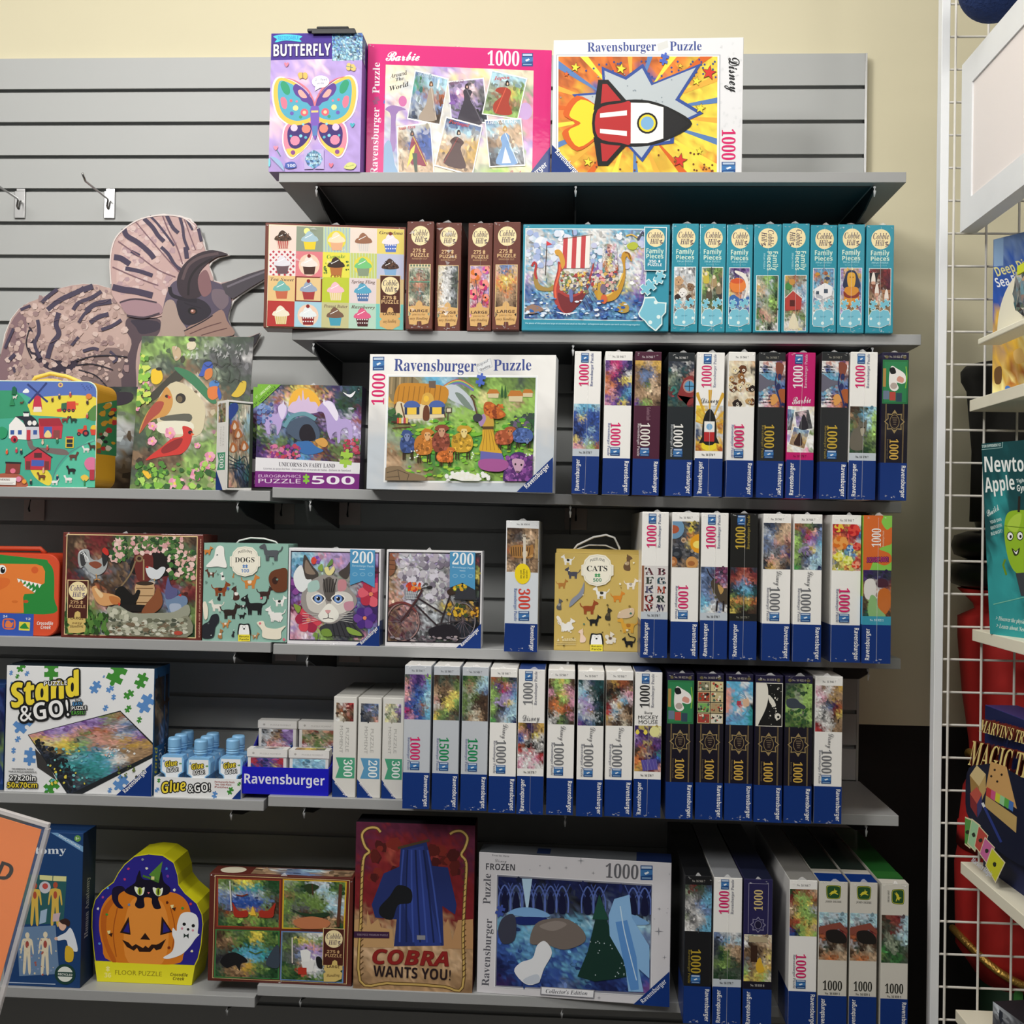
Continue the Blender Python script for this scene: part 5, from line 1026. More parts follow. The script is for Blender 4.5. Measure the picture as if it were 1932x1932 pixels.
a.S('#c89048', [(1230, 410), (1265, 460), (1272, 530), (1230, 610), (1140, 640), (1085, 680), (1030, 745), (1040, 690), (1090, 590), (1150, 520), (1190, 470)]).S('#a84838', [(1090, 600), (1150, 520), (1210, 520), (1180, 590), (1120, 640), (1050, 720), (1030, 740)]).E('#2a1a14', 1232, 476, 14, 11).P('#d83a28', [(1236, 470), (1265, 480), (1245, 498)])
a.S('#c83028', [(1340, 690), (1400, 705), (1410, 745), (1385, 830), (1330, 890), (1240, 905), (1150, 920), (1070, 940), (1110, 900), (1190, 840), (1260, 780), (1340, 760)]).S('#8a1c1c', [(1190, 850), (1280, 790), (1340, 780), (1300, 850), (1200, 890)]).E('#1a0e0e', 1395, 735, 16, 14).P('#e0542c', [(1398, 735), (1425, 748), (1402, 760)])
a.S('#e8c028', [(1130, 290), (1190, 290), (1205, 350), (1170, 390), (1125, 375)]).E('#1a1a18', 1180, 284, 22, 12).S('#3a58b0', [(1475, 300), (1500, 240), (1550, 235), (1555, 280), (1500, 330), (1460, 330)]).S('#d07a3a', [(1510, 290), (1552, 280), (1555, 330), (1520, 360), (1500, 340)]).S('#4a80c0', [(1535, 380), (1570, 360), (1605, 380), (1590, 410), (1540, 410)]).S('#d8783a', [(1525, 420), (1590, 405), (1600, 470), (1560, 500), (1525, 480)]).S('#3a58b0', [(1598, 410), (1620, 470), (1605, 500), (1590, 450)]).S('#d8b838', [(1720, 430), (1760, 370), (1795, 375), (1785, 440), (1740, 480), (1690, 470)]).S('#d8ccb0', [(1380, 110), (1420, 90), (1445, 110), (1430, 145), (1390, 150)]).E('#1c1a18', 1416, 80, 26, 14).S('#c0a888', [(1275, 130), (1330, 140), (1335, 200), (1295, 225)]).S('#e8b830', [(1040, 1020), (1080, 1020), (1100, 1060), (1080, 1075)]).S('#e8b830', [(1145, 990), (1100, 1040), (1105, 1070), (1140, 1055)])
for x, y, r in ((1085, 380, 26), (1250, 740, 42), (1125, 690, 34), (1015, 560, 24), (1120, 800, 34), (1430, 1040, 50), (1500, 980, 44), (1280, 1110, 52), (1535, 910, 40), (1445, 830, 24)):
    for k in range(5): a.blob('#dc88a8' if k % 2 else '#e8a8bc', x+r*.5*math.cos(k*1.26), y+r*.5*math.sin(k*1.26), r*.5)
    a.E('#e8c860', x, y, r*.25, n=8)
a.spray(['#7ab040', '#4a8030', '#a8d060', '#2e5a28'], (1000, 960, 1560, 1160), 90, 10, 26).spray(['#8ac048', '#5a9038', '#c8d860'], (1020, 180, 1110, 540), 50, 10, 24)
for k in range(5):
    for y0, x0_, x1_ in ((250, 1500, 1800), (360, 1560, 1800)): a.L('#3a3a34', [(x0_+j*30, y0+k*0+(18 if j % 3 == 1 else -6 if j % 3 == 2 else 0)) for j in range(int((x1_-x0_)/30))], 3, smooth=True)
for x in (1580, 1670, 1740): a.L('#3a3a34', [(x, 180), (x+12, 240), (x-14, 270), (x+10, 310), (x-4, 380)], 3, smooth=True)
b.done(a)
V = []; F = []; rg = random.Random(3)
for k in range(40):
    x, z = b.W*rg.uniform(.3, .95), b.Hh*rg.uniform(.84, .93); n = len(V); V += [(x, -.003, z), (x+rg.uniform(.003, .009), -.0045, z+rg.uniform(.001, .004)), (x+rg.uniform(0, .004), -.0025, z+rg.uniform(.006, .011))]; F.append((n, n+1, n+2))
mesh_from('shrink_wrap', V, F, M_film, b.o)

# ---- small white 300 piece box turned to the right
q = [(1650, 515), (2060, 560), (2050, 1186), (1645, 1168)]
q2 = [(1650, 515), (1862, 540), (1857, 1180), (1645, 1168)]
b = Box('G', q, Z['3L'], 'puzzle_box', 'puzzle box', 'white box with magnolia and blue bird cover, half hidden behind the unicorn box', col='#eceae6', Y=(-0.300, -0.216), depth=0.045, W=0.056, seed=12)
a = b.art(quad=q2); a.part('cover_picture').P('#3a4438', [(1662, 530), (2040, 572), (2030, 1160), (1658, 1155)])
a.pic([(1672, 540), (1838, 560), (1830, 1155), (1668, 1150)], 'caaii/zCaiC/bxiaC/OSxCa/SOsSa/isOnC/asiSa/iqtqi/Gdzdq/sZdZt/xsGdd', cells=(20, 26), noise=.12)
a.S('#38509c', [(1665, 560), (1720, 540), (1740, 580), (1700, 640), (1668, 660)])
for x, y in ((1710, 700), (1740, 760), (1700, 860), (1790, 850)): a.S('#c07848', [(x-30, y+20), (x-10, y-34), (x+20, y-20), (x+36, y+20), (x, y+40)]).S('#f0dcc8', [(x-14, y+20), (x, y-16), (x+16, y+16), (x, y+34)])
for k in range(4): a.L('#2a3a4a', [(1670, 920+k*30), (1740, 960+k*20), (1800, 930+k*60), (1830, 1020+k*30)], 6, smooth=True)
l = b.art('left', SU); l.R('#e8e6e2', 0, 0, 54, 273); l.part('cover_picture').pic((8, 8, 46, 66), 'ngSa/aLSn/nqaS/SGnL', cells=(8, 12), noise=.2)
l.part('lettering').T('PUZZLE', (32, 80), (32, 140), 8, '#c8c4c0', 'sans').T('MOMENT', (18, 80), (18, 140), 8, '#c8c4c0', 'sans')
l.part('piece_count').P('#4c9a78', [(5, 158), (48, 158), (48, 212), (5, 212), (14, 185)]).T('300', (18, 163), (18, 206), 22, '#e8ece8', 'serif')
l.part('brand_corner').P('1', [(0, 210), (38, 273), (0, 273)])
b.done(a, l)
# ---- two unicorn boxes, one behind the other
def unicorn(qd, Y, label, seed, full=True):
    b = Box('H', qd, 'S3', 'puzzle_box', 'puzzle box', label, 'purple unicorn puzzle boxes', col='#3a2a4a', Y=Y, depth=0.048, m=M_wrap, seed=seed)
    a = b.art(quad=[(245, 237), (808, 255), (790, 803), (230, 790)])
    a.part('cover_picture').pic([(245, 237), (808, 255), (795, 665), (236, 636)], 'LqVqdyYOqZVZTT/qZzxYyjyYxZqTE/ZaOYjyyjOvEEdT/zzvuhuuvVdTEEM/vhuVzhvvMMuThv/MuuttzZZNuhuuO/EuhzZtzZdvuhuuM/LuZzZdddZEuuhuv/ELzLdkkdLMvLuuZ/VLLLZcWoYMLLuLM/VMpMVbcOONLLMqM/VvpvMbcbSVMLpMM', cells=(52, 40), noise=.16, warp=.45)
    if full:
        a.S('#f4b840', [(415, 340), (440, 280), (490, 262), (550, 285), (585, 345), (560, 390), (430, 385)]).S('#d8c0e0', [(410, 385), (430, 340), (455, 330), (470, 300), (482, 330), (490, 270), (500, 325), (520, 310), (530, 335), (560, 340), (575, 390), (490, 400)])
        a.L('#6a9aa8', [(390, 470), (430, 415), (500, 400), (560, 430)], 22, smooth=True).S('#4a5a70', [(400, 480), (440, 430), (520, 420), (575, 480), (570, 540), (480, 545), (430, 520)]).S('#1a1420', [(470, 500), (490, 462), (525, 458), (550, 490), (555, 540), (485, 545)]).S('#d8a050', [(555, 545), (600, 530), (625, 560), (600, 580)]).S('#3a70b0', [(440, 560), (520, 545), (560, 575), (600, 600), (520, 620), (470, 600)])
        hz = '#b8a4d8'; a.S(hz, [(285, 430), (320, 400), (350, 400), (362, 360), (385, 345), (405, 370), (400, 410), (380, 440), (370, 480), (350, 515), (345, 460), (310, 460), (315, 505), (295, 500)]).S('#e0d4f0', [(355, 370), (375, 345), (400, 360), (395, 400), (375, 430)]).P('#e8e0f0', [(378, 345), (386, 320), (388, 348)])
        a.S(hz, [(565, 385), (590, 345), (620, 330), (660, 350), (680, 420), (740, 440), (757, 500), (752, 560), (735, 545), (730, 480), (695, 490), (690, 550), (675, 555), (672, 500), (650, 510), (640, 540), (622, 500), (615, 440), (600, 395)]).S('#ece4f6', [(600, 345), (640, 335), (680, 400), (670, 440), (640, 400), (620, 370)]).P('#f4f0f8', [(598, 345), (604, 312), (610, 343)])
        a.spray(['#c0405a', '#8a3a8a', '#d878a0', '#5a7a40'], (320, 570, 470, 640), 50, 6, 14).spray(['#b03850', '#d05a70', '#5a7a40'], (710, 540, 790, 610), 30, 6, 13).spray(['#6a88c0', '#4a5a98', '#8aa0d0'], (240, 345, 330, 450), 30, 6, 14)
        a.S('#f0f0f4', [(705, 285), (740, 300), (772, 282), (755, 312), (735, 312)])
    a.part('title_strip').P('#e8e6ea', [(235, 632), (795, 664), (792, 722), (233, 705)]); a.T('UNICORNS IN FAIRY LAND', (360, 680), (662, 690), 22, '#4a4450', 'serif').T('Licornes au pays des fees - Unicornios en el mundo de hadas - Einhorn im Feenland', (278, 697), (745, 710), 10, '#8a8490', 'sansb')
    a.part('corner_flash').P('#7cb838', [(245, 237), (372, 241), (236, 365)]).T('FAMILY PUZZLE', (258, 338), (345, 258), 13, '#2a4a1a', 'sansb').T('LARGE PIECES', (262, 300), (318, 252), 12, '#e0f0c0')
    a.part('brand_strip').P('#7c2680', [(233, 705), (792, 722), (788, 808), (228, 795)]); a.T('EUROGRAPHICS', (250, 740), (480, 742), 16, '#e0c0e0', 'sans').T('PUZZLE', (250, 770), (478, 772), 24, '#ecdcec', 'sans').puz('#8ac840', 508, 748, 24, 0).T('500', (538, 774), (765, 778), 42, '#f2ecf4', 'sansb')
    a.part('piece_badge').puz('#a4cc4c', 722, 640, 46, 8).T('PUZZLE', (700, 645), (745, 648), 9, '#5a7a20')
    b.done(a); return b
unicorn([(218, 255), (770, 268), (757, 803), (207, 792)], -0.217, 'purple unicorn puzzle box mostly hidden behind an identical one', 14, False)
b = unicorn([(245, 237), (808, 255), (790, 803), (230, 792)], -0.276, 'purple unicorn puzzle box in front, with bridge and castle picture', 13)
wrap(b, seed=13, bottom=False)

# ---- sheep box
q = [(840, 73), (1840, 92), (1826, 830), (828, 800)]
b = Box('H', q, 'S3', 'puzzle_box', 'puzzle box', 'white puzzle box with coloured sheep and thatched cottage picture', col='#dcdfe2', Y=(-0.318, -0.345), depth=0.056, seed=15)
a = b.art()
a.pic(q, 'wwwWw/wWWWw/WhhhW/hhWhh/hWhhh', cells=(20, 16), noise=.015, warp=.2)
logo(a, 855, 88, 917, 162); a.part('piece_count').T('1000', (918, 350), (924, 180), 68, '2', 'serif')
a.part('lettering').T('Ravensburger', (970, 165), (1412, 176), 66, '#3c4c90', 'serif').T('Puzzle', (1506, 172), (1708, 172), 62, '#3c4c90', 'serif').P('#c4c8cc', [(1410, 140), (1490, 104), (1502, 150), (1424, 186)]).P('#e4e6e8', [(1414, 142), (1487, 109), (1497, 148), (1427, 181)]).T('Original', (1420, 150), (1480, 122), 18, '#6a6a74', 'script').T('Quality', (1435, 172), (1490, 148), 11, '#4a4a54')
a.part('cover_picture').P('#fafaf8', [(932, 184), (1744, 200), (1730, 778), (920, 766)]).P('#e8ecf0', [(938, 190), (1738, 206), (1724, 772), (926, 760)])
qq = [(944, 196), (1732, 212), (1718, 768), (932, 756)]; a.clip(qq)
a.pic(qq, 'LSSaccCzLLLlLLqL/SSLaCccaLlLllLqL/YYYYYSaCaljlLlll/YSsSYYLhaljllsnl/aniinnalllllllll/qnwiwnLlllelllqq/LnLLllelllllleqE/alLeeleellllllEq/aaLelellleelleLE/SaLLeleelellleLL/nSLleelleleleell/sSanLelelleleell/SsaSLLelLlelleLL/nSsaSLlLlllLlLLv', cells=(64, 46), noise=.09, warp=.3, sat=.9)
a.S('#8a7a58', [(944, 196), (1060, 196), (1110, 240), (1090, 330), (960, 330)]); [a.L(c, [(960+k*22, 200), (955+k*22, 290+(k % 3)*20)], 9) for k, c in enumerate(['#a89068', '#6a5c40', '#b8a078', '#7a6a4a', '#9a8458', '#6a5c40'])]
for k, c in enumerate(['#b85858', '#d8b858', '#68a868', '#5878b8', '#8068a8']): a.L(c, [(1240, 250+k*5), (1290, 222+k*5), (1340, 222+k*5), (1400, 260+k*5)], 6, smooth=True)
a.S('#c4ccd4', [(1240, 260), (1300, 245), (1380, 310), (1420, 390), (1330, 350), (1270, 320)]).S('#7a8a80', [(1300, 290), (1340, 300), (1400, 380), (1350, 360)])
# cottage
a.P('#e4d4b0', [(975, 330), (1240, 330), (1250, 420), (990, 430)]); [a.L('#6a4a30', p, 8) for p in ([(985, 330), (965, 400)], [(1010, 340), (1030, 420)], [(1230, 340), (1250, 420)])]
a.S('#c88828', [(990, 250), (1060, 232), (1250, 255), (1255, 335), (1215, 350), (1150, 320), (1110, 350), (1050, 350), (1000, 330), (970, 345)]); [a.L('#a06c20', [(1000+k*28, 250), (990+k*28, 330)], 5) for k in range(9)]; a.P('#6a5a50', [(1158, 222), (1196, 222), (1196, 262), (1160, 258)])
a.S('#d8a848', [(1120, 330), (1130, 295), (1155, 285), (1180, 300), (1190, 340), (1180, 350), (1125, 350)]).E('#f0c040', 1146, 318, 14, 17); a.S('#6a3a20', [(1130, 430), (1132, 370), (1148, 352), (1162, 372), (1162, 430)])
for x in (1070, 1205): a.R('#2a3a5a', x-40, 362, x+40, 402).R('#f0c848', x-26, 362, x+24, 402).S('#4a64a8', [(x-42, 362), (x-30, 335), (x, 328), (x+30, 338), (x+40, 362)])
a.R('#4a3a28', 1252, 368, 1284, 396).R('#d8d0b8', 1257, 372, 1279, 391).L('#5a4430', [(1264, 396), (1262, 450)], 5)
for x, y, s in ((1505, 295, 1), (1625, 310, 1.3), (1690, 295, .9)): a.P('#c07830', [(x-34*s, y), (x-20*s, y-24*s), (x+20*s, y-22*s), (x+36*s, y)]).P('#d8c8a0', [(x-28*s, y), (x+30*s, y), (x+28*s, y+24*s), (x-28*s, y+22*s)])
for x in (1552, 1570): a.S('#2e5a2c', [(x-6, 310), (x, 250), (x+7, 310)])
a.spray(['#2e5a34', '#48703c', '#3a4a40', '#6a5a78'], (1600, 410, 1730, 500), 50, 8, 18).spray(['#2a5030', '#3e6a38'], (945, 380, 1010, 440), 24, 8, 16).spray(['#5aa830', '#a4cc40', '#7cbc38'], (1050, 430, 1720, 740), 160, 8, 22, ry=.5)
a.L('#4a3020', [(960, 440), (1060, 450)], 10).L('#5a3a24', [(965, 475), (1060, 470)], 6); [a.R(c, 990+k*12, 420, 1001+k*12, 450) for k, c in enumerate(['#c84838', '#e0b040', '#d8d0c0', '#b83a48', '#e0c060'])]
def sheep(x, y, w, h, c, hc, hx, hy, hr, leg='#3a2418'):
    a.hold(True)
    for lx in (-.32, -.2, .2, .32): a.R(leg, x+lx*w, y+h*.3, x+lx*w+6, y+h*.78)
    a.hold(False); a.S(c, [(x-w*.5, y+h*.1), (x-w*.42, y-h*.25), (x-w*.15, y-h*.42), (x+w*.2, y-h*.4), (x+w*.45, y-h*.2), (x+w*.5, y+h*.15), (x+w*.3, y+h*.42), (x-w*.3, y+h*.42)])
    dk = tuple(v*.55 for v in C_(c)); lt = tuple(min(1, v*1.5+.02) for v in C_(c)); a.spray([dk, lt, C_(c)], (x-w*.42, y-h*.3, x+w*.42, y+h*.36), 40, 5, 11)
    a.blob(c, hx, hy-hr*.5, hr*1.1, hr*.7).S(hc, [(hx-hr*.55, hy-hr*.4), (hx+hr*.55, hy-hr*.4), (hx+hr*.35, hy+hr*.7), (hx, hy+hr*1.0), (hx-hr*.35, hy+hr*.7)]).S(c, [(hx-hr*1.3, hy-hr*.4), (hx-hr*.5, hy-hr*.5), (hx-hr*.6, hy-hr*.1)]).S(c, [(hx+hr*1.3, hy-hr*.4), (hx+hr*.5, hy-hr*.5), (hx+hr*.6, hy-hr*.1)]).E('#1a1210', hx-hr*.3, hy-hr*.05, 3, 4, n=8).E('#1a1210', hx+hr*.3, hy-hr*.05, 3, 4, n=8)
sheep(1048, 560, 80, 110, '#3a5088', '#7a88b0', 1046, 520, 28); sheep(1134, 565, 100, 125, '#c0782c', '#e0b078', 1155, 515, 30); sheep(1228, 550, 95, 130, '#8a4430', '#c89878', 1232, 495, 32); sheep(1342, 555, 115, 120, '#c89c2c', '#e8d088', 1352, 500, 32); sheep(1250, 630, 90, 70, '#c86c28', '#d88a48', 1282, 608, 22); sheep(1665, 520, 110, 90, '#4a64a0', '#6a80b0', 1690, 548, 20); sheep(1565, 530, 100, 90, '#a85430', '#c87848', 1598, 500, 24)
a.S('#4a2a68', [(1575, 775), (1570, 700), (1600, 630), (1650, 610), (1700, 640), (1725, 700), (1720, 775)]); a.spray(['#8a4a9a', '#6a3a80', '#a868b0', '#5a2a70'], (1580, 625, 1718, 770), 90, 7, 14); a.S('#c8a0b8', [(1612, 650), (1672, 655), (1665, 700), (1640, 724), (1622, 700)]).E('#1a1018', 1628, 676, 5, 6).E('#1a1018', 1660, 680, 5, 6).S('#6a4a60', [(1630, 712), (1652, 714), (1640, 724)])
# shepherdess seen from behind
a.L('#5a3a20', [(1425, 420), (1400, 330), (1388, 312), (1395, 304), (1412, 318)], 8, smooth=True); a.S('#d8a830', [(1455, 480), (1505, 480), (1520, 560), (1555, 620), (1440, 605), (1450, 540)]).P('#6a68b0', [(1442, 604), (1556, 618), (1570, 655), (1440, 650)]).S('#a85898', [(1440, 650), (1570, 652), (1590, 690), (1540, 715), (1445, 700)])
[a.L('#a87820', [(1465+k*10, 490), (1452+k*22, 600)], 3) for k in range(5)]; a.S('#c8a040', [(1455, 405), (1500, 405), (1510, 480), (1455, 482)]).R('#5a4020', 1453, 472, 1510, 488).S('#a888b8', [(1430, 440), (1455, 405), (1470, 430), (1450, 470), (1435, 465)]).E('#3a3a40', 1425, 425, 26, 22); a.S('#b85c24', [(1460, 350), (1490, 340), (1530, 365), (1575, 410), (1540, 432), (1500, 425), (1460, 400)]); a.spray(['#d87830', '#8a3c18', '#c86828'], (1465, 350, 1560, 425), 34, 5, 12)
a.S('#f0f0e4', [(1280, 742), (1320, 715), (1400, 725), (1450, 755), (1380, 768)]); a.hold(True); [a.star('#f4f4f0', a.rnd.uniform(1260, 1500), a.rnd.uniform(715, 762), 13, n=8, inner=.6) for _ in range(22)]; [a.star('#f4f4f0', a.rnd.choice([1395, 1085, 1690])+a.rnd.uniform(-22, 22), a.rnd.choice([625, 635, 605])+a.rnd.uniform(-8, 8), 6, n=7) for _ in range(16)]; a.hold(False)
a.S('#8a7458', [(932, 690), (1010, 680), (1050, 710), (1140, 735), (1130, 760), (932, 756)]); [a.L('#5a4a38', p, 4) for p in ([(940, 715), (1000, 700), (1060, 725)], [(1000, 700), (1010, 755)], [(1060, 725), (1050, 757)], [(940, 740), (1005, 735)])]
a.clip(); a.part('lettering').puz('#4a66c0', 1440, 222, 34, 12)
a.part('brand_corner').P('1', [(1636, 824), (1828, 640), (1826, 832)]).T('Ravensburger', (1690, 808), (1812, 690), 24, 'w')
b.done(a)

# ---- eleven upright boxes
def rocket(a, r):
    x0, y0, x1, y1 = r; a.pic(r, 'yYWhh/YyWwY/yYWhY/hYWYO/ZhYWY/ZwYhh/YyYyY/OYyYO', cells=(14, 22), noise=.1); cx = (x0+x1)/2
    for k in range(7): t = -math.pi*(k+.5)/7; a.P('#d8a838', [(cx, y0+40), (cx+60*math.cos(t-.06), y0+30+60*math.sin(t-.06)), (cx+60*math.cos(t+.06), y0+30+60*math.sin(t+.06))])
    a.clip(r); a.S('#f2d830', [(cx-10, y0+68), (cx-14, y0+80), (cx, y0+85), (cx+14, y0+80), (cx+10, y0+68)]).P('#181818', [(cx-10, y0+50), (cx-20, y0+72), (cx-10, y0+70)]).P('#181818', [(cx+10, y0+50), (cx+20, y0+72), (cx+10, y0+70)]).S('#181818', [(cx, y0+6), (cx+12, y0+26), (cx+12, y0+70), (cx-12, y0+70), (cx-12, y0+26)]).R('#f2f0ec', cx-10, y0+30, cx+10, y0+50).R('#b82a2c', cx-10, y0+50, cx+10, y0+68).E('#7fb0d8', cx, y0+40, 6, 6); a.clip()
G3 = 'upright boxes on the third shelf'
sp = lambda c, qd, k, lab, **kw: rav_spine(c, qd, kw.pop('z', 'S3'), k, lab, **kw)
sp('I', [(128, 118), (415, 120), (374, 1580), (97, 1576)], 'A', 'white upright box with blue coral reef picture, leftmost of the third shelf row', rows='CcccC/bcbbb/bybbb/BbbBb/bBbCb/BBbbb/ybCab/pxalO', strip='h', group=G3, seed=31, tx='#7078a0')
sp('I', [(425, 120), (713, 122), (690, 1588), (407, 1585)], 'B', 'white upright box with purple starry fantasy picture, second of the third shelf row', rows='vmmvB/vpmVB/OmVVw/oVVyy/xoVVb/opVbc/vxvtb/pvVyV', group=G3, seed=32, tx='#8088b0')
sp('I', [(728, 122), (1013, 125), (985, 1592), (710, 1588)], 'B', 'maroon upright box with golden dinosaur picture', rows='YYsYY/nZZsY/nzzzn/nzZsn/nnLsS/SSsss/SSSSn/vLlnN', base='#4c1c34', ncol='#ece6e0', tx='#d8ccd0', nocol='#d8ccd0', group=G3, seed=33, script=('Enchanted Lands', (26, 106), (26, 131), 8, '#a07888', dict(font='ital')))
def octo(a, r):
    a.pic(r, 'dddWd/TWTTd/qadTx/aTqOd/qTqcC/RTTTc/TTTRR/qTqTR', cells=(16, 26), noise=.2); a.clip(r); a.S('#8a3030', [(36, 48), (50, 44), (56, 60), (54, 80), (44, 90), (40, 100), (50, 98), (54, 86), (30, 92), (20, 84), (24, 72), (30, 56)]).E('#b08880', 44, 64, 13).E('#5a98c0', 44, 64, 10).L('#1a2a3a', [(34, 64), (54, 64)], 1.5).L('#1a2a3a', [(44, 54), (44, 74)], 1.5).L('#3a7a70', [(6, 74), (12, 66), (18, 74), (10, 80)], 4, smooth=True); a.clip()
sp('I', [(1056, 132), (1341, 130), (1320, 1606), (1047, 1602)], 'B', 'black upright box with red octopus and porthole picture', base='#20262a', ncol='#f0eeea', tx='#b8bcc0', nocol='#e0dedc', draw=octo, group=G3, seed=34)
sp('I', [(1358, 129), (1646, 131), (1625, 1606), (1337, 1602)], 'A', 'white upright box with yellow burst and toy rocket picture', draw=rocket, group=G3, seed=35, script=DIS_A, tx='#8a90a8')
def faces(a, r):
    a.pic(r, 'isiis/iiwik/insii/iiiwi/wisii/iiwis/iniii/siiwi', cells=(14, 20), noise=.1)
    for k in range(20):
        x, y, s = a.rnd.uniform(4, 50), a.rnd.uniform(20, 100), a.rnd.uniform(5, 9); c = a.rnd.choice(['#c8a068', '#9a6838', '#2a1c18', '#e8d8b0', '#6a3c20']); a.clip(r); a.blob(c, x, y, s, s*.9).E('#f0e8d8', x+1, y+s*.3, s*.4, s*.35, n=8).E('#141010', x-s*.3, y-s*.1, 1, 1, n=6).E('#141010', x+s*.4, y-s*.1, 1, 1, n=6).E('#141010', x+1, y+s*.3, 1.4, 1, n=6); a.clip()
sp('J', [(-155, 128), (131, 126), (112, 1605), (-166, 1605)], 'B', 'white and silver upright box covered in puppy faces', draw=faces, group=G3, seed=36, strip='h', tx='#8088b0')
def music(a, r):
    x0, y0, x1, y1 = r; a.pic(r, 'wxwvx/wbwxw/ccccO/ccccz/ZGcOb/cwbzB/zwoOB/wpxoB', cells=(16, 26), noise=.14)
    a.clip(r); a.S('#6a6878', [(0, 42), (20, 52), (36, 54), (36, 60), (20, 64), (0, 74)]).S('#8a4a3a', [(34, 20), (50, 24), (46, 44), (38, 52)]).S('#a85a30', [(40, 72), (54, 70), (54, 94), (46, 90)]).S('#e0a058', [(24, 84), (34, 78), (40, 90), (28, 100)]).L('#2a3060', [(36, 40), (34, 60), (40, 80), (46, 100)], 3, smooth=True).E('#2a3060', 42, 46, 4, 6).E('#2a3060', 40, 64, 4, 6)
    for y in (28, 33, 38, 82, 88, 94): a.R('#3a3a48', 1, y, 26, y+.7)
    a.hold(True); [a.E('#22222c', a.rnd.uniform(2, 26), a.rnd.choice([28, 33, 38, 82, 88, 94]), 1.6, 1.2, n=6) for _ in range(26)]; a.hold(False); a.clip()
KB = dict(base='#26282a', ncol='#c8a83c', tx='#8a7a40', nocol='#a09c90', draw=music, group=G3)
sp('J', [(148, 132), (432, 130), (420, 1612), (142, 1606)], 'B', 'black upright box with violin and sheet music picture, left of the pink box', seed=37, **KB)
def cards(a, r):
    a.pic(r, 'wiPwi/hwwpw/wwhww/swwaw/wiwwL/uwwww/wwLww/iwwpa', cells=(14, 22), noise=.1); a.clip(r)
    for qd, rows in (([(0, 106), (14, 108), (8, 146), (-3, 146)], 'zC/bZ/hG/GG'), ([(15, 112), (42, 107), (51, 142), (20, 146)], 'GPG/uPG/uGK/hKG'), ([(14, 140), (44, 146), (35, 180), (5, 172)], 'zCz/sYi/SsY/SsS')):
        c = np.mean(np.array(qd), axis=0); a.P('#fbf9f5', [tuple(c+(np.array(p)-c)*1.08) for p in qd]); a.pic(qd, rows, cells=(9, 10))
    a.S('#2c2830', [(32, 116), (36, 120), (42, 142), (24, 143), (29, 122)]).S('#3a2420', [(25, 150), (29, 156), (30, 174), (14, 172), (21, 156)]); a.clip()
sp('J', [(463, 133), (750, 133), (722, 1615), (440, 1611)], 'A', 'hot pink upright box with slanted postcards picture', base='#c4186c', ncol='#f4eef2', tx='#e8b8d0', nocol='#7a1040', draw=cards, group=G3, seed=38, script=('Barbie', (9, 98), (46, 94), 15, '#f8f2f6', dict(font='script', shear=.1)))
sp('J', [(786, 130), (1073, 128), (1060, 1620), (777, 1615)], 'B', 'black upright box with violin and sheet music picture, right of the pink box', seed=39, **KB)
def wolf(a, r):
    a.pic(r, 'NNqcC/nqcCl/qnqCl/LnqCl/qGGLl/GqGLL/qLLEq/EqEEL', cells=(16, 26), noise=.18); a.clip(r); a.S('#6a6458', [(2, 160), (8, 145), (18, 138), (18, 126), (23, 132), (29, 130), (34, 125), (34, 140), (32, 150), (26, 156), (28, 180), (4, 180)]).S('#a8a08c', [(22, 142), (30, 142), (28, 154), (24, 154)]).E('#1a1610', 23, 140, 1.2, 1.2, n=6).E('#1a1610', 30, 140, 1.2, 1.2, n=6); a.clip()
sp('J', [(1083, 129), (1373, 129), (1352, 1624), (1072, 1619)], 'A', 'white upright box with grey wolf in green forest picture', draw=wolf, strip='h', group=G3, seed=40, tx='#8a90a8')
def green(a, r):
    x0, y0, x1, y1 = r; a.R('#2c7a48', x0, y0, x1, y1).R('#23683c', x0+2, y0+2, x1-2, y1-2).R('#2e8250', x0+3, y0+3, x1-3, y1-3); a.R('#b08848', x0+1, y0+16, x0+7, y0+50)
    a.S('#f0ece8', [(18, 26), (30, 30), (46, 40), (48, 54), (40, 58), (30, 56), (34, 66), (26, 72), (16, 66), (14, 48)]).S('#d89888', [(34, 44), (44, 48), (42, 56), (30, 52)]).S('#18181a', [(15, 30), (24, 28), (28, 38), (18, 40)]).E('#b8a8a0', 24, 62, 7, 6)
    for k, c in enumerate(['#6a7a90', '#b84840', '#34485a']): a.R(c, x0+2+k*13, y1-24+k*2, x0+14+k*13, y1-8+k*2)
    a.L('#8ac040', [(48, 26), (50, 46), (48, 66)], 2, smooth=True)
navy_spine('J', [(1416, 132), (1703, 136), (1668, 1627), (1392, 1622)], 'S3', 'navy upright box with green picture, rightmost of the third shelf row', draw=green, group=G3, seed=41)
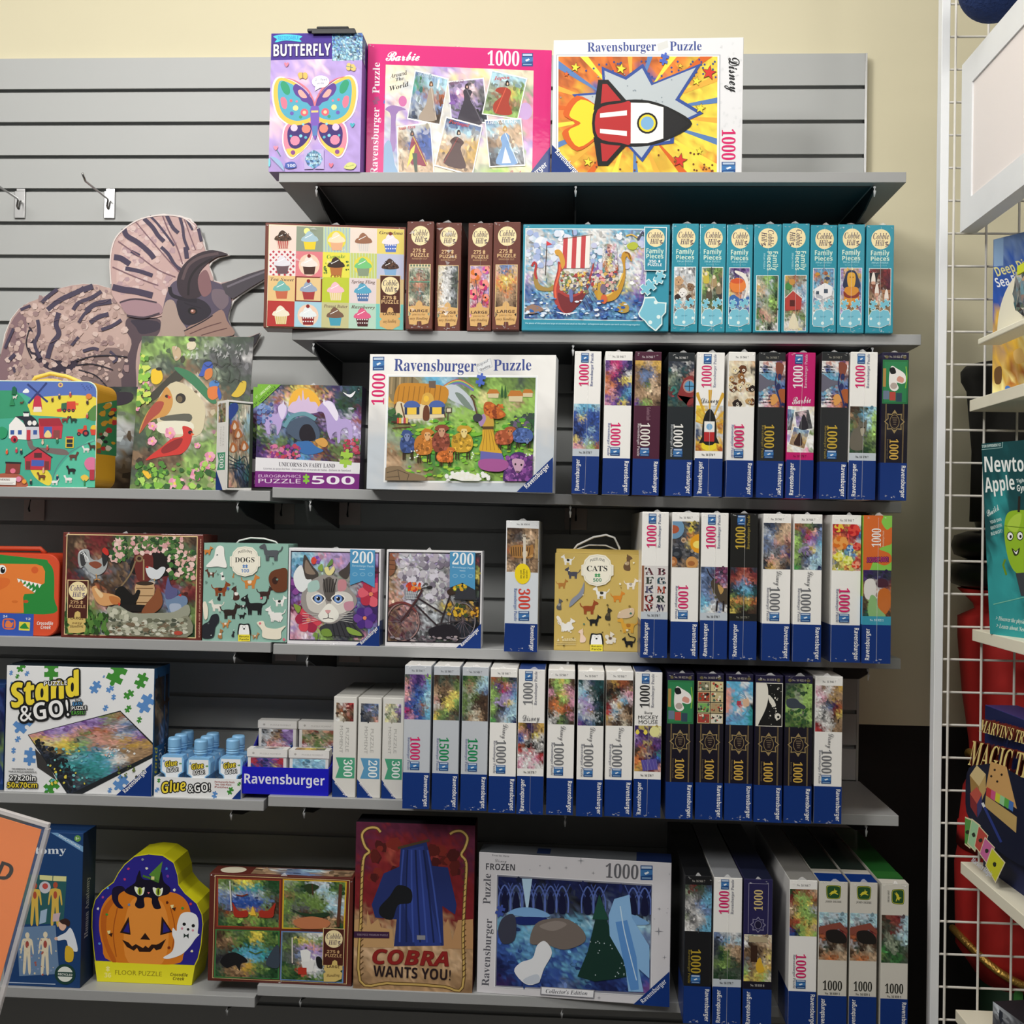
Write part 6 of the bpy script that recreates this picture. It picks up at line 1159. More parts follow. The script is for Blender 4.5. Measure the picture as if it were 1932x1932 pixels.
# ================================================================ FOURTH SHELF
q = [(-300, 298), (398, 300), (392, 864), (-300, 858)]
b = Box('K', q, Z['4L'], 'lunchbox_puzzle', 'lunchbox', 'orange lunchbox case with a cartoon dinosaur head on green, at the left edge', col='#d8492c', Y=-0.268, depth=0.085, seed=50, mesh=round_box(.16, '#d8502e', '#c84020'))
a = b.art(); a.part('cover_print'); a.clip((-300, 300, 395, 862))
a.S('#2a8a3c', [(-250, 335), (250, 335), (320, 360), (358, 430), (362, 600), (360, 706), (0, 706), (-250, 706)]).R('#2a8a3c', -250, 480, 362, 706)
a.P('#e88038', [(-260, 372), (0, 372), (240, 372), (280, 385), (298, 420), (296, 500), (270, 515), (110, 470), (215, 560), (228, 572), (160, 578), (152, 600), (158, 706), (-260, 706)]); a.S('#e07030', [(-60, 480), (40, 470), (60, 500), (20, 540), (-60, 560)]); a.E('#d8602c', 228, 412, 24, 24).E('#c85028', 170, 628, 18, 10).E('#d8702c', 96, 630, 22, 9)
a.E('#f6f4f0', 4, 412, 30, 32).E('#141414', 10, 416, 16, 22).E('#ffffff', 14, 406, 5, 5)
for k in range(6): a.P('#f6f4f0', [(108+k*28, 472+k*6), (136+k*28, 480+k*6), (120+k*28, 500+k*7)])
for k in range(4): a.P('#f6f4f0', [(150+k*22, 520+k*14), (172+k*20, 530+k*12), (172+k*22, 502+k*14)])
a.P('#3458b4', [(-300, 706), (226, 712), (224, 864), (-300, 858)]); a.S('#e87038', [(22, 750), (96, 752), (96, 815), (22, 812)]).R('#3458b4', 26, 754, 92, 810); a.S('#e88048', [(35, 800), (40, 765), (60, 760), (75, 775), (88, 770), (80, 800), (60, 806)]).P('#e8d848', [(128, 765), (202, 768), (200, 826), (126, 824)]).S('#2a8a3c', [(135, 810), (150, 785), (170, 775), (185, 800), (195, 812)])
a.part('lettering').T('24', (18, 738), (48, 738), 14, '#f0f0f0').T('12', (170, 752), (205, 753), 14, '#f0f0f0').T('Crocodile', (248, 785), (358, 785), 22, '#f6eee8', 'sbi').T('Creek', (274, 812), (344, 812), 22, '#f6eee8', 'sbi'); a.clip()
b.done(a); MB().tube([(b.W-.2, .04, b.Hh-.001), (b.W-.19, .04, b.Hh+.008), (b.W-.06, .04, b.Hh+.009), (b.W-.05, .04, b.Hh-.001)], .005, n=8).build('handle', mat('orange_strap', '#b8401c', rough=.6), b.o, smooth=True)

# ---- chickens at the well
def hen_box(q, Y, lab, seed, art=True):
    b = Box('K', q, Z['4L'], 'puzzle_box', 'puzzle box', lab, 'brown chicken puzzle boxes', col='#6c2c24', Y=Y, depth=0.05, m=M_wrap, seed=seed)
    a = b.art(); a.part('cover_picture').P('#e8cc98', [(446, 172), (1334, 182), (1322, 868), (432, 850)]); qq = [(452, 178), (1328, 188), (1316, 862), (438, 844)]; a.clip(qq)
    a.pic(qq, 'NNRRRNqLqLLLLnN/NSNRRNLLsLLsLqN/NRRfNqLLdddqLLq/NRdnRqddSfddLsL/NRGhnNndkfdkdLL/NdhhfGNdSndddNL/RdGhGNndfCdRfLL/RRNNNnNdfWdRRqf/NRSONNdndSfRzfR/RdxsONkdSdNzzNR/LRsSOddkSnOzhqN/ELLnxddNNOqGzhL/EeLLhSNdnONqhGL/LELLahaGnahGnSL/qELLhgaGaghGaLE/EELLhagaGhghaLE', cells=(56, 42), noise=.15, warp=.35)
    if art:
        a.S('#1c1614', [(900, 330), (1020, 280), (1150, 300), (1170, 440), (900, 440)]); a.S('#6a2a24', [(910, 300), (1025, 300), (1020, 470), (930, 480)]); a.L('#a89068', [(970, 340), (970, 480)], 9); a.E('#8a7050', 940, 335, 26, 24).E('#3a241c', 940, 335, 14, 12); a.L('#8a7454', [(915, 350), (880, 440), (820, 520), (780, 545)], 10, smooth=True)
        a.spray(['#3e6a34', '#587e44', '#2a4a28', '#e0b8b0', '#d8a0a0', '#eccdc4'], (770, 190, 1240, 300), 150, 9, 20).spray(['#4a7a3a', '#2e5230', '#e0b0a8', '#eccdc4'], (1140, 280, 1320, 470), 90, 9, 20).spray(['#4a7a3a', '#e0b8b0', '#2e5230'], (750, 260, 850, 350), 34, 9, 18)
        a.S('#c8a478', [(920, 505), (1040, 505), (1030, 640), (1000, 656), (940, 656), (925, 640)]); [a.L('#7a5a38', [(922, y), (1036, y)], 7) for y in (535, 585, 630)]; a.E('#3a2c20', 980, 502, 60, 14)
        a.S('#141210', [(780, 560), (830, 520), (900, 580), (930, 545), (950, 560), (915, 640), (860, 680), (800, 650)]).E('#1a1614', 920, 668, 150, 24)
        a.S('#d8dce0', [(985, 400), (1000, 388), (1030, 395), (1060, 410), (1090, 390), (1118, 395), (1110, 430), (1075, 470), (1030, 472), (1000, 450)]).E('#b82a28', 996, 392, 10, 8).P('#c8a060', [(1040, 470), (1046, 490), (1050, 470)])
        a.S('#a8acac', [(530, 300), (560, 275), (600, 280), (612, 330), (650, 350), (690, 330), (720, 300), (726, 380), (700, 430), (650, 450), (600, 420), (570, 390), (545, 400), (528, 360)]); a.S('#3a3a3c', [(540, 310), (570, 290), (590, 330), (575, 380), (550, 385)]); a.S('#8a4a34', [(600, 370), (650, 355), (690, 380), (650, 405)]); a.S('#2a2a2c', [(690, 300), (722, 290), (728, 350), (700, 390)]); a.S('#c83028', [(690, 285), (705, 262), (730, 280), (735, 310), (715, 312)]); [a.L('#d89848', [(650, 440), (656, 475), (640, 482)], 5), a.L('#d89848', [(660, 475), (680, 482)], 5)]; [a.L('#e8eaea', [(535+k*12, 300+k*6), (560+k*10, 285+k*14), (580+k*8, 360)], 4, smooth=True) for k in range(4)]
        a.S('#d8a068', [(622, 540), (650, 520), (680, 560), (760, 575), (812, 600), (810, 630), (770, 645), (700, 655), (650, 620)]); a.S('#c07840', [(740, 590), (805, 600), (812, 640), (760, 640)]); a.S('#e8c898', [(640, 540), (660, 540), (700, 580), (680, 600)]); a.P('#c83a28', [(800, 632), (818, 636), (806, 662)])
        a.S('#8a5030', [(960, 700), (990, 640), (1040, 580), (1070, 530), (1100, 600), (1090, 660), (1030, 705)]); a.S('#7088a8', [(1110, 580), (1140, 600), (1180, 590), (1215, 580), (1260, 590), (1268, 630), (1230, 680), (1180, 700), (1140, 680)]); a.S('#a8b4c8', [(1150, 640), (1220, 640), (1220, 690), (1160, 695)]); a.S('#5a5a88', [(1120, 600), (1135, 460), (1160, 520), (1200, 540), (1190, 590)]); a.P('#c83028', [(1205, 580), (1228, 570), (1225, 590)])
        a.S('#9a9c8a', [(740, 680), (800, 650), (900, 700), (1060, 700), (1180, 690), (1270, 640), (1272, 720), (1100, 780), (900, 770), (760, 730)]); a.S('#8a8a76', [(735, 690), (780, 735), (920, 775), (1120, 780), (1270, 715), (1260, 862), (738, 862)]); a.spray(['#c0c0ac', '#6a6c58', '#a8aa94', '#4e5446', '#d0d0c0', '#7a6a54'], (745, 740, 1255, 858), 160, 9, 26, ry=.6).spray(['#c8c8b4', '#7a7c68', '#a8aa94'], (740, 680, 860, 740), 24, 10, 24); a.E('#b84a3a', 1208, 832, 30, 14)
        a.spray(['#3c6a2c', '#58843a', '#28481e'], (445, 700, 730, 845), 110, 5, 18, ry=1.6)
    a.clip(); a.part('maker_panel').P('#e8cc98', [(460, 480), (602, 482), (598, 740), (458, 738)]).P('#4c2018', [(465, 486), (597, 488), (592, 740), (462, 738)]); hill_logo(a, 531, 554, 62, dark='#6a5a78')
    a.part('lettering').T('275', (479, 640), (536, 641), 20, '#d0a878').puz('#d0a878', 556, 632, 12).T('PUZZLE', (472, 668), (582, 670), 20, '#d0a878')
    a.part('size_badge').P('#d8bc70', [(462, 738), (505, 735), (512, 700), (530, 690), (548, 700), (550, 738), (582, 740), (585, 765), (570, 775), (586, 790), (580, 830), (530, 838), (470, 836), (462, 800), (478, 785), (462, 770)]); a.T('LARGE', (482, 746), (568, 748), 17, '#4a2a1a').T('easy', (495, 778), (560, 778), 15, '#7a5a30').T('Handling', (478, 802), (570, 798), 18, '#5a4020', 'ital')
    a.clip(); a.part('lettering').T('Cobble Hill random cut jigsaw puzzle pieces', (1354, 860), (1362, 200), 9, '#d8a890')
    b.done(a); wrap(b, seed=seed, bottom=False); return b
hen_box([(462, 165), (1415, 175), (1402, 872), (448, 858)], -0.213, 'brown chicken puzzle box hidden behind an identical one, its corner showing', 52, False)
hen_box([(422, 160), (1372, 172), (1358, 882), (410, 868)], -0.274, 'brown puzzle box with rooster and hens around a stone well', 51)

# ---- dogs and cats gift boxes with cord handles
def pup(a, x, y, s, c, d=1, c2=None, sit=False, fluffy=False):
    """a small dog or cat"""
    if sit:
        a.S(c, [(x-16*s*d, y+30*s), (x-22*s*d, y+8*s), (x-6*s*d, y-14*s), (x-6*s*d, y-34*s), (x+4*s*d, y-44*s), (x+14*s*d, y-40*s), (x+24*s*d, y-28*s), (x+12*s*d, y-20*s), (x+12*s*d, y+4*s), (x+12*s*d, y+32*s)])
        a.P(c, [(x-4*s*d, y-36*s), (x-4*s*d, y-52*s), (x+6*s*d, y-42*s)])
    else:
        a.hold(True)
        for lx in (-26, -18, 12, 20): a.P(c, [(x+(lx-5)*s*d, y), (x+(lx+5)*s*d, y), (x+(lx+3)*s*d, y+34*s), (x+(lx-3)*s*d, y+34*s)])
        a.hold(False)
        a.S(c, [(x-34*s*d, y-10*s), (x-10*s*d, y-14*s), (x+16*s*d, y-14*s), (x+24*s*d, y-36*s), (x+36*s*d, y-40*s), (x+52*s*d, y-30*s), (x+48*s*d, y-22*s), (x+34*s*d, y-18*s), (x+28*s*d, y+6*s), (x+12*s*d, y+14*s), (x-24*s*d, y+14*s)])
        a.L(c, [(x-32*s*d, y-6*s), (x-46*s*d, y-14*s), (x-52*s*d, y-30*s)], 5*s, smooth=True); a.P(c, [(x+26*s*d, y-36*s), (x+24*s*d, y-50*s), (x+36*s*d, y-40*s)])
    if fluffy: a.spray([c], (x-30*s, y-16*s, x+30*s, y+26*s), 14, 8*s, 14*s)
    if c2: a.S(c2, [(x-14*s*d, y-10*s), (x+6*s*d, y-12*s), (x+4*s*d, y+4*s), (x-12*s*d, y+4*s)])
q = [(1375, 228), (1947, 240), (1933, 903), (1365, 890)]
b = Box('K', q, Z['4L'], 'puzzle_box', 'puzzle box', 'mint green gift box patterned with many dogs, with a cord handle', col='#8fb8aa', Y=-0.273, depth=0.075, seed=53, W=None)
a = b.art(); a.part('cover_print').R('#8fb8aa', 1360, 220, 1960, 910)
for args in ((1420, 440, .75, '#5a3424', -1, '#e8e0d8'), (1500, 460, .7, '#f0eeea', -1, '#2a2a2c', True), (1575, 455, .4, '#b08050', 1, None, True), (1490, 550, 1.25, '#8a4420', 1, '#3a2018'), (1590, 580, 1.2, '#4a2a24', -1, '#f0ece6', True), (1690, 500, 1.2, '#d0843c', 1, '#f0e0c8'), (1790, 575, 1.1, '#3a2420', 1, None), (1890, 630, .9, '#f2f0ec', 1, '#1a1a1c'), (1460, 660, 1.0, '#ece8dc', -1, None), (1555, 700, 1.35, '#2e221e', 1, None), (1645, 660, .55, '#2a2a2c', 1, '#e8e4de'), (1715, 660, 1.7, '#1c1c1e', -1, None), (1480, 600, .6, '#1c1c1e', 1, None, True), (1635, 725, .55, '#1c1c1e', 1, None), (1860, 720, 1.3, '#f0eeea', -1, None, False, True), (1525, 780, .7, '#c8884c', 1, '#f0e4d4'), (1575, 850, .5, '#2a2a30', 1, None, True), (1490, 850, .8, '#a87848', 1, '#f0e8dc', True), (1725, 860, .55, '#b88858', 1, '#e8d8c0'), (1830, 300, 1.5, '#54585e', -1, None), (1400, 285, .7, '#d08038', 1, None)):
    pup(a, *args)
a.S('#f2f0ea', [(1390, 390), (1440, 330), (1455, 270), (1480, 248), (1510, 262), (1515, 320), (1530, 395), (1470, 390)]).S('#6a3a22', [(1815, 480), (1830, 430), (1880, 408), (1940, 412), (1940, 540), (1880, 565), (1840, 545)]).S('#3a1c12', [(1838, 480), (1860, 460), (1880, 480), (1868, 510), (1845, 505)]).S('#24262e', [(1365, 870), (1368, 790), (1410, 760), (1430, 720), (1470, 712), (1480, 760), (1455, 800), (1440, 868)]).S('#f0e8d4', [(1735, 770), (1780, 760), (1800, 800), (1870, 810), (1930, 790), (1900, 830), (1890, 880), (1780, 870), (1770, 820)]).S('#ece4d0', [(1370, 640), (1390, 630), (1405, 680), (1400, 740), (1380, 740)])
for k in range(18): a.blob(a.rnd.choice(['#6a8a80', '#c8d8d0', '#4a6ab0', '#e07080', '#5a6a68']), a.rnd.uniform(1390, 1920), a.rnd.uniform(260, 890), a.rnd.uniform(4, 9))
def crest(a, cx, cy, s, word, count, pc, cc_, tc, bg='#f2eddc'):
    P = lambda k: [(cx+s*k*x, cy+s*k*y) for x, y in ((-1, -.32), (-.86, -.36), (-.8, -.62), (-.5, -.92), (0, -1.0), (.5, -.92), (.8, -.62), (.86, -.36), (1, -.32), (1, .32), (.86, .36), (.8, .62), (.5, .88), (0, 1.0), (-.5, .88), (-.8, .62), (-.86, .36), (-1, .32))]
    a.part('title_crest').P(bg, P(1.0)).P('#c8c4b4', P(.91)).P(bg, P(.89)); a.T('PUZZLOVE', (cx-s*.45, cy-s*.5), (cx+s*.45, cy-s*.5), s*.16, '#6a6a64', 'sansb', bend=s*.12).T(word, (cx-s*.66, cy+s*.06), (cx+s*.62, cy+s*.06), s*.34, tc, 'serif').puz(pc, cx-s*.08, cy+s*.32, s*.12).puz(pc, cx+s*.1, cy+s*.32, s*.12).T(count, (cx-s*.26, cy+s*.72), (cx+s*.26, cy+s*.72), s*.22, cc_, 'sansb')
crest(a, 1655, 356, 103, 'DOGS', '100', '#5080c0', '#5080c0', '#2a2a2a')
def bear(a, x0, y0, x1, y1):
    w, h = x1-x0, y1-y0; a.part('maker_badge').S('#16181a', [(x0, y0+h*.7), (x0+w*.02, y0+h*.12), (x0+w*.15, y0), (x0+w*.5, y0+h*.03), (x0+w*.85, y0), (x0+w*.98, y0+h*.12), (x1, y0+h*.7)]).S('#f4f4f2', [(x0+w*.1, y0+h*.7), (x0+w*.12, y0+h*.2), (x0+w*.22, y0+h*.08), (x0+w*.5, y0+h*.1), (x0+w*.78, y0+h*.08), (x0+w*.88, y0+h*.2), (x0+w*.9, y0+h*.7)]).E('#16181a', x0+w*.5, y0+h*.3, w*.08, h*.045).E('#16181a', x0+w*.38, y0+h*.2, w*.03, h*.02).E('#16181a', x0+w*.62, y0+h*.2, w*.03, h*.02).R('#f0e040', x0, y0+h*.62, x1, y1)
    a.T('Banana', (x0+w*.1, y0+h*.78), (x0+w*.9, y0+h*.78), h*.11, '#2a2a1a').T('Panda', (x0+w*.12, y0+h*.94), (x0+w*.88, y0+h*.94), h*.11, '#2a2a1a')
bear(a, 1610, 775, 1690, 895)
b.done(a)
MB().tube([(b.W*.33, .03, b.Hh-.001), (b.W*.36, .03, b.Hh+.005), (b.W*.5, .03, b.Hh+.011), (b.W*.66, .03, b.Hh+.010), (b.W*.8, .03, b.Hh+.004), (b.W*.83, .03, b.Hh-.001)], .0017, n=8).build('cord_handle', M_cord, b.o, smooth=True)

# ---- two square 200 piece boxes
def flag200(a, x0, x1, yt, yb, yn, t0, t1):
    a.part('count_flag').P('#4f97c4', [(x0, yt), (x1, yt+4), (x1, yb+14), ((x0+x1)/2, yn), (x0, yb)]); a.T('200', t0, t1, 76, '#f0f4f6', 'serif').T('Ravensburger Puzzle', (t0[0], t0[1]+24), (t1[0]+4, t1[1]+26), 13, '#b8d8ea', 'serif').L('#d8e8f0', [(t0[0]+50, t0[1]+42), (t0[0]+88, t0[1]+43)], 3)
    for k in range(3): a.E('#8abcd8', t0[0]+20+k*52, t0[1]+76, 17, 12).E('#4f97c4', t0[0]+20+k*52, t0[1]+76, 13, 8)
q = [(85, 266), (706, 270), (700, 918), (77, 906)]
b = Box('L', q, Z[4], 'puzzle_box', 'puzzle box', 'square puzzle box with a blue eyed cat among flowers', col='#e8e6ea', Y=-0.276, depth=0.045, m=M_wrap, seed=54)
a = b.art(); qq = [(90, 284), (700, 286), (696, 902), (84, 890)]; a.part('cover_picture').P('#2a2234', [(98, 286), (694, 290), (690, 892), (90, 882)]); qq = [(104, 294), (688, 298), (684, 884), (97, 874)]; a.clip(qq)
a.pic(qq, 'CcCpuuuuVu/ccCCupuuVv/cuzaauuVmM/vzaaGaapmm/VuhGGGGhVm/VzGhGGhGmm/vuhGGGhzvV/MmnhhhnzVV/pMmhwhGVvV/PpmmhGdGVv/uPplGdGLVz/pPulLGdLpx', cells=(44, 42), noise=.12)
for x, y, r, c1, c2 in ((220, 745, 90, '#a82848', '#d84858'), (640, 570, 90, '#b83048', '#e06070'), (600, 730, 78, '#4a2a80', '#6a4098'), (140, 520, 60, '#5a2a70', '#8a4a98'), (270, 345, 30, '#7a50a8', '#b070c0'), (520, 640, 30, '#4a2a80', '#7a48a8')):
    for k in range(6): t = k*1.047+x; a.S(c1 if k % 2 else c2, [(x+r*.15*math.cos(t), y+r*.15*math.sin(t)), (x+r*.8*math.cos(t-.5), y+r*.8*math.sin(t-.5)), (x+r*1.0*math.cos(t), y+r*1.0*math.sin(t)), (x+r*.8*math.cos(t+.5), y+r*.8*math.sin(t+.5))])
    a.E('#e88860', x, y, r*.16)
a.S('#3a3a40', [(430, 740), (500, 720), (540, 780), (600, 850), (540, 860), (440, 850), (330, 840), (300, 790)]); [a.L('#24242a', [(380+k*26, 760), (400+k*36, 860)], 7) for k in range(6)]
a.S('#48403c', [(180, 420), (190, 310), (240, 380), (285, 440), (250, 500), (190, 520)]).S('#8a7868', [(198, 430), (200, 345), (240, 400), (265, 440)]).S('#48403c', [(420, 430), (470, 390), (498, 355), (496, 420), (470, 470)])
a.S('#9a9490', [(170, 620), (185, 540), (240, 480), (340, 440), (430, 470), (500, 540), (545, 600), (530, 660), (460, 720), (400, 765), (330, 765), (250, 720), (190, 680)])
a.S('#e8ecec', [(120, 440), (170, 380), (200, 470), (240, 480), (180, 560), (130, 520)]); a.S('#d0ccc4', [(210, 560), (290, 560), (340, 640), (300, 700), (220, 670)]); a.S('#d8d4cc', [(370, 640), (400, 560), (480, 560), (520, 610), (470, 690), (400, 700)]); a.S('#c88890', [(420, 480), (470, 480), (470, 540), (420, 550)]).S('#c890a0', [(460, 630), (520, 620), (520, 670), (470, 680)]).S('#a8c8c0', [(220, 500), (280, 480), (290, 540), (220, 560)])
a.S('#5a5450', [(330, 470), (370, 460), (400, 520), (385, 610), (340, 610), (315, 520)]); [a.L('#2e2a2a', [(320+k*22, 470), (335+k*12, 560)], 7) for k in range(5)]
a.S('#f0eee4', [(310, 680), (345, 640), (375, 640), (420, 690), (420, 730), (380, 760), (320, 755), (285, 720)]); a.S('#d8a0a0', [(332, 680), (370, 680), (352, 705)]); a.L('#2a2020', [(352, 700), (352, 730), (318, 738)], 5, smooth=True).L('#2a2020', [(352, 730), (388, 738)], 5)
for x in (286, 420):
    a.S('#f0ece4', [(x-50, 600), (x, 566), (x+50, 600), (x, 645)]).S('#20202a', [(x-40, 600), (x, 575), (x+40, 600), (x, 634)]).E('#6a90d0', x, 603, 28, 27).E('#a8c4ec', x, 608, 18, 15).E('#101018', x, 602, 13, 14).E('#ffffff', x-8, 594, 5)
for k in range(5): a.L('#f4f4f0', [(310, 715+k*6), (180, 700+k*18)], 2).L('#f4f4f0', [(400, 715+k*6), (520, 690+k*18)], 2)
a.E('#d84838', 253, 350, 18, 24).S('#e8dc98', [(325, 400), (350, 390), (360, 415), (385, 385), (395, 410), (370, 445), (340, 440)]); [a.S(c, p) for c, p in (('#6a9048', [(340, 390), (375, 335), (380, 370)]), ('#88a848', [(280, 400), (310, 370), (312, 420)]), ('#7a9a40', [(310, 810), (360, 805), (380, 850), (320, 850)]), ('#8aa848', [(480, 790), (560, 820), (580, 850), (500, 835)]), ('#7a9a40', [(260, 830), (285, 840), (275, 885)]), ('#88a040', [(120, 640), (170, 660), (150, 700)]))]
a.clip(); flag200(a, 498, 666, 272, 512, 482, (512, 362), (654, 364)); a.part('brand_corner').P('1', [(540, 914), (703, 775), (702, 920)]).T('Ravensburger', (582, 908), (694, 802), 22, 'w')
r_ = b.art('right', [(0, 0), (45, 0), (45, 200), (0, 200)]); r_.part('brand_corner').R('1', 0, 148, 45, 200); b.done(a, r_); wrap(b, seed=54)
q = [(748, 276), (1392, 284), (1386, 930), (738, 920)]
b = Box('L', q, Z[4], 'puzzle_box', 'puzzle box', 'square puzzle box with an old bicycle against a peeling wall', col='#e8e6e8', Y=-0.276, depth=0.045, m=M_wrap, seed=55)
a = b.art(); a.part('cover_picture').P('#221c26', [(760, 292), (1382, 296), (1376, 898), (750, 892)]); qq = [(768, 300), (1374, 304), (1368, 890), (758, 884)]; a.clip(qq)
a.pic(qq, 'OhhuWuhhuhrd/nuWWhuuGuhrR/sWuGWhGWGuyL/sWhWuWhGWuqy/nxuhWGhWhGqk/ShuWGWWhGqdk/SxhhWhWhGdkq/xSuhGWhGhGkd/nxxGhWGyYdYk/nMGMGhhGdYdY/MGMxGhhGddkd/nMxGMhGGKdkk/MnGMhGGdKKdk/nMMGGGdqKdkk', cells=(44, 42), noise=.2, warp=.5)
a.spray(['#d8d4e0', '#9a94a0', '#b8b0bc', '#787080', '#c8c4cc'], (840, 300, 1180, 620), 120, 8, 26)
def wheel(cx, cy, rx, ry, c, w):
    for k in range(14): t = k*math.pi/7; a.L('#8a7880', [(cx, cy), (cx+rx*math.cos(t), cy+ry*math.sin(t))], 1.6)
    p = [(cx+rx*math.cos(t), cy+ry*math.sin(t)) for t in np.linspace(0, 2*math.pi, 37)]; a.L('#2a2428', p, w+5).L(c, p, w)
wheel(860, 755, 108, 124, '#9a7a78', 9); wheel(1260, 745, 86, 118, '#8a8488', 6); a.L('#7a3a38', [(758, 655), (830, 628), (900, 640), (950, 690)], 14, smooth=True)
for p, w, c in (([(990, 540), (930, 640), (845, 755)], 13, '#4a2a2c'), ([(965, 600), (1130, 700)], 11, '#2e2428'), ([(945, 640), (1080, 770), (1110, 780)], 11, '#2e2428'), ([(1180, 565), (1115, 760)], 10, '#2e2428'), ([(1090, 770), (1260, 745)], 8, '#3a3438'), ([(1175, 600), (1260, 745)], 6, '#3a3438'), ([(960, 545), (1000, 530), (1050, 525)], 8, '#3a3a3c'), ([(1200, 600), (1360, 602)], 10, '#3a3a3c')): a.L(c, p, w, smooth=True)
a.S('#242226', [(1020, 520), (1050, 515), (1056, 530), (1026, 534)]).S('#3a2a20', [(1155, 550), (1185, 530), (1225, 540), (1215, 565), (1170, 575)]); a.P('#8a9098', [(878, 520), (965, 535), (935, 610), (870, 600)]); a.hold(True); [a.L('#d8d8dc', [(885+k*14, 524), (880+k*12, 604)], 2) for k in range(6)]; [a.L('#d8d8dc', [(878, 540+k*20), (955, 548+k*18)], 2) for k in range(4)]; a.hold(False)
a.spray(['#d85830', '#e88838', '#c83a28'], (890, 500, 975, 540), 20, 8, 16).P('#33353c', [(1215, 530), (1345, 510), (1350, 600), (1210, 600)]); a.spray(['#e8c838', '#d8a828', '#5a7a38'], (1200, 505, 1280, 540), 26, 8, 16).spray(['#d8b030', '#c89828', '#3a4a28'], (1160, 640, 1290, 710), 30, 7, 16).spray(['#d8a030', '#5a3a20'], (1320, 660, 1370, 710), 14, 8, 16); a.S('#1c1820', [(1040, 800), (1180, 770), (1250, 840), (1200, 870), (1060, 860)]); a.spray(['#8a8088', '#5a5058', '#a89a9c'], (770, 850, 1240, 884), 40, 6, 18, ry=.5); a.S('#8a5a40', [(755, 320), (800, 340), (808, 400), (790, 440), (755, 445)]); [a.L('#4a2c22', [(755, y), (805, y+4)], 4) for y in (345, 375, 405)]
a.clip(); flag200(a, 1174, 1344, 288, 526, 494, (1190, 372), (1332, 376)); a.part('brand_corner').P('1', [(1216, 930), (1388, 762), (1386, 932)]).T('Ravensburger', (1260, 918), (1376, 808), 24, 'w')
b.done(a); wrap(b, seed=55)

# ---- 300 piece upright box with a tabby cat
q = [(1557, 80), (1782, 80), (1765, 945), (1542, 942)]
b = Box('L', q, Z[4], 'puzzle_box', 'puzzle box', 'lone white upright box with tabby cat picture and round yellow sticker', col='#e8eaec', Y=-0.315, depth=0.3, m=M_wrap, seed=56, H=None)
a = b.art(); a.R('#d8dee4', 1540, 420, 1790, 770); a.part('lettering').T('No. 16 936 6', (1628, 110), (1716, 110), 11, 'K', 'serif')
a.part('cover_picture').pic([(1563, 128), (1778, 132), (1772, 424), (1559, 420)], 'NNNSSn/nNGNsS/NGNisN/nSOSNn/OSNSOS/nONnSN/NnSGNn/sNGSnS/SsnNSn', cells=(20, 26), noise=.16); a.clip((1560, 130, 1776, 422))
a.S('#a87840', [(1580, 260), (1640, 240), (1700, 250), (1740, 240), (1735, 320), (1690, 330), (1600, 320)]); [a.L('#3a2818', [(1590+k*16, 255), (1596+k*14, 315)], 5) for k in range(9)]; a.P('#c89858', [(1705, 320), (1740, 320), (1735, 300)]); a.S('#e0c8a0', [(1670, 285), (1700, 285), (1695, 320), (1670, 318)]).R('#d8cfc0', 1672, 190, 1690, 370); [a.L('#c8a878', [(1755+k*9, 200), (1752+k*8, 330)], 5) for k in range(3)]; a.clip()
a.part('sticker').E('#f4d81c', 1668, 432, 54, 68); [a.T(t, (1692-k*20, 400+abs(k-1)*8), (1692-k*20, 462), 12, '#4a4a1a', 'sansb') for k, t in enumerate(('Large pieces', 'Easy to', 'see & hold'))]
a.part('piece_count').T('300', (1640, 530), (1640, 664), 76, '#d84030', 'serif'); logo(a, 1640, 678, 1712, 740); a.part('lettering').T('Ravensburger Puzzle', (1610, 528), (1610, 742), 22, '#7088b8', 'serif'); a.part('brand_band').P('1', [(1548, 757), (1772, 762), (1765, 950), (1540, 946)]).T('Ravensburger', (1722, 772), (1718, 936), 27, 'w')
b.done(a); wrap(b, seed=56)

# ---- cats gift box
q = [(145, 448), (1005, 462), (992, 1455), (132, 1437)]
b = Box('M', q, Z[4], 'puzzle_box', 'puzzle box', 'mustard yellow gift box patterned with many cats, with a cord handle', col='#cdb264', Y=-0.277, depth=0.06, seed=57)
a = b.art(); a.part('cover_print')
CT = [(270, 525, 1.3, '#f0eee8', -1, '#1a1a1c'), (880, 560, 2.0, '#6a5038', 1, '#b8a080', True), (320, 660, 1.5, '#4a4a58', -1, None), (215, 770, 1.2, '#b07838', 1, None), (610, 860, 1.6, '#f0eee8', -1, '#2a2a28'), (780, 900, 1.4, '#d8882c', 1, None), (915, 770, 1.4, '#ece4d8', 1, '#a8a098'), (490, 1010, 1.8, '#9a4a24', 1, None), (190, 980, 1.4, '#5a5a5c', 1, '#9a9a98', True), (685, 1080, 1.6, '#3a3428', 1, '#5a5038', True), (540, 1140, 1.4, '#1c1c1e', 1, None), (260, 1190, 1.7, '#f0eee8', 1, None, False, True), (880, 1190, 2.0, '#e0a83c', -1, '#b87828'), (420, 1300, 1.7, '#ecd0bc', -1, None, True), (710, 1320, 1.5, '#e8e0d0', 1, '#6a5444', True, True), (890, 1360, 1.3, '#1a1a1c', -1, None)]
for t in CT: pup(a, *t)
a.S('#8a90a0', [(285, 990), (310, 920), (380, 860), (420, 790), (440, 740), (432, 860), (370, 930), (310, 985)]).S('#d8c0a4', [(775, 1090), (800, 1040), (880, 1010), (940, 1010), (940, 1070), (890, 1105), (790, 1108)]).L('#1a1a1c', [(940, 1360), (955, 1310), (900, 1290), (885, 1260)], 10, smooth=True).S('#f0e8dc', [(160, 1110), (175, 1085), (210, 1130), (215, 1190)])
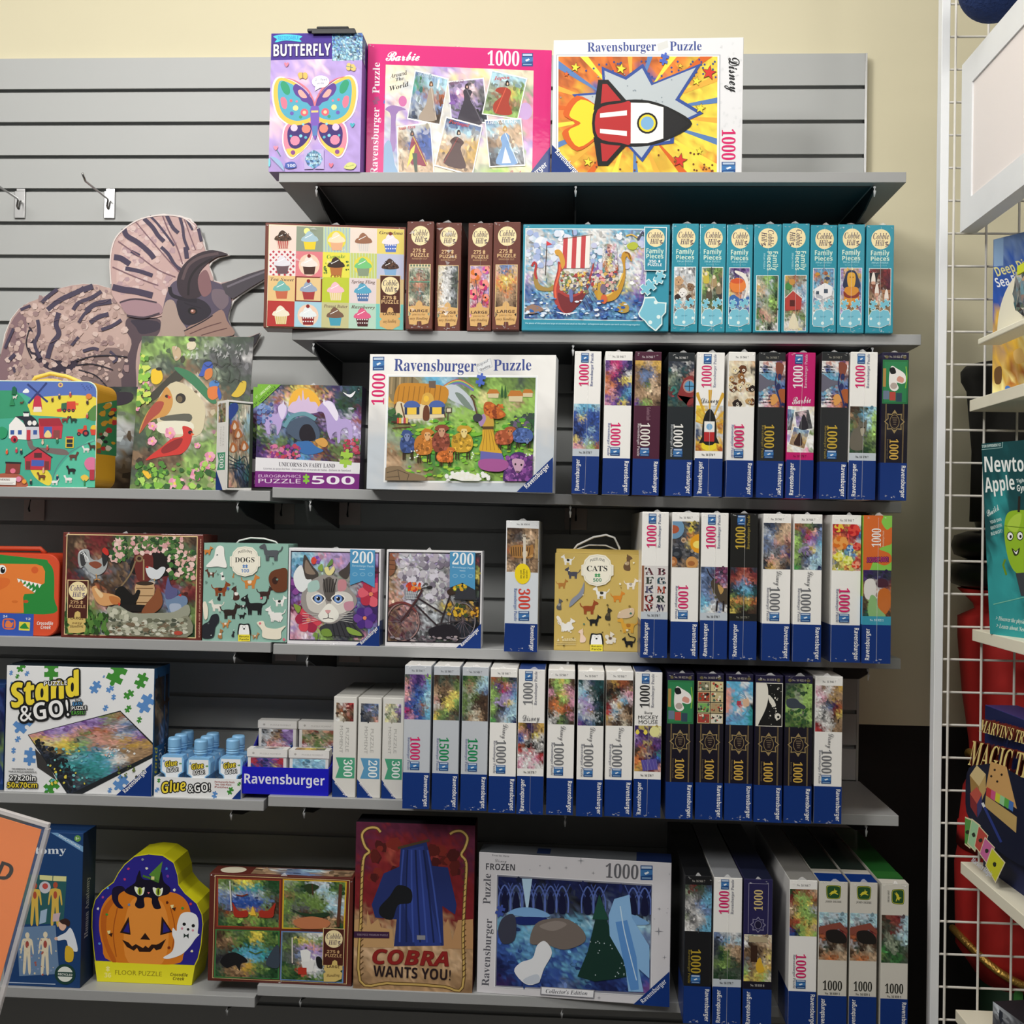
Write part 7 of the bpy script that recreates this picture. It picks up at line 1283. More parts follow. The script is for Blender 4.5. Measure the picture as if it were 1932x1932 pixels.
for k in range(26): a.blob(a.rnd.choice(['#8a7438', '#e8e0c0', '#6a5a30', '#f0ead0', '#4a7a6a']), a.rnd.uniform(160, 980), a.rnd.uniform(480, 1400), a.rnd.uniform(5, 13))
a.part('lettering').T('WARNING', (218, 1345), (355, 1345), 30, '#e8dcb0').P('#e8dcb0', [(165, 1345), (178, 1312), (190, 1345)]); [a.R('#dccb90', 160, 1358+k*14, 355, 1365+k*14) for k in range(2)]
crest(a, 572, 622, 163, 'CATS', '500', '#3a9a58', '#3a8a68', '#2a2a2a'); bear(a, 502, 1262, 628, 1445)
b.done(a)
MB().prism([(0, b.Hh), (b.D, b.Hh), (b.D, b.Hh+.006), (.012, b.Hh+.0085)], 0.002, b.W-.002, 'x').build('lid', mat('mustard_lid', '#c4a858', rough=.6), b.o)
MB().tube([(b.W*.22, .02, b.Hh+.007), (b.W*.26, .02, b.Hh+.016), (b.W*.45, .02, b.Hh+.032), (b.W*.6, .02, b.Hh+.037), (b.W*.7, .02, b.Hh+.032), (b.W*.76, .02, b.Hh+.012), (b.W*.765, .02, b.Hh+.006)], .0021, n=8).tube([(b.W*.24, .04, b.Hh+.006), (b.W*.4, .04, b.Hh+.016), (b.W*.6, .04, b.Hh+.016), (b.W*.74, .04, b.Hh+.007)], .0016, n=8).build('cord_handle', M_cord, b.o, smooth=True)

# ---- eight upright boxes
G4 = 'upright boxes on the fourth shelf'
def alpha(a, r):
    a.R('#dcd8d6', *r).R('#9a6a50', r[0], r[1], r[0]+5, r[3])
    for k, (ch, c) in enumerate(zip('ABFGKMQRVW', ['#5a2430', '#6a3a44', '#3a443c', '#2e5a6a', '#5a5a78', '#a83820', '#8a2424', '#2a3a34', '#7a1c20', '#3a3050'])):
        x, y = 8+24*(k % 2), 118+17*(k//2); a.T(ch, (x, y), (x+17, y), 13, c, 'serif').spray([c, '#1c1c20'], (x, y-13, x+17, y), 6, 1, 2.4)
sp('M', [(1020, 48), (1304, 50), (1285, 1513), (1007, 1508)], 'A', 'white upright box with dragon alphabet letters picture', draw=alpha, strip='h', group=G4, seed=61, z=Z[4], tx='#8088a0')
def planets(a, r):
    a.pic(r, 'dGdyd/GdGYd/NdGoY/GdGyo/dkGdG/NkGdG/SdSNs', cells=(16, 26), noise=.25); a.clip(r)
    for x, y, rr_, c, c2 in ((4, 30, 20, '#7098b8', '#b05838'), (37, 32, 5, '#d8c848', '#a89828'), (54, 58, 18, '#e8a020', '#f8e070'), (23, 52, 5, '#c8a888', '#8a6848'), (10, 77, 10, '#282c34', '#4a5058'), (40, 94, 12, '#d09858', '#a86838'), (2, 92, 9, '#b07040', '#d8a070'), (40, 72, 3, '#b8a898', '#8a8078')): a.E(c, x, y, rr_).E(c2, x-rr_*.1, y+rr_*.1, rr_*.6, rr_*.4)
    a.clip()
sp('M', [(1319, 52), (1611, 55), (1595, 1523), (1312, 1515)], 'B', 'white upright box with planets and glowing sun picture', draw=planets, group=G4, seed=62, z=Z[4], tx='#8088a0')
def deer(a, r):
    a.pic(r, 'ZzZMd/zzMuM/zZzMu/zZSNx/zzSLn/czznz/ccwzN/Cwwzw', cells=(16, 26), noise=.15); a.clip(r); a.S('#4a4034', [(20, 132), (28, 122), (34, 128), (44, 140), (54, 142), (54, 168), (40, 166), (30, 152)]).S('#c09858', [(34, 134), (46, 142), (40, 152)]).L('#241c1c', [(34, 164), (32, 184)], 3.4).L('#241c1c', [(46, 164), (46, 184)], 3.4).L('#2a2024', [(26, 124), (18, 116), (12, 104)], 2).L('#2a2024', [(30, 122), (32, 108)], 2); a.spray(['#8a4a6a', '#6a3458', '#b07890'], (30, 102, 54, 130), 30, 1.5, 4); a.clip()
sp('M', [(1618, 58), (1911, 60), (1890, 1526), (1607, 1520)], 'A', 'white upright box with deer in blue snowy forest picture', draw=deer, strip='h', group=G4, seed=63, z=Z[4], tx='#8088a0')
sp('N', [(93, 58), (367, 60), (345, 1450), (77, 1449)], 'A', 'black upright box with red sky over mountains picture', rows='dRfRd/RfFfR/fFzFf/dzczd/dTccT/LTTtT/YoYYo/kLNLN/yNkNN', base='#1a1a18', ncol='#c8a83c', tx='#a08c3c', nocol='#8a8878', group=G4, seed=64, z=Z[4])
sp('N', [(386, 60), (669, 62), (664, 1463), (390, 1457)], 'B', 'white upright box with grey swirling circus picture', rows='dZGSs/hzGss/zhSsx/GzxSM/zGGzn/GhGxV/kxsGn/dYsNd', ncol='#6c6e72', script=DIS_B, group=G4, seed=65, z=Z[4])
SORC = 'OnLqd/LvOxz/lqmvz/lLuuc/LuuyC/lKKzC/LGzCC/eGhCB'
sp('N', [(680, 62), (967, 65), (964, 1473), (687, 1467)], 'B', 'white upright box with misty blue waterfall picture, on the fourth shelf', rows=SORC, ncol='#6c6e72', script=DIS_B, group=G4, seed=66, z=Z[4])
def blooms(a, r):
    a.pic(r, 'rrYrw/rrRrz/oorrb/oOorw/oobyr/xlcby/ylwcr/zyylr/yloyx', cells=(18, 28), noise=.2); a.clip(r)
    for x, y, q_, c, c2 in ((16, 52, 14, '#d87020', '#e8a050'), (40, 28, 12, '#b81c24', '#e0483c'), (12, 24, 9, '#c02428', '#e8c040'), (34, 62, 7, '#3a70b0', '#a8c8e0'), (12, 78, 9, '#e0d030', '#f0ec80'), (30, 84, 9, '#c8d040', '#f0f090'), (46, 58, 8, '#c02c30', '#e06050'), (44, 92, 8, '#d8442c', '#f0a080')):
        for k in range(7): t = k*.9; a.E(c if k % 2 else c2, x+q_*.55*math.cos(t), y+q_*.55*math.sin(t), q_*.5, q_*.42, n=8)
        a.E(c2, x, y, q_*.3, n=8)
    a.clip()
sp('N', [(1056, 70), (1339, 72), (1338, 1478), (1052, 1470)], 'B', 'silver white upright box with bright flowers picture', draw=blooms, group=G4, seed=67, z=Z[4], tx='#8088a0')
def spooky(a, r):
    a.pic(r, 'VVdVd/VdVVd/nSwcR/SwwOo/NwwoO/Nleoo/Nleno/TelON', cells=(16, 26), noise=.12)
q = [(1374, 70), (1668, 74), (1632, 1488), (1352, 1482)]
b = Box('N', q, Z[4], 'puzzle_box', 'puzzle box', 'orange and green upright box, rightmost of the fourth shelf row', G4, col='#d8682c', side='#8ac048', H=0.273, depth=0.3725, m=M_wrap, seed=68)
a = b.art(quad=SU); a.part('cover_picture'); a.R('#88c850', 0, 0, 54, 101); a.S('#d86a2c', [(6, 0), (36, 0), (34, 12), (44, 26), (54, 22), (54, 50), (42, 56), (30, 62), (50, 70), (54, 84), (40, 92), (20, 86), (12, 101), (-8, 101), (-8, 0)])
spooky(a, (.6, 101, 53.4, 186)); a.clip((.6, 101, 53.4, 186)); a.S('#e4e0dc', [(4, 122), (20, 118), (26, 140), (18, 156), (4, 150)]).S('#c86c28', [(30, 140), (48, 136), (54, 160), (44, 182), (30, 176)]).S('#8ab878', [(14, 150), (24, 150), (30, 170), (44, 186), (12, 186)]).S('#4a2434', [(28, 118), (44, 118), (48, 130), (28, 132)]); a.clip()
a.part('piece_count').T('1000', (33, 58), (33, 24), 17, '#f6f0ea', 'serif'); a.part('lettering').T('Ravensburger Puzzle', (39, 58), (39, 28), 3.6, '#f0c8a8', 'serif').TO('SCOOBY-DOO!', (7, 87), (48, 85), 9, '#c03a78', '#3a1c50', .7, 'sbi')
a.part('lettering').R('#3a9ab4', 0, 186, 54, 202).T('No. 16 922 1', (14, 195), (40, 195), 4, '#d8eef4', 'serif'); a.part('brand_band').R('1', 0, 202, 54, 273.5).T('Ravensburger', (14, 267), (14, 209), 8.2, 'w')
l = b.art('left', SU); l.part('brand_band').R('1', 30, 202, 54, 273).R('#48b0d8', 30, 150, 54, 202); b.done(a, l); wrap(b, .5, seed=68)
# ================================================================ FIFTH SHELF
def easel(qd, Y, lab, seed, full):
    b = Box('O', qd, Z['5L'], 'easel_box', 'easel box', lab, 'white puzzle easel boxes', col='#e8e9ea', side='#2c5c8a', top='#24303a', Y=Y, depth=0.062, seed=seed)
    a = b.art(quad=[(38, 132), (1108, 162), (1106, 1095), (28, 1055)])
    r_ = b.art('right', [(0, 0), (60, 0), (60, 240), (0, 240)]); r_.part('side_print').pic((6, 20, 54, 150), 'dNd/nqN/NSd/dNz', cells=(6, 14), noise=.2); r_.T('Stand', (24, 215), (24, 150), 14, '#d8cc48', 'sbi').T('&GO!', (46, 212), (46, 160), 14, '#e8e8e8', 'sansb')
    if not full: b.done(a, r_); return
    a.part('jigsaw_pattern')
    for x, y, r, c in ((142, 150, 36, 0), (360, 170, 72, 0), (835, 200, 85, 0), (1015, 250, 58, 0), (925, 350, 40, 0), (922, 455, 28, 0), (1005, 535, 24, 0), (375, 1020, 62, 0), (115, 215, 18, 0), (70, 190, 18, 1), (185, 195, 20, 1), (682, 295, 48, 1), (788, 310, 30, 1), (815, 368, 22, 1), (758, 448, 24, 1), (1050, 415, 72, 1), (160, 560, 75, 1), (125, 672, 24, 1), (95, 755, 22, 1), (215, 800, 62, 1), (97, 822, 14, 1), (800, 1050, 20, 1), (880, 995, 62, 1), (75, 262, 10, 1), (742, 218, 10, 1), (98, 308, 14, 1)):
        a.puz('#3f8c34' if c == 0 else '#5a8cc8', x, y, r, (x*7) % 60)
    a.part('cover_picture'); qq = [(200, 640), (865, 470), (1160, 760), (500, 1085)]; a.P('#3a3838', [(250, 740), (345, 840), (410, 975), (270, 880)]).P('#22262a', [(196, 640), (866, 466), (1125, 720), (1130, 800), (600, 1075), (490, 1075)])
    a.pic([(204, 642), (864, 474), (1150, 762), (505, 1078)], 'xvuvuvuLS/yxuuxuvaO/ZjyxLOSGh/dYyqaxOPz/ddylaxSzG/ddttSxShz/dtCtzSxYu/dttctwSSv/ddtttcSYS/ddttcwnSY/dGtttwsSS/dddtzGnSn', cells=(48, 44), noise=.12, sat=.88)
    a.spray(['#22262a'], (210, 650, 520, 1060), 230, 7, 15, within=[(204, 642), (330, 700), (470, 800), (520, 900), (700, 880), (830, 870), (840, 960), (640, 1010), (505, 1075)]).spray(['#5ab0b4', '#e0d050', '#88c8c8'], (340, 740, 640, 1040), 40, 6, 13).spray(['#f0f0ec', '#e8a890', '#d8c8c0'], (760, 740, 980, 800), 18, 4, 9).spray(['#6a7a40', '#4a4a30'], (860, 870, 1050, 960), 20, 5, 12)
    a.part('lettering').T('PUZZLE', (312, 282), (480, 277), 30, '#22262a', 'sansb')
    for w, c in ((24, '#16181a'), (0, '#f0d83c')):
        if w: a.TO('Stand', (88, 440), (590, 345), 165, c, c, 17, 'sbi', n=10)
        else: a.TO('Stand', (88, 440), (590, 345), 165, c, c, 5, 'sbi', n=8)
    a.TO('PUZZLE', (312, 282), (480, 277), 30, '#f0f0ee', '#16181a', 5); a.TO('&GO!', (145, 545), (500, 500), 120, '#f4f4f2', '#16181a', 16, n=10)
    a.TO('The', (542, 398), (580, 396), 20, '#f0f0ee', '#16181a', 5).TO('EASY', (524, 428), (594, 426), 24, '#5a9ad0', '#16181a', 5).TO('PUZZLE', (516, 460), (624, 455), 26, '#f0f0ee', '#16181a', 6).TO('EASEL!', (516, 494), (614, 490), 24, '#58a840', '#16181a', 5)
    a.T('FOR HORIZONTAL PUZZLES', (88, 893), (245, 898), 12, '#22262a').T('POUR LES PUZZLES HORIZONTAUX', (66, 912), (268, 919), 12, '#22262a').TO('27x20in', (72, 972), (262, 976), 38, '#f4f4f2', '#16181a', 6).TO('50x70cm', (58, 1024), (275, 1026), 38, '#f0d83c', '#16181a', 6)
    a.part('brand_corner').P('1', [(848, 1086), (1107, 850), (1107, 1096)]).T('Ravensburger', (916, 1070), (1076, 912), 30, 'w'); b.done(a, r_)
easel([(62, 120), (1142, 150), (1138, 1095), (55, 1055)], -0.206, 'white puzzle easel box standing behind its twin', 71, False)
easel([(38, 132), (1108, 162), (1106, 1095), (28, 1055)], -0.272, 'white puzzle easel box in front, with big yellow lettering and jigsaw pieces', 70, True)
b = Box('O', [(-300, 262), (24, 272), (22, 1042), (-300, 1030)], Z['5L'], 'puzzle_box', 'puzzle box', 'dark blue box cut by the left edge beside the white easel box', col='#16386a', Y=-0.262, depth=0.06, seed=72); a = b.art(); a.part('cover_print').pic((-200, 300, 20, 1000), 'BbB/bdB/yBL/BLb', cells=(8, 16), noise=.2); b.done(a)
# ---- glue bottles in their display tray
q = [(1125, 948), (1760, 968), (1755, 1106), (1122, 1085)]
b = Box('O', q, Z['5L'], 'display_tray', 'display tray', 'white card display tray holding the blue capped glue bottles', col='#e9eaea', Y=-0.274, depth=0.12, seed=73, mesh=lambda s: (lambda m: m)(MB().box(0, s.W, 0, .0015, 0, s.Hh).box(0, s.W, s.D-.0015, s.D, 0, s.Hh).box(0, .0015, .0015, s.D-.0015, 0, s.Hh).box(s.W-.0015, s.W, .0015, s.D-.0015, 0, s.Hh).box(.0015, s.W-.0015, .0015, s.D-.0015, 0, .0015).build('tmp', M_print).data))
for o in [o for o in bpy.data.objects if o.name.startswith('tmp')]: bpy.data.objects.remove(o)
recolor(b.o, '#e9eaea')
a = b.art(); a.part('jigsaw_pattern')
for x, y, r, c in ((1158, 975, 16, 0), (1145, 1040, 20, 1), (1680, 1048, 28, 0), (1565, 1075, 26, 1), (1745, 1000, 16, 0)): a.puz('#3f8c34' if c == 0 else '#5a8cc8', x, y, r, x % 50)
a.part('lettering').TO('Glue', (1182, 1062), (1358, 1042), 72, '#f0d83c', '#16181a', 8, 'sbi').TO('&GO!', (1372, 1058), (1534, 1050), 56, '#f4f4f2', '#16181a', 8)
for k, t in enumerate(('Permanently Seals', 'Two 1000 Piece', 'Puzzles')): a.T(t, (1566, 990+k*18), (1712-k*24, 994+k*18), 12, '#a04a44')
a.part('brand_corner').P('1', [(1690, 1104), (1757, 1036), (1757, 1106)]); b.done(a)
M_cap = mat('pale_blue_bottle_plastic', '#86bce6', rough=.4); M_bot = mat('bottle_label_paper', attr=True, rough=.45)
BW, BD_, BT = .047, .024, .078
def bottle(x, y, lab, first=[None]):
    if first[0]:
        o = first[0]; r = o.copy(); COL.objects.link(r); r.location = (x, y, Z['5L']+.0018)
        for ch in list(o.children): c = ch.copy(); COL.objects.link(c); c.parent = r
    else:
        P = []                                                   # a jigsaw-piece outline: shoulders, waists notched in from both sides
        for px_, pz in ((.5, 0), (.5, .2), (.33, .28), (.27, .38), (.33, .5), (.5, .56), (.52, .86), (.44, .97), (.22, 1)): P.append((px_*BW, pz*BT))
        P = P + [(-x_, z_) for x_, z_ in P[::-1]]
        r = MB().prism(P, 0, BD_).build('glue_bottle', M_cap); r.location = (x, y, Z['5L']+.0018); first[0] = r
        a = Art(lambda u, v, e: np.stack([(u-.5)*BW, 0*u-e, BT*(1-v)], 1), [(0, 0), (100, 0), (100, 180), (0, 180)], 74)
        a.part('label').P('#eef1f4', [(8, 12), (92, 12), (94, 76), (78, 88), (74, 112), (80, 126), (94, 136), (94, 176), (6, 176), (6, 136), (20, 126), (26, 112), (22, 88), (6, 76)])
        for px_, py_, rr_, c in ((14, 30, 6, '#5a8cc8'), (86, 40, 6, '#3f8c34'), (50, 120, 8, '#5a8cc8'), (84, 150, 5, '#5a8cc8')): a.puz(c, px_, py_, rr_, px_)
        a.TO('Glue', (22, 58), (74, 48), 24, '#f0d83c', '#16181a', 3, 'sbi').TO('&GO!', (28, 82), (78, 76), 19, '#f4f4f2', '#16181a', 3); a.R('#8a98a8', 42, 136, 72, 139).R('#8a98a8', 42, 146, 78, 149).R('#1a2a5a', 24, 166, 78, 172); a.build(r, M_bot)
        MB().lathe([(.0115, 0), (.0115, .004), (.0135, .006), (.0125, .009), (.0135, .011), (.0125, .0135), (.0132, .015), (.0132, .030), (.0115, .033)], (0, BD_/2, BT)).build('cap', M_cap, r, smooth=False)
    tag(r, lab, 'glue bottle', 'glue bottles in the tray')
for c, y, lab in ((.16, .020, 'glue bottle at the left end of the tray, front row'), (.5, .004, 'glue bottle standing foremost in the middle of the tray'), (.84, .020, 'glue bottle at the right end beside the blue display carton'), (.5, .040, 'glue bottle half hidden right behind the foremost one'), (.16, .056, 'glue bottle whose cap shows behind the leftmost bottle'), (.16, .092, 'rearmost left glue bottle of the tray'), (.5, .076, 'rearmost middle glue bottle of the tray'), (.84, .056, 'glue bottle behind the right end bottle of the tray')):
    t = b.o.matrix_world @ Vector((c*b.W, y, 0)); bottle(t.x, t.y, lab)
# ---- blue display carton with mini puzzles
q = [(95, 1215), (975, 1240), (962, 1508), (86, 1478)]
b = Box('P', q, Z[5], 'display_carton', 'display carton', 'royal blue display carton filled with small white boxes', col='#0c0cb4', Y=-0.268, depth=0.13, seed=75, mesh=lambda s: MB().box(0, s.W, 0, .0015, 0, s.Hh).prism([(s.D-.0015, 0), (s.D, 0), (s.D, s.Hh*2.0), (s.D-.0015, s.Hh*2.0)], 0, s.W, 'x').prism([(.0015, .0015), (s.D-.0015, .0015), (s.D-.0015, s.Hh*2), (.03, s.Hh*1.05), (.0015, s.Hh*1.0)], 0, .0012, 'x').prism([(.0015, .0015), (s.D-.0015, .0015), (s.D-.0015, s.Hh*2), (.03, s.Hh*1.05), (.0015, s.Hh*1.0)], s.W-.0012, s.W, 'x').box(.0012, s.W-.0012, .0015, s.D-.0015, 0, .0012).build('tmp', M_print).data)
for o in [o for o in bpy.data.objects if o.name.startswith('tmp')]: bpy.data.objects.remove(o)
recolor(b.o, '#1414b8'); a = b.art(); a.part('lettering').T('Ravensburger', (112, 1378), (928, 1402), 92, '#e4e6f4', 'sansb'); b.done(a)
def mini(x0, y0, z0, rows, lab, tilt, front):
    W, D, H = b.W*.455, .026, .066; r = link('mini_puzzle_box', carton(W, D, H, '#e4e2de'), M_print); r.matrix_world = b.o.matrix_world @ Matrix.Translation((x0, y0, z0)) @ Matrix.Rotation(-tilt, 4, 'X')
    tag(r, lab, 'mini puzzle box', 'small white boxes in the blue carton'); a = Art(lambda u, v, e: np.stack([u*W, 0*u-e, H*(1-v)], 1), [(0, 0), (100, 0), (100, 88), (0, 88)], 76)
    a.part('cover_picture').pic((8, 22, 92, 82), rows, cells=(18, 18), noise=.16); a.part('brand_corner').P('1', [(72, 82), (92, 62), (92, 82)]); l = MB().box(-.0012, W+.0012, -.0014, D+.0012, H*.78, H+.001).build('lid', M_print, r); recolor(l, '#e2e0dc')
    c = Art(lambda u, v, e: np.stack([u*W, 0*u-.0014-e, H-H*.22*v], 1), [(0, 0), (100, 0), (100, 20), (0, 20)], 77); c.part('lettering').T('PUZZLE MOMENT', (32, 13), (86, 13), 4, '#a8a4a0', 'sans').E('#b0aca8', 15, 10, 3); c.build(l, M_print); a.build(r, M_print)
    if front: d = Art(lambda u, v, e: np.stack([u*W, D*(1-v), 0*u+H+.001+e], 1), [(0, 0), (100, 0), (100, 40), (0, 40)], 78); d.part('top_picture').pic((12, 3, 88, 37), front, cells=(14, 8), noise=.2); d.build(r, M_print)
mini(.004, .095, .062, 'KhSNuv/hWSSvu/WhSnvu/GxxPzv/hxpxpz/hGNdGb', 'small box with pink vintage car, back left in the blue carton', 0, None)
mini(.004+b.W*.49, .095, .062, 'sfasf/aLsaL/LsLLs/fsLsf/PaLaP/sPLPs', 'small box with floral pattern, back right in the blue carton', 0, None)
mini(.004, .022, .018, 'rbvbr/bRbyb/vbLbv', 'small box with grey lid picture, front left in the blue carton', .0, 'GhxW/hWGh')
mini(.004+b.W*.49, .022, .018, 'CcCcC/cCCCc/tcCct', 'small box with yellow lid picture, front right in the blue carton', .0, 'SYyL/nYYG')
# ---- three slim white boxes
def slim(qd, rows, num, fc, lab, seed):
    b = Box('P', qd, Z[5], 'puzzle_box', 'puzzle box', lab, 'slim white boxes', col='#dcdad4', Y=-0.272, depth=0.2, seed=seed, top='#c8c6c0'); a = b.art(quad=[(0, 0), (46, 0), (46, 200), (0, 200)])
    a.part('cover_picture').pic((5, 12, 40, 49), rows, cells=(12, 12), noise=.25); a.part('lettering').T('PUZZLE', (25, 62), (25, 110), 6.5, '#a8a6a2', 'sans').T('MOMENT', (13, 58), (13, 112), 6.5, '#a8a6a2', 'sans')
    a.part('piece_count').P(fc, [(6, 121), (44, 121), (44, 162), (6, 162), (13, 141)]).T(num, (22, 125), (22, 159), 17, '#eef2f0', 'serif'); a.part('brand_corner').P('1', [(0, 163), (32, 200), (0, 200)]).T('Ravensburger', (4, 172), (28, 199), 5, 'w'); b.done(a)
slim([(1035, 508), (1274, 508), (1234, 1502), (1001, 1495)], 'nwxRr/NOWnR/SONxn/NinON/wiNnR', '300', '#4aa07c', 'slim white box with autumn leaves picture and green 300 flag', 80)
slim([(1281, 515), (1524, 518), (1486, 1508), (1251, 1500)], 'GZzGz/GzuhG/dGGzz/dGdSG/ddGnx', '200', '#5a98c0', 'slim white box with grey misty picture and blue 200 flag', 81)
slim([(1536, 518), (1750, 520), (1712, 1518), (1499, 1512)], 'ijaiu/jaiLu/iajiv/aLijG/jianG', '300', '#4aa07c', 'slim white box with pale flowers picture, cut by the tall row', 82)
# ---- fifteen upright boxes
G5 = 'upright boxes on the fifth shelf'
s5 = lambda c, qd, k, lab, rows, sd, **kw: rav_spine(c, qd, Z[5], k, lab, rows=rows, group=G5, seed=sd, **kw)
SB = dict(base='#c4c9d0', tx='#8890b0')
GR = dict(ncol='#74767a', script=DIS_B)
s5('Q', [(119, 180), (404, 185), (378, 1648), (102, 1644)], 'B', 'silver upright box with blue undersea picture and pink number', 'qvVvl/xvBvc/pVbzc/xzbbC/pbbcC/bbzOC/mZbnc/vpbbc', 91, top='w', **SB)
s5('Q', [(413, 185), (689, 190), (668, 1660), (397, 1653)], 'B', 'silver upright box with leopard and yellow jungle picture, green number', 'NqNqN/NqnqL/SnNSL/skSyy/xkyyl/wSyyL/nLlqN/yLqnq', 92, num='1500', ncol='3', top='w', **SB)
s5('Q', [(698, 195), (984, 198), (960, 1667), (687, 1662)], 'B', 'silver upright box with old tree and blue sky picture, green number', 'ELEaC/LSLCC/aSaCz/LaLNN/LLNNN/LaNNN/LaiSN/qSiSN', 93, num='1500', ncol='3', top='w', **SB)
s5('Q', [(986, 206), (1257, 210), (1250, 1689), (972, 1685)], 'B', 'white upright box with misty blue waterfall picture, on the fifth shelf', SORC, 94, **GR)
s5('Q', [(1266, 206), (1547, 210), (1532, 1711), (1257, 1706)], 'A', 'white upright box with spotted puppies in red curtained room picture', 'YNVnY/xNVnY/bxNyw/bwGwk/ONkkw/rwrwk/wpwpr/pwwpR/pwpww', 95, ncol='#74767a', script=('Disney', (10, 98), (44, 96), 13, '#77777a', dict(font='script')), top='#28468c')
s5('Q', [(1561, 225), (1844, 226), (1835, 1709), (1557, 1705)], 'B', 'white upright box with orange fawn and skunk colours in green woods', 'nlylN/NllpN/pLyxp/nOllp/OoLOp/nooON/kwLqp/wkLqN', 96, **GR)
s5('R', [(149, 233), (424, 235), (415, 1727), (142, 1723)], 'B', 'white upright box with pale blue gown and midnight tree picture', 'ThZTT/ChqTT/CcGTk/uuhTk/huuZT/huSTk/zhhhT/vBzTk', 97, **GR)
s5('R', [(433, 235), (719, 238), (710, 1727), (427, 1724)], 'B', 'white upright box with brown toy workshop picture', 'nYOON/NNkRS/kNqPp/qOwcP/RwYNN/rcWSN/YwNsS/SNNiN', 98, **GR)
def terrace(a, r):
    a.pic(r, 'VyVyj/vVVjj/uvVvV/vVyVv/NoVRV/NSsVt/oRVVb/oYVVV/YnRRx', cells=(16, 26), noise=.14); a.clip(r); a.E('#e8e49c', 40, 112, 10); [a.S('#f0dc58', [(x-4, 114), (x, 108), (x+4, 114), (x, 118)]) for x in (6, 22)]; a.P('#5a50a0', [(14, 166), (44, 162), (48, 182), (18, 186)]); a.hold(True); [a.L('#8078b8', [(16+k*7, 165), (24+k*6, 184)], .8) for k in range(5)]; a.hold(False); a.clip(); a.part('lettering').T('MOUSE', (8, 98), (46, 97), 7, '#2a2a2c', 'sans').T('Disney', (19, 79), (35, 78), 6, '#2a2a2c', 'script'); a.part('cover_picture')
s5('R', [(728, 240), (1016, 243), (1003, 1741), (722, 1735)], 'A', 'white patterned upright box with moonlit terrace picture', None, 99, draw=terrace, ncol='#1e1e20', nocol='K', script=('MICKEY', (7, 89), (47, 88), 7, '#2a2a2c', dict(font='sans')), top='#24386c')
def posters(a, r):
    for k, c in enumerate(['#8a8468', '#d8cc98', '#a8402c', '#c8b888', '#7ab060', '#b09870', '#a83c34', '#e0d8c8']):
        x0, y0 = r[0]+1+26*(k % 2), r[1]+1+20*(k//2); a.R('#d8c898', x0, y0, x0+24.5, y0+18.5).R(c, x0+1, y0+1, x0+23.5, y0+17.5).spray(['#2a2420', '#e8e0c8', '#b84838', '#4a6a58'], (x0+2, y0+3, x0+22, y0+16), 12, 1, 3)
def swirl(a, r):
    a.pic(r, 'cccwc/xcczc/xccwc/xtcsw/xcrwk/xcwct/czzct/zccct', cells=(14, 24), noise=.1); a.clip(r); [a.L('#6a98b8', [(10+k*5, 50+k*4), (30, 40-k*4), (48-k*2, 58), (30, 80+k*3), (12, 74)], 1.2, smooth=True) for k in range(3)]; a.R('#b83a4a', 22, 50, 30, 58).S('#e0b898', [(34, 48), (44, 46), (46, 58), (36, 60)]); a.clip()
def space(a, r):
    a.R('#141414', *r); a.clip(r); a.S('#e8e4d8', [(0, 10), (20, 14), (25, 34), (22, 58), (10, 84), (0, 98), (-20, 60)]).S('#e8e4d8', [(26, 36), (36, 46), (40, 56), (34, 58), (26, 46)]); a.hold(True); [a.E('#e8e4d8', a.rnd.uniform(26, 52), a.rnd.uniform(16, 92), a.rnd.choice([.5, .8, 1.5]), n=6) for _ in range(34)]; a.hold(False); a.E('#e8e4d8', 44, 76, 6).E('#141414', 45, 77, 2.4); a.clip()
    for e in ((r[0], r[1], r[2], r[1]+1.2), (r[0], r[3]-1.2, r[2], r[3]), (r[0], r[1], r[0]+1.2, r[3]), (r[2]-1.2, r[1], r[2], r[3])): a.R('#e8e4d8', *e)
def jungle(a, r):
    a.pic(r, 'qqLll/qLall/LLall/laall/lallL/LLlal/ELLLl/LELEL', cells=(16, 24), noise=.14); a.clip(r); a.S('#3c4450', [(4, 44), (20, 42), (30, 50), (40, 56), (38, 62), (28, 60), (10, 60), (3, 54)]).spray(['#2e5a30', '#48702c', '#3a5a34'], (2, 62, 50, 94), 40, 1.5, 4).spray(['#2e4a30', '#4a6a40'], (2, 16, 46, 38), 26, 1.5, 4); a.clip()
for k, (c, qd, lab, dr) in enumerate((('R', [(1036, 250), (1319, 255), (1328, 1754), (1047, 1750)], 'navy upright box with green picture, in the fifth shelf row', green), ('R', [(1334, 258), (1621, 258), (1629, 1759), (1347, 1755)], 'navy upright box with a grid of small vintage posters', posters), ('R', [(1633, 265), (1921, 268), (1928, 1769), (1642, 1763)], 'navy upright box with pale blue swirl picture', swirl), ('S', [(206, 268), (474, 272), (485, 1689), (212, 1687)], 'navy upright box with black and white space picture', space), ('S', [(491, 275), (767, 280), (769, 1697), (497, 1693)], 'navy upright box with green jungle and grey bear picture', jungle))):
    navy_spine(c, qd, Z[5], lab, draw=dr, group=G5, seed=100+k)
s5('S', [(779, 280), (1054, 283), (1059, 1701), (787, 1698)], 'B', 'white upright box with red and gold room picture, rightmost of the fifth shelf row', 'PnWSY/pPWSS/wpSYS/PGZVO/wWzRO/wGWRy/wKWNS/RwwNS/rRwSn', 106, **GR)

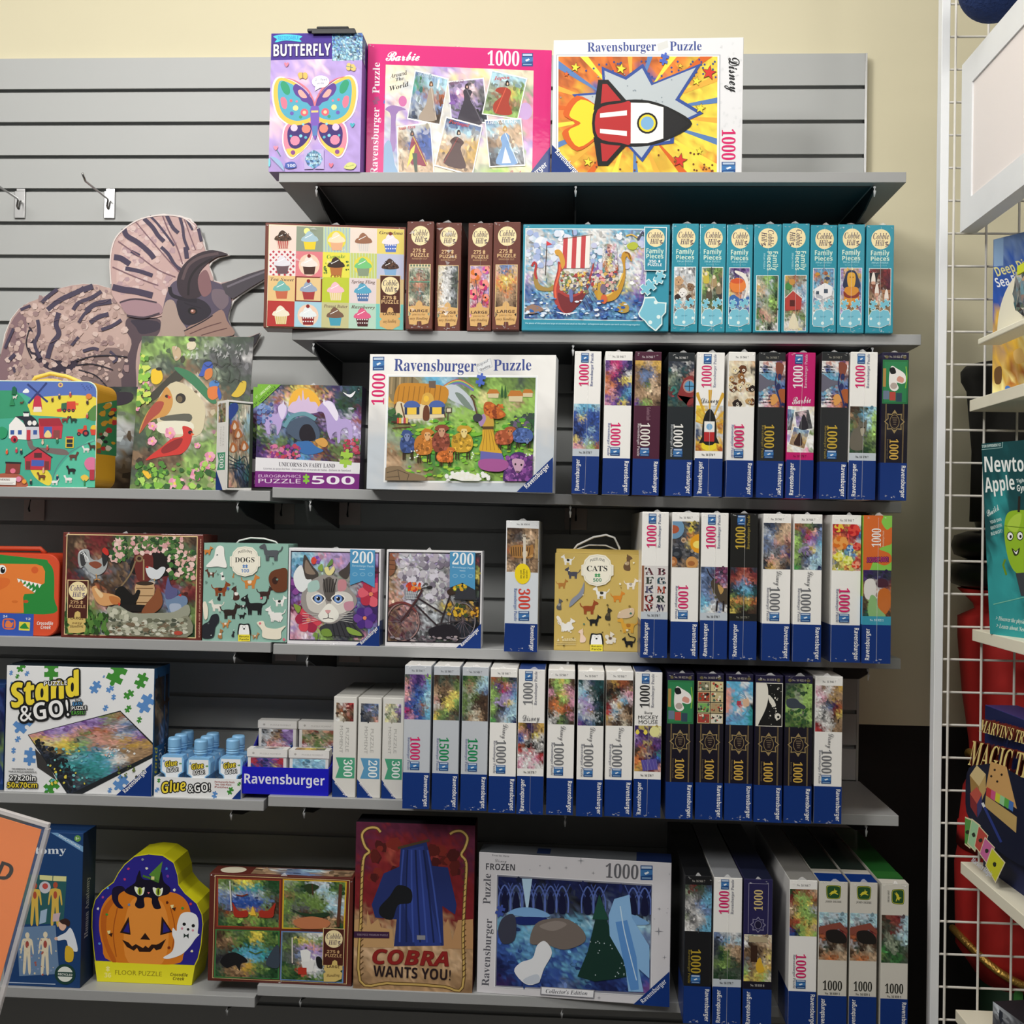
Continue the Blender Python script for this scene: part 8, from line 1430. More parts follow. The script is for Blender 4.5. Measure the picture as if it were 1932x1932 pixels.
# ================================================================ LOWEST SHELF
q = [(40, 214), (677, 222), (663, 1492), (30, 1490)]
b = Box('T', q, Z['6L'], 'puzzle_box', 'puzzle box', 'tall navy box with human body charts, behind the orange sign', col='#1c4072', side='#162c52', Y=-0.273, depth=0.06, seed=110); a = b.art()
a.part('lettering').T('Anatomy', (60, 405), (535, 395), 62, '#dce4ec', 'serif'); a.part('corner_flash').P('#78a4cc', [(405, 222), (460, 222), (675, 330), (675, 378)]).T('EDUCATIONAL', (470, 248), (650, 350), 16, '#e0ecf4').E('#6a9c4a', 629, 266, 27).T('5+', (614, 276), (644, 274), 20, '#f0f4e8')
a.part('cover_picture').P('#2a5c60', [(180, 570), (545, 580), (520, 970), (180, 985)]).P('#dcd898', [(318, 575), (425, 578), (424, 620), (318, 612)]).P('#dcd898', [(432, 578), (540, 580), (538, 622), (430, 620)]).E('#c8c8d0', 363, 675, 48, 50).E('#c05048', 365, 665, 24)
def body(x, y, h, c, c2):
    a.E(c2 if c == '#d8b450' else c, x, y+h*.07, h*.055, h*.075).S(c, [(x-h*.05, y+h*.15), (x-h*.13, y+h*.2), (x-h*.17, y+h*.5), (x-h*.14, y+h*.52), (x-h*.1, y+h*.3), (x-h*.08, y+h*.48), (x-h*.1, y+h*.98), (x-h*.04, y+h), (x, y+h*.56), (x+h*.04, y+h), (x+h*.1, y+h*.98), (x+h*.08, y+h*.48), (x+h*.1, y+h*.3), (x+h*.14, y+h*.52), (x+h*.17, y+h*.5), (x+h*.13, y+h*.2), (x+h*.05, y+h*.15)]).E(c2, x, y+h*.3, h*.045, h*.09)
body(280, 640, 340, '#d8b450', '#b05038'); body(450, 630, 350, '#d8b450', '#b05038'); a.P('#a0b8d0', [(330, 870), (385, 850), (375, 960), (320, 980)]).P('#c8b0b8', [(435, 890), (495, 880), (480, 950), (430, 955)]).P('#6a86a8', [(135, 1010), (455, 985), (492, 1380), (160, 1410)]); body(222, 1050, 330, '#e0d4b8', '#a04840'); body(372, 1040, 340, '#e0d4b8', '#a04840'); a.spray(['#8a9cc0', '#a85a50', '#d8ccb0'], (160, 1080, 480, 1390), 40, 4, 10)
a.S('#dfe4ec', [(470, 1080), (540, 1040), (580, 1000), (620, 1080), (640, 1190), (570, 1170), (545, 1100), (480, 1108)]).S('#d8b030', [(545, 1150), (605, 1180), (600, 1270), (540, 1268)]).S('#e4b8a0', [(480, 960), (520, 950), (545, 990), (520, 1025), (490, 1010)]).S('#3a2420', [(490, 945), (540, 925), (575, 950), (565, 990), (535, 975), (510, 970)]).E('#e4b8a0', 462, 1092, 14)
a.part('recycled_seal').E('#1c4038', 540, 1380, 86, 84, n=28).E('#e4e8e0', 540, 1380, 64, 62, n=28).R('#1c4038', 468, 1362, 612, 1400).T('RECYCLED', (482, 1390), (600, 1392), 17, '#e8ece4'); a.part('lettering').R('#a8b8d0', 60, 1460, 462, 1468)
r_ = b.art('right', [(678, 222), (745, 230), (740, 1480), (663, 1492)]); r_.part('lettering').T('Human Anatomy', (705, 1070), (712, 580), 20, '#a8b0b8', 'serif'); b.done(a, r_)
# ---- pumpkin shaped box
q = [(745, 395), (1675, 395), (1675, 1458), (745, 1458)]
PO = [(805, 1458), (782, 1295), (768, 1200), (748, 1020), (748, 880), (770, 790), (830, 710), (920, 640), (960, 560), (1010, 490), (1090, 420), (1210, 396), (1330, 405), (1420, 460), (1455, 560), (1465, 640), (1520, 710), (1620, 790), (1665, 880), (1675, 960), (1662, 1130), (1640, 1240), (1612, 1300), (1588, 1458)]
HQ = homog(q)
def shaped(s):
    p = np.array(PO, float); h = np.hstack([p, np.ones((len(p), 1))]) @ HQ.T; uv = h[:, :2]/h[:, 2:3]; o = MB().prism([(u*s.W, s.Hh*(1-v)) for u, v in uv], 0, s.D).build('tmp', M_print); m = o.data; bpy.data.objects.remove(o); return m
b = Box('T', q, Z['6L'], 'floor_puzzle_box', 'puzzle box', 'yellow edged box shaped like a jack-o-lantern, on the lowest shelf', col='#d8d020', Y=-0.238, depth=0.08, seed=111, mesh=shaped); recolor(b.o, '#dcd61e')
a = b.art(); a.part('cover_picture'); c_ = np.array((1210, 900)); IN = [tuple(c_+(np.array(p)-c_)*.985) for p in PO[1:-1]]; a.P('#2a2488', IN)
a.S('#d87c20', [(920, 1290), (840, 1150), (810, 1000), (830, 850), (900, 750), (1000, 710), (1200, 740), (1400, 705), (1520, 760), (1570, 880), (1570, 1050), (1520, 1200), (1440, 1292)]); a.S('#e8923a', [(1060, 1290), (1020, 1000), (1080, 780), (1200, 760), (1330, 790), (1390, 1000), (1340, 1290)]).S('#c0621a', [(840, 1100), (830, 900), (900, 780), (960, 760), (880, 900), (880, 1100), (960, 1280), (920, 1285)]).L('#a85218', [(960, 1250), (930, 1050), (960, 850)], 8, smooth=True).L('#a85218', [(1420, 1180), (1440, 1000), (1400, 830)], 8, smooth=True)
for p in ([(985, 1052), (1055, 918), (1075, 1066)], [(1320, 1060), (1330, 905), (1420, 1030)]): a.P('#2a140e', p); m_ = np.mean(np.array(p), axis=0); a.P('#2a2480', [tuple(m_+(np.array(v)-m_)*.6+np.array((6, 6))) for v in p])
a.P('#2a140e', [(1155, 1100), (1195, 1045), (1238, 1100)]).P('#2a140e', [(1005, 1108), (1060, 1130), (1090, 1160), (1120, 1140), (1180, 1170), (1200, 1150), (1225, 1168), (1250, 1138), (1290, 1138), (1310, 1130), (1370, 1088), (1330, 1170), (1290, 1185), (1270, 1165), (1240, 1200), (1150, 1202), (1130, 1170), (1105, 1195), (1045, 1165)])
a.S('#120c22', [(1020, 700), (1100, 640), (1115, 590), (1140, 535), (1160, 600), (1230, 610), (1290, 590), (1320, 540), (1340, 620), (1395, 670), (1380, 720), (1300, 750), (1310, 800), (1320, 840), (1270, 845), (1245, 800), (1240, 760), (1180, 760), (1185, 830), (1140, 848), (1105, 820), (1120, 760), (1040, 730)]).S('#1a1030', [(915, 780), (920, 690), (990, 670), (1020, 700), (970, 740), (970, 800), (1010, 850), (960, 845)])
for x in (1140, 1292): a.S('#f0f4e0', [(x-40, 670), (x+10, 685), (x+42, 672), (x+32, 730), (x, 740), (x-30, 715)]).E('#a8c030', x+4, 706, 20, 32).E('#141a10', x+4, 706, 6, 30)
a.P('#d87888', [(1206, 712), (1228, 712), (1217, 728)]).P('#5a8a34', [(1215, 570), (1328, 455), (1300, 620)]).L('#48742c', [(1165, 580), (1220, 595), (1300, 625)], 18).R('#e0d890', 1236, 582, 1262, 608)
a.S('#eef0f2', [(1460, 960), (1490, 880), (1560, 862), (1620, 890), (1635, 960), (1630, 1030), (1645, 1040), (1610, 1080), (1570, 1140), (1500, 1210), (1400, 1248), (1350, 1240), (1420, 1190), (1440, 1110), (1420, 1050), (1425, 995), (1455, 1020)]); [a.E('#16161a', x, y, r) for x, y, r in ((1517, 962, 14), (1592, 972, 14), (1550, 1003, 11))]; a.E('#d890a0', 1500, 998, 10).E('#d890a0', 1590, 1010, 10).P('#2a3a34', [(1515, 1035), (1535, 1052), (1556, 1035), (1556, 1078), (1535, 1058), (1515, 1075)])
for x, y, c in ((1160, 445, '#8a90a8'), (1197, 518, '#e8e8d0'), (1045, 525, '#c83a70'), (1017, 615, '#c83a70'), (1362, 515, '#4a8ad0'), (1372, 575, '#7a3aa0'), (1430, 685, '#e8e8d0'), (878, 690, '#5aa0e0'), (838, 765, '#a84a90'), (800, 860, '#e8e8e0'), (818, 1148, '#5a90d8'), (1568, 795, '#c83a50'), (1585, 1180, '#f0e8c0'), (872, 905, '#3a9a40'), (1500, 830, '#3a9a40'), (1058, 820, '#6a8ab0'), (1372, 790, '#5a2010'), (1395, 1158, '#7a3010')): a.blob(c, x, y, 12, n=5)
for x, y in ((1420, 830), (900, 1060)): a.P('#f0e0a0', [(x-20, y-20), (x+8, y-24), (x+4, y+6), (x-10, y+8)]).P('#3a1c10', [(x-10, y+4), (x+26, y-4), (x+18, y+28)])
a.part('title_strip').P('#e6de28', [(781, 1295), (1613, 1298), (1589, 1456), (806, 1456)]); a.T('FLOOR PUZZLE', (955, 1394), (1342, 1394), 38, '#8a7c14', 'sans').T('Crocodile', (1412, 1388), (1556, 1388), 26, '#4a3c14', 'sbi').T('Creek', (1434, 1420), (1530, 1420), 26, '#4a3c14', 'sbi').T('36', (865, 1420), (922, 1420), 36, '#f4ec90').puz('#f4ec90', 893, 1350, 22); b.done(a)
# ---- four lake scenes
q = [(62, 482), (1068, 500), (1052, 1262), (42, 1238)]
b = Box('U', q, Z[6], 'puzzle_box', 'puzzle box', 'brown puzzle box with four lake and canoe scenes', col='#5c261e', Y=-0.269, depth=0.05, m=M_wrap, seed=112)
a = b.art(); a.part('cover_picture').P('#e0c890', [(98, 494), (1042, 514), (1018, 1246), (76, 1218)]).P('#6a2c20', [(102, 498), (1038, 518), (1014, 1242), (80, 1214)])
for qd, fc, rows in (([(112, 512), (560, 520), (552, 862), (108, 856)], '#9a3c24', 'LqyyLEE/aLtttqE/zhzzhLq/zbbbbzN/qzbbbLN/NOnyOnN/qLlLlLq/ELEnLEL'), ([(574, 514), (1022, 522), (1006, 862), (566, 862)], '#d8b030', 'aLEhhEL/LqEhCLE/nLLLaCa/LqLLLhh/LGGLLCC/LqNqNqh/qSSOSSn/LSxSSSE'), ([(100, 872), (552, 876), (546, 1218), (88, 1212)], '#3c7a40', 'NLqLyLE/NSLEyEL/nNLEtLE/qNtcctG/KKqcctZ/KKSYLqZ/qnSYLLE/EnnnqEE'), ([(562, 876), (1004, 880), (996, 1236), (552, 1222)], '#6a88b8', 'qqaWWWE/qLyLLqE/LGuxuzL/qGzuuzN/qGhwhGk/EqSwhkL/LErwhLE/EELELEE')):
    a.P(fc, qd); m_ = np.mean(np.array(qd), axis=0); a.pic([tuple(m_+(np.array(p)-m_)*.955) for p in qd], rows, cells=(36, 30), noise=.14, sat=.92)
a.S('#a83020', [(222, 680), (265, 740), (325, 735), (325, 780), (240, 782), (228, 730)]).S('#a83020', [(522, 680), (470, 735), (416, 735), (416, 780), (500, 782), (515, 730)]).P('#f0c040', [(345, 770), (365, 700), (388, 770)]).L('#7a3020', [(248, 628), (290, 636), (330, 622)], 9).S('#243c24', [(615, 710), (700, 760), (800, 780), (892, 765), (890, 740), (780, 750), (680, 740)]).S('#2a3c20', [(720, 560), (770, 540), (830, 560), (790, 590), (760, 610)]).L('#5a3424', [(980, 540), (960, 840)], 22).L('#4a3020', [(780, 540), (785, 620)], 8).S('#c07850', [(650, 800), (780, 770), (900, 800), (870, 850), (700, 855)])
a.S('#16161a', [(135, 1100), (170, 1050), (230, 1030), (300, 1060), (325, 1095), (280, 1110), (270, 1160), (240, 1120), (180, 1140)]).L('#4a6a3a', [(335, 1020), (380, 1040), (430, 1022)], 10).S('#3a4654', [(455, 1110), (500, 1010), (545, 980), (545, 1130)]).P('#f0f0ee', [(695, 1010), (740, 1000), (770, 1020), (760, 1110), (710, 1110)]).P('#e8e8e6', [(700, 1090), (800, 1080), (780, 1160), (720, 1160)]).S('#1a1a1e', [(805, 1060), (830, 1050), (850, 1080), (848, 1135), (815, 1120)]).R('#b83424', 680, 1130, 740, 1178).L('#d8d0c8', [(640, 920), (640, 1100)], 10).L('#d8d8d0', [(205, 530), (215, 740)], 9)
a.part('maker_panel').P('#e0c890', [(856, 848), (1008, 852), (998, 1115), (850, 1112)]).P('#4c2018', [(861, 853), (1003, 857), (994, 1112), (855, 1109)]); hill_logo(a, 931, 925, 62, dark='#6a5a60'); a.part('lettering').T('275', (882, 1024), (942, 1025), 20, '#d0a878').puz('#d0a878', 962, 1016, 12).T('PUZZLE', (870, 1052), (985, 1054), 21, '#d0a878')
a.part('size_badge').P('#d8bc70', [(866, 1112), (915, 1108), (922, 1082), (938, 1072), (954, 1082), (956, 1110), (990, 1114), (992, 1140), (975, 1150), (990, 1165), (984, 1205), (940, 1225), (860, 1226), (858, 1170), (874, 1158), (860, 1140)]).T('LARGE', (882, 1128), (970, 1130), 18, '#4a2a1a').T('Handling', (880, 1192), (972, 1188), 20, '#5a4020', 'ital')
t_ = b.art('top', [(0, 0), (100, 0), (100, 18), (0, 18)]); t_.part('top_print').pic((28, 2, 98, 16), 'ShzCSS/nSzzSn', cells=(20, 6), noise=.2).E('#d8d0b8', 14, 9, 9, 7); b.done(a, t_); wrap(b, seed=112)
# ---- tall red poster box (its figure replaced by a plain draped blue banner)
q = [(1090, 120), (1922, 132), (1898, 1312), (1063, 1290)]
b = Box('U', q, Z[6], 'puzzle_box', 'puzzle box', 'tall dark red poster box with gold rope border', col='#5a2824', top='#141218', Y=-0.276, depth=0.06, seed=113); a = b.art(); a.part('cover_picture')
a.pic(q, 'MMMMMMMM/MRRRRRRM/MRfRRfRM/MRRRRRRM/RRRRRRRR/RRRRRRRR/RRRRRRRR/SRSRRSRR/SSSSSSSS/sSsSSsSS/SsSSSSsS/SSSsSSSS/nSSSSSSn', cells=(34, 44), noise=.09)
a.spray(['#5a1c18', '#7a2820', '#4a1616'], (1190, 260, 1800, 520), 50, 20, 50); a.P('#c09868', [(1070, 810), (1110, 800), (1160, 850), (1165, 740), (1190, 840), (1240, 800), (1260, 860), (1340, 870), (1350, 1000), (1070, 1000)]).P('#b88c60', [(1690, 870), (1730, 790), (1760, 940), (1800, 800), (1905, 790), (1905, 1000), (1690, 1000)])
a.P('#22306a', [(1400, 300), (1580, 250), (1620, 420), (1730, 430), (1790, 690), (1780, 760), (1690, 700), (1700, 980), (1350, 990), (1370, 800), (1220, 790), (1195, 700), (1280, 480), (1390, 430)]); a.P('#2a3c84', [(1440, 310), (1560, 280), (1580, 560), (1680, 980), (1500, 985), (1420, 700)])
for k in range(7): a.L('#182450' if k % 2 else '#3a50a0', [(1420+k*28, 310), (1400+k*38, 560), (1390+k*48, 960)], 12, smooth=True)
a.L('#4a3a28', [(1380, 300), (1600, 240)], 18).S('#16181c', [(1250, 720), (1320, 640), (1380, 560), (1470, 590), (1470, 680), (1380, 700), (1340, 800), (1260, 780)]).R('#8a8a90', 1512, 910, 1570, 940)
for pts in ([(1260, 190), (1230, 160), (1170, 165), (1130, 210), (1150, 290), (1180, 330), (1140, 380), (1125, 600), (1120, 800), (1112, 1235), (1300, 1250), (1500, 1255), (1700, 1268), (1830, 1270), (1835, 900), (1850, 600), (1860, 400), (1825, 340), (1850, 290), (1868, 220), (1830, 175), (1780, 175), (1745, 195)],):
    a.L('#5a4020', pts, 24, smooth=True).L('#c8a860', pts, 14, smooth=True)
for y in range(400, 1220, 40): a.L('#5a4020', [(1114, y), (1136, y-20)], 5).L('#5a4020', [(1832, y), (1856, y-20)], 5)
a.part('lettering').R('#3a1c3c', 1070, 888, 1318, 932).T('1000 PIECE PREMIUM PUZZLE', (1092, 918), (1308, 918), 14, '#8a7888').TO('COBRA', (1200, 1112), (1732, 1122), 98, '#8e2220', '#7a1818', 3, 'sbi').T('WANTS YOU!', (1204, 1200), (1746, 1222), 74, '#26181c', 'sansb'); b.done(a)
# ---- ice palace box (its figures replaced by a fir tree, a frozen fountain, a boulder and snow)
q = [(117, 416), (1780, 481), (1762, 1725), (88, 1648)]
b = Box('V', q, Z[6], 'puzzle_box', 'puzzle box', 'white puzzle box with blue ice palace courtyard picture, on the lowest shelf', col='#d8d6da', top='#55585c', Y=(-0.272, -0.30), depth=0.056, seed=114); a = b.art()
a.part('lettering').T('From the Movie', (230, 450), (380, 458), 16, '#77777c', 'serif').T('Disney', (256, 502), (356, 506), 32, '#77777c', 'script').T('FROZEN', (176, 570), (430, 574), 54, '#4c4c52', 'sansb').T('Ravensburger', (196, 1590), (228, 1000), 66, '#5e5e66', 'serif').T('Puzzle', (212, 872), (220, 606), 66, '#5e5e66', 'serif'); a.part('piece_count').T('1000', (1212, 618), (1494, 630), 122, '#66666c', 'serif'); logo(a, 1514, 508, 1618, 634)
a.part('star_pattern')
for x, y, r in ((1002, 478, 34), (874, 541, 18), (730, 546, 18), (648, 527, 12), (1108, 582, 18), (1670, 1074, 40), (1674, 880, 18), (1720, 1298, 20), (1748, 875, 8), (1740, 912, 8), (1632, 968, 8), (1156, 1664, 18), (560, 564, 8), (1762, 578, 10)): a.star('#8a8a92', x, y, r, n=4, inner=.18)
qq = [(284, 626), (1608, 684), (1590, 1612), (260, 1580)]; a.part('cover_picture').P('#f0f0f4', [(266, 606), (1622, 664), (1606, 1640), (244, 1596)]).P('#8a8c98', [(272, 612), (1616, 670), (1600, 1634), (250, 1590)]); a.clip(qq)
a.pic(qq, 'BBBkBBBkBBBB/BZBZBdBBZBZB/BzBZBdkBzBZB/dZdZdZdZdZdZ/zCzCzccCzzcC/cbcCCcccbbcz/bccCcbcbzbbz/bcbccbbczbbC/bbcbbbcbbbcz/BbbcbcbbBbcb/BbBbbbcBBbbb/VBbBbzBbBBbv', cells=(52, 40), noise=.12)
for x in list(range(290, 860, 100))+[1010, 1110, 1400, 1500]:
    a.L('#5a70b8', [(x, 930), (x, 800), (x+50, 700), (x+100, 800), (x+100, 930)], 13, smooth=True).L('#4a5ca0', [(x-20, 680), (x+50, 800), (x+120, 680)], 9, smooth=True).S('#101438', [(x+22, 930), (x+24, 820), (x+50, 750), (x+76, 820), (x+78, 930)])
a.P('#b8d8f0', [(490, 640), (580, 640), (545, 890), (525, 890)]).S('#7aa8d8', [(370, 950), (440, 900), (560, 890), (680, 920), (730, 965), (560, 975)]).S('#7aa8d8', [(1330, 970), (1420, 930), (1520, 960), (1590, 1010), (1440, 1020)]).S('#18286a', [(400, 980), (700, 975), (640, 1030), (460, 1040)])
a.S('#3a3c4c', [(280, 1100), (320, 990), (410, 950), (440, 1040), (420, 1180), (320, 1210)]).S('#726862', [(560, 1200), (610, 1030), (760, 980), (900, 990), (1020, 1080), (1030, 1180), (860, 1250), (700, 1210)]).S('#8a807a', [(640, 1050), (780, 1000), (880, 1030), (760, 1090)])
a.S('#e4e6ea', [(420, 1450), (480, 1370), (580, 1330), (620, 1220), (690, 1180), (750, 1280), (680, 1420), (630, 1540), (520, 1560)]).S('#c4ccd8', [(500, 1520), (620, 1470), (640, 1540), (540, 1560)])
a.P('#14342c', [(1130, 960), (1215, 960), (1300, 1180), (1450, 1350), (1400, 1470), (1260, 1500), (1120, 1520), (970, 1480), (1060, 1260)]).P('#1e4a3c', [(1160, 760), (1240, 980), (1100, 980)]); a.hold(True); [a.star('#d8e8f0', a.rnd.uniform(1050, 1380), a.rnd.uniform(1150, 1480), 8, n=4, inner=.3) for _ in range(18)]; a.hold(False)
a.P('#8ab8e4', [(1290, 800), (1420, 760), (1440, 960), (1590, 1200), (1590, 1480), (1500, 1400), (1540, 1600), (1410, 1600), (1380, 1350), (1250, 1120), (1240, 940)]).P('#5a90d0', [(1300, 1000), (1400, 980), (1480, 1300), (1500, 1580), (1430, 1590), (1360, 1300)]).L('#c8e0f4', [(1340, 860), (1380, 1100), (1480, 1500)], 9, smooth=True)
a.clip(); a.part('title_plate').P('#8a8a92', [(650, 1576), (1118, 1594), (1112, 1668), (646, 1648)]).P('#ececf0', [(660, 1582), (1110, 1600), (1104, 1660), (656, 1640)]).T("Collector's Edition", (694, 1632), (1056, 1642), 36, '#55555c', 'ital'); a.part('lettering').puz('#3c50a0', 300, 925, 52, 20)
a.part('brand_corner').P('1', [(1452, 1710), (1762, 1415), (1762, 1726)]).T('Ravensburger', (1536, 1700), (1740, 1510), 38, '#e0e4ee'); t_ = b.art('top', [(0, 0), (100, 0), (100, 15), (0, 15)]); t_.part('brand_band').R('#15244c', 82, 0, 100, 15).R('#18284c', 30, 3, 37, 12); b.done(a, t_)
# ---- seven upright boxes
G6 = 'upright boxes on the lowest shelf'
s6 = lambda qd, k, lab, rows, sd, **kw: rav_spine('W', qd, Z[6], k, lab, rows=rows, group=G6, seed=sd, **kw)
s6([(181, 435), (381, 433), (390, 1512), (188, 1510)], 'B', 'black upright box with mountain village and blue lake picture', 'qREqZ/aqGqc/GWGcc/WGzzc/GWhzz/aGwhc/WGWgc/wWGcc', 121, base='#16171a', ncol='#b89c30', tx='#8a7a30', nocol='#a8a49c')
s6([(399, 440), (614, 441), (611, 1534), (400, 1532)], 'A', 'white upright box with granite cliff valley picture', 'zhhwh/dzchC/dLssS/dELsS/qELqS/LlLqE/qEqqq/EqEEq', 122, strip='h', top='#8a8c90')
b = Box('W', [(638, 452), (856, 455), (834, 1548), (620, 1545)], Z[6], 'puzzle_box', 'puzzle box', 'navy upright box with stone cottage doorway picture', G6, col='#262250', top='#1c2038', H=.273, depth=.3725, m=M_wrap, seed=123); a = b.art(quad=SU); a.part('ornament').R('#8a86a0', 8, 8, 9, 100).R('#8a86a0', 45, 8, 46, 100).R('#8a86a0', 8, 8, 46, 9).star('#8a86a0', 27, 84, 15, n=8, inner=.72).star('#262250', 27, 84, 12.5, n=8, inner=.74).E('#8a86a0', 27, 84, 7, 8).E('#1a1638', 27, 84, 6, 7)
a.part('piece_count').T('1000', (35, 58), (35, 20), 16, '#d8c080', 'serif'); a.part('cover_picture').pic((1, 102, 53, 188), 'iaiSi/wNSss/nNNns/nNkny/GnSis/anSyY/lnyya/ynyli', cells=(16, 26), noise=.16); a.S('#e0b030', [(26, 150), (32, 144), (36, 156), (40, 168), (30, 172), (24, 164)]).P('#b8a888', [(10, 104), (44, 106), (46, 116), (10, 116)]).R('#3a2418', 14, 122, 26, 152); a.part('lettering').R('#141020', 0, 188, 54, 202).T('No. 16 819 8', (14, 197), (40, 197), 4, '#c8c4c0', 'serif'); a.part('brand_band').R('1', 0, 202, 54, 273.5).T('Ravensburger', (14, 267), (14, 207), 8.2, 'w'); b.done(a); wrap(b, seed=123)
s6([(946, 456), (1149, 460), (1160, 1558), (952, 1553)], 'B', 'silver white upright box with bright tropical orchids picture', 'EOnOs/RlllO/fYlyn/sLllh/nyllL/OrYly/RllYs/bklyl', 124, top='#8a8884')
def deere(qd, lab, sd, turned):
    b = Box('W', qd, Z[6], 'puzzle_box', 'puzzle box', lab, G6, col='#d8d4ca', top='#24302a' if not turned else '#1e5a24', side='#c8c4ba', H=.273, depth=.3725, m=M_wrap, seed=sd); a = b.art(quad=SU); cx, cy = (27, 20) if not turned else (32, 23)
    t = math.pi/2 if turned else 0; R_ = lambda x, y: (cx+x*math.cos(t)-y*math.sin(t), cy+x*math.sin(t)+y*math.cos(t))
    a.part('deer_emblem'); [a.S(c, [R_(x*k, y*k) for x, y in ((-14, -9), (-10, -12.5), (0, -13), (10, -12.5), (14, -9), (13, 8), (9, 12), (0, 12.5), (-9, 12), (-13, 8))]) for k, c in ((1, '#2c5a2c'), (.93, '#c8c23c'), (.87, '#24502a'))]
    a.P('#d8cc3c', [R_(*p) for p in ((-9, 4), (-3, -2), (1, -3), (2, -8), (3, -4), (7, -3), (6, -1), (4, 0), (9, 3), (8, 4), (2, 2), (-2, 3), (-7, 7), (-5, 3))]); a.part('lettering')
    if turned: a.T('JOHN DEERE', (12, 12), (12, 34), 3.6, '#3a3a34', 'serif')
    else: a.T('JOHN DEERE', (12, 39), (42, 39), 3.8, '#3a3a34', 'serif')
    a.part('cover_picture').pic((.6, 57, 53.4, 144), 'CChCC/ChCqC/ChqCC/RffRR/OfRRf/ONqNR/hNNnN/nqNiN/NSSsS/SooSs' if not turned else 'NfRRC/qNfRC/NqNRC/qNRhC/NaqCC/qaEaC/EaaEq/eEaEq/LEEeN/EqeEq', cells=(16, 26), noise=.18)
    if not turned: a.P('#8a4a3c', [(0, 84), (40, 74), (54, 88), (54, 94), (38, 86), (0, 98)]).S('#1e1a18', [(14, 92), (34, 88), (50, 98), (50, 112), (20, 110)])
    a.part('piece_count').T('1000', (9, 199), (45, 199), 17, '#26261f', 'serif'); a.part('lettering').T('No. 16 839 1', (13, 207), (41, 207), 4, '#3a3a34', 'serif'); a.part('brand_band').R('1', 0, 209, 54, 273.5)
    if turned: a.T('Ravensburger', (43, 215), (43, 272), 8.2, 'w')
    else: a.T('Ravensburger', (13, 270), (13, 215), 8.2, 'w')
    t_ = b.art('top', [(0, 0), (54, 0), (54, 372), (0, 372)]); t_.part('top_print')
    if turned: t_.R('#d8d4ca', 0, 345, 54, 372).R('#2c6a2c', 0, 300, 54, 338)
    else: t_.R('1', 0, 325, 54, 372).R('#c8c4ba', 0, 300, 54, 325)
    b.done(a, t_); wrap(b, seed=sd)
deere([(1176, 462), (1384, 465), (1382, 1573), (1167, 1570)], 'white upright box with green deer emblem and red barn, beside the orchids box', 125, False)
deere([(1398, 468), (1606, 471), (1599, 1579), (1394, 1577)], 'white upright box with green deer emblem and red barn, second from the right end', 126, False)
deere([(1620, 481), (1834, 487), (1827, 1597), (1623, 1592)], 'white upright box with sideways deer emblem and green tractor, rightmost of the lowest shelf', 127, True)
# ================================================================ BOXES ON THE GRID PANEL'S SHELVES, FOREGROUND SIGN
def side_box(q, YLR, z, lab, col, depth, seed, tilt=0, artf=None, W=None, side=None, top=None):
    b = Box('PX', q, z, 'toy_box', 'toy box', lab, None, col=col, Y=YLR, depth=depth, seed=seed, tilt=tilt, side=side, top=top, W=W); a = b.art(); artf(a); b.done(a); return b
def on_z(p, z):
    d = ray(*p); return float(CAM[1]+(z-CAM[2])/d[2]*d[1])
def art1(a):
    a.part('cover_picture').pic((1872, 440, 2010, 745), 'zzzzb/zbbbb/bbbbb/bbbbb/YYjYY/SYYjj/YOjYY/jYYYj', cells=(18, 24), noise=.06); a.part('title_strip').P('#8aa8cc', [(1873, 474), (1890, 466), (1890, 512), (1873, 520)]); a.part('lettering').T('Deep Diving', (1880, 534), (1962, 482), 14, '#e0d890').T('Sea Explorer', (1880, 552), (1968, 506), 14, '#e8e8ec')
    a.part('cover_picture').S('#6a4a28', [(1876, 690), (1888, 682), (1888, 708), (1877, 712)]).E('#4a78c0', 1901, 716, 6).E('#c84838', 1913, 714, 6).S('#d8b068', [(1910, 650), (1925, 640), (1930, 660), (1915, 668)])
side_box([(1872, 476), (2000, 396), (2000, 690), (1871, 737)], (-0.39, -0.50), SZ['A'], 'tall blue and yellow toy box on the upper ivory grid shelf', '#3a4c9c', .05, 131, artf=art1)
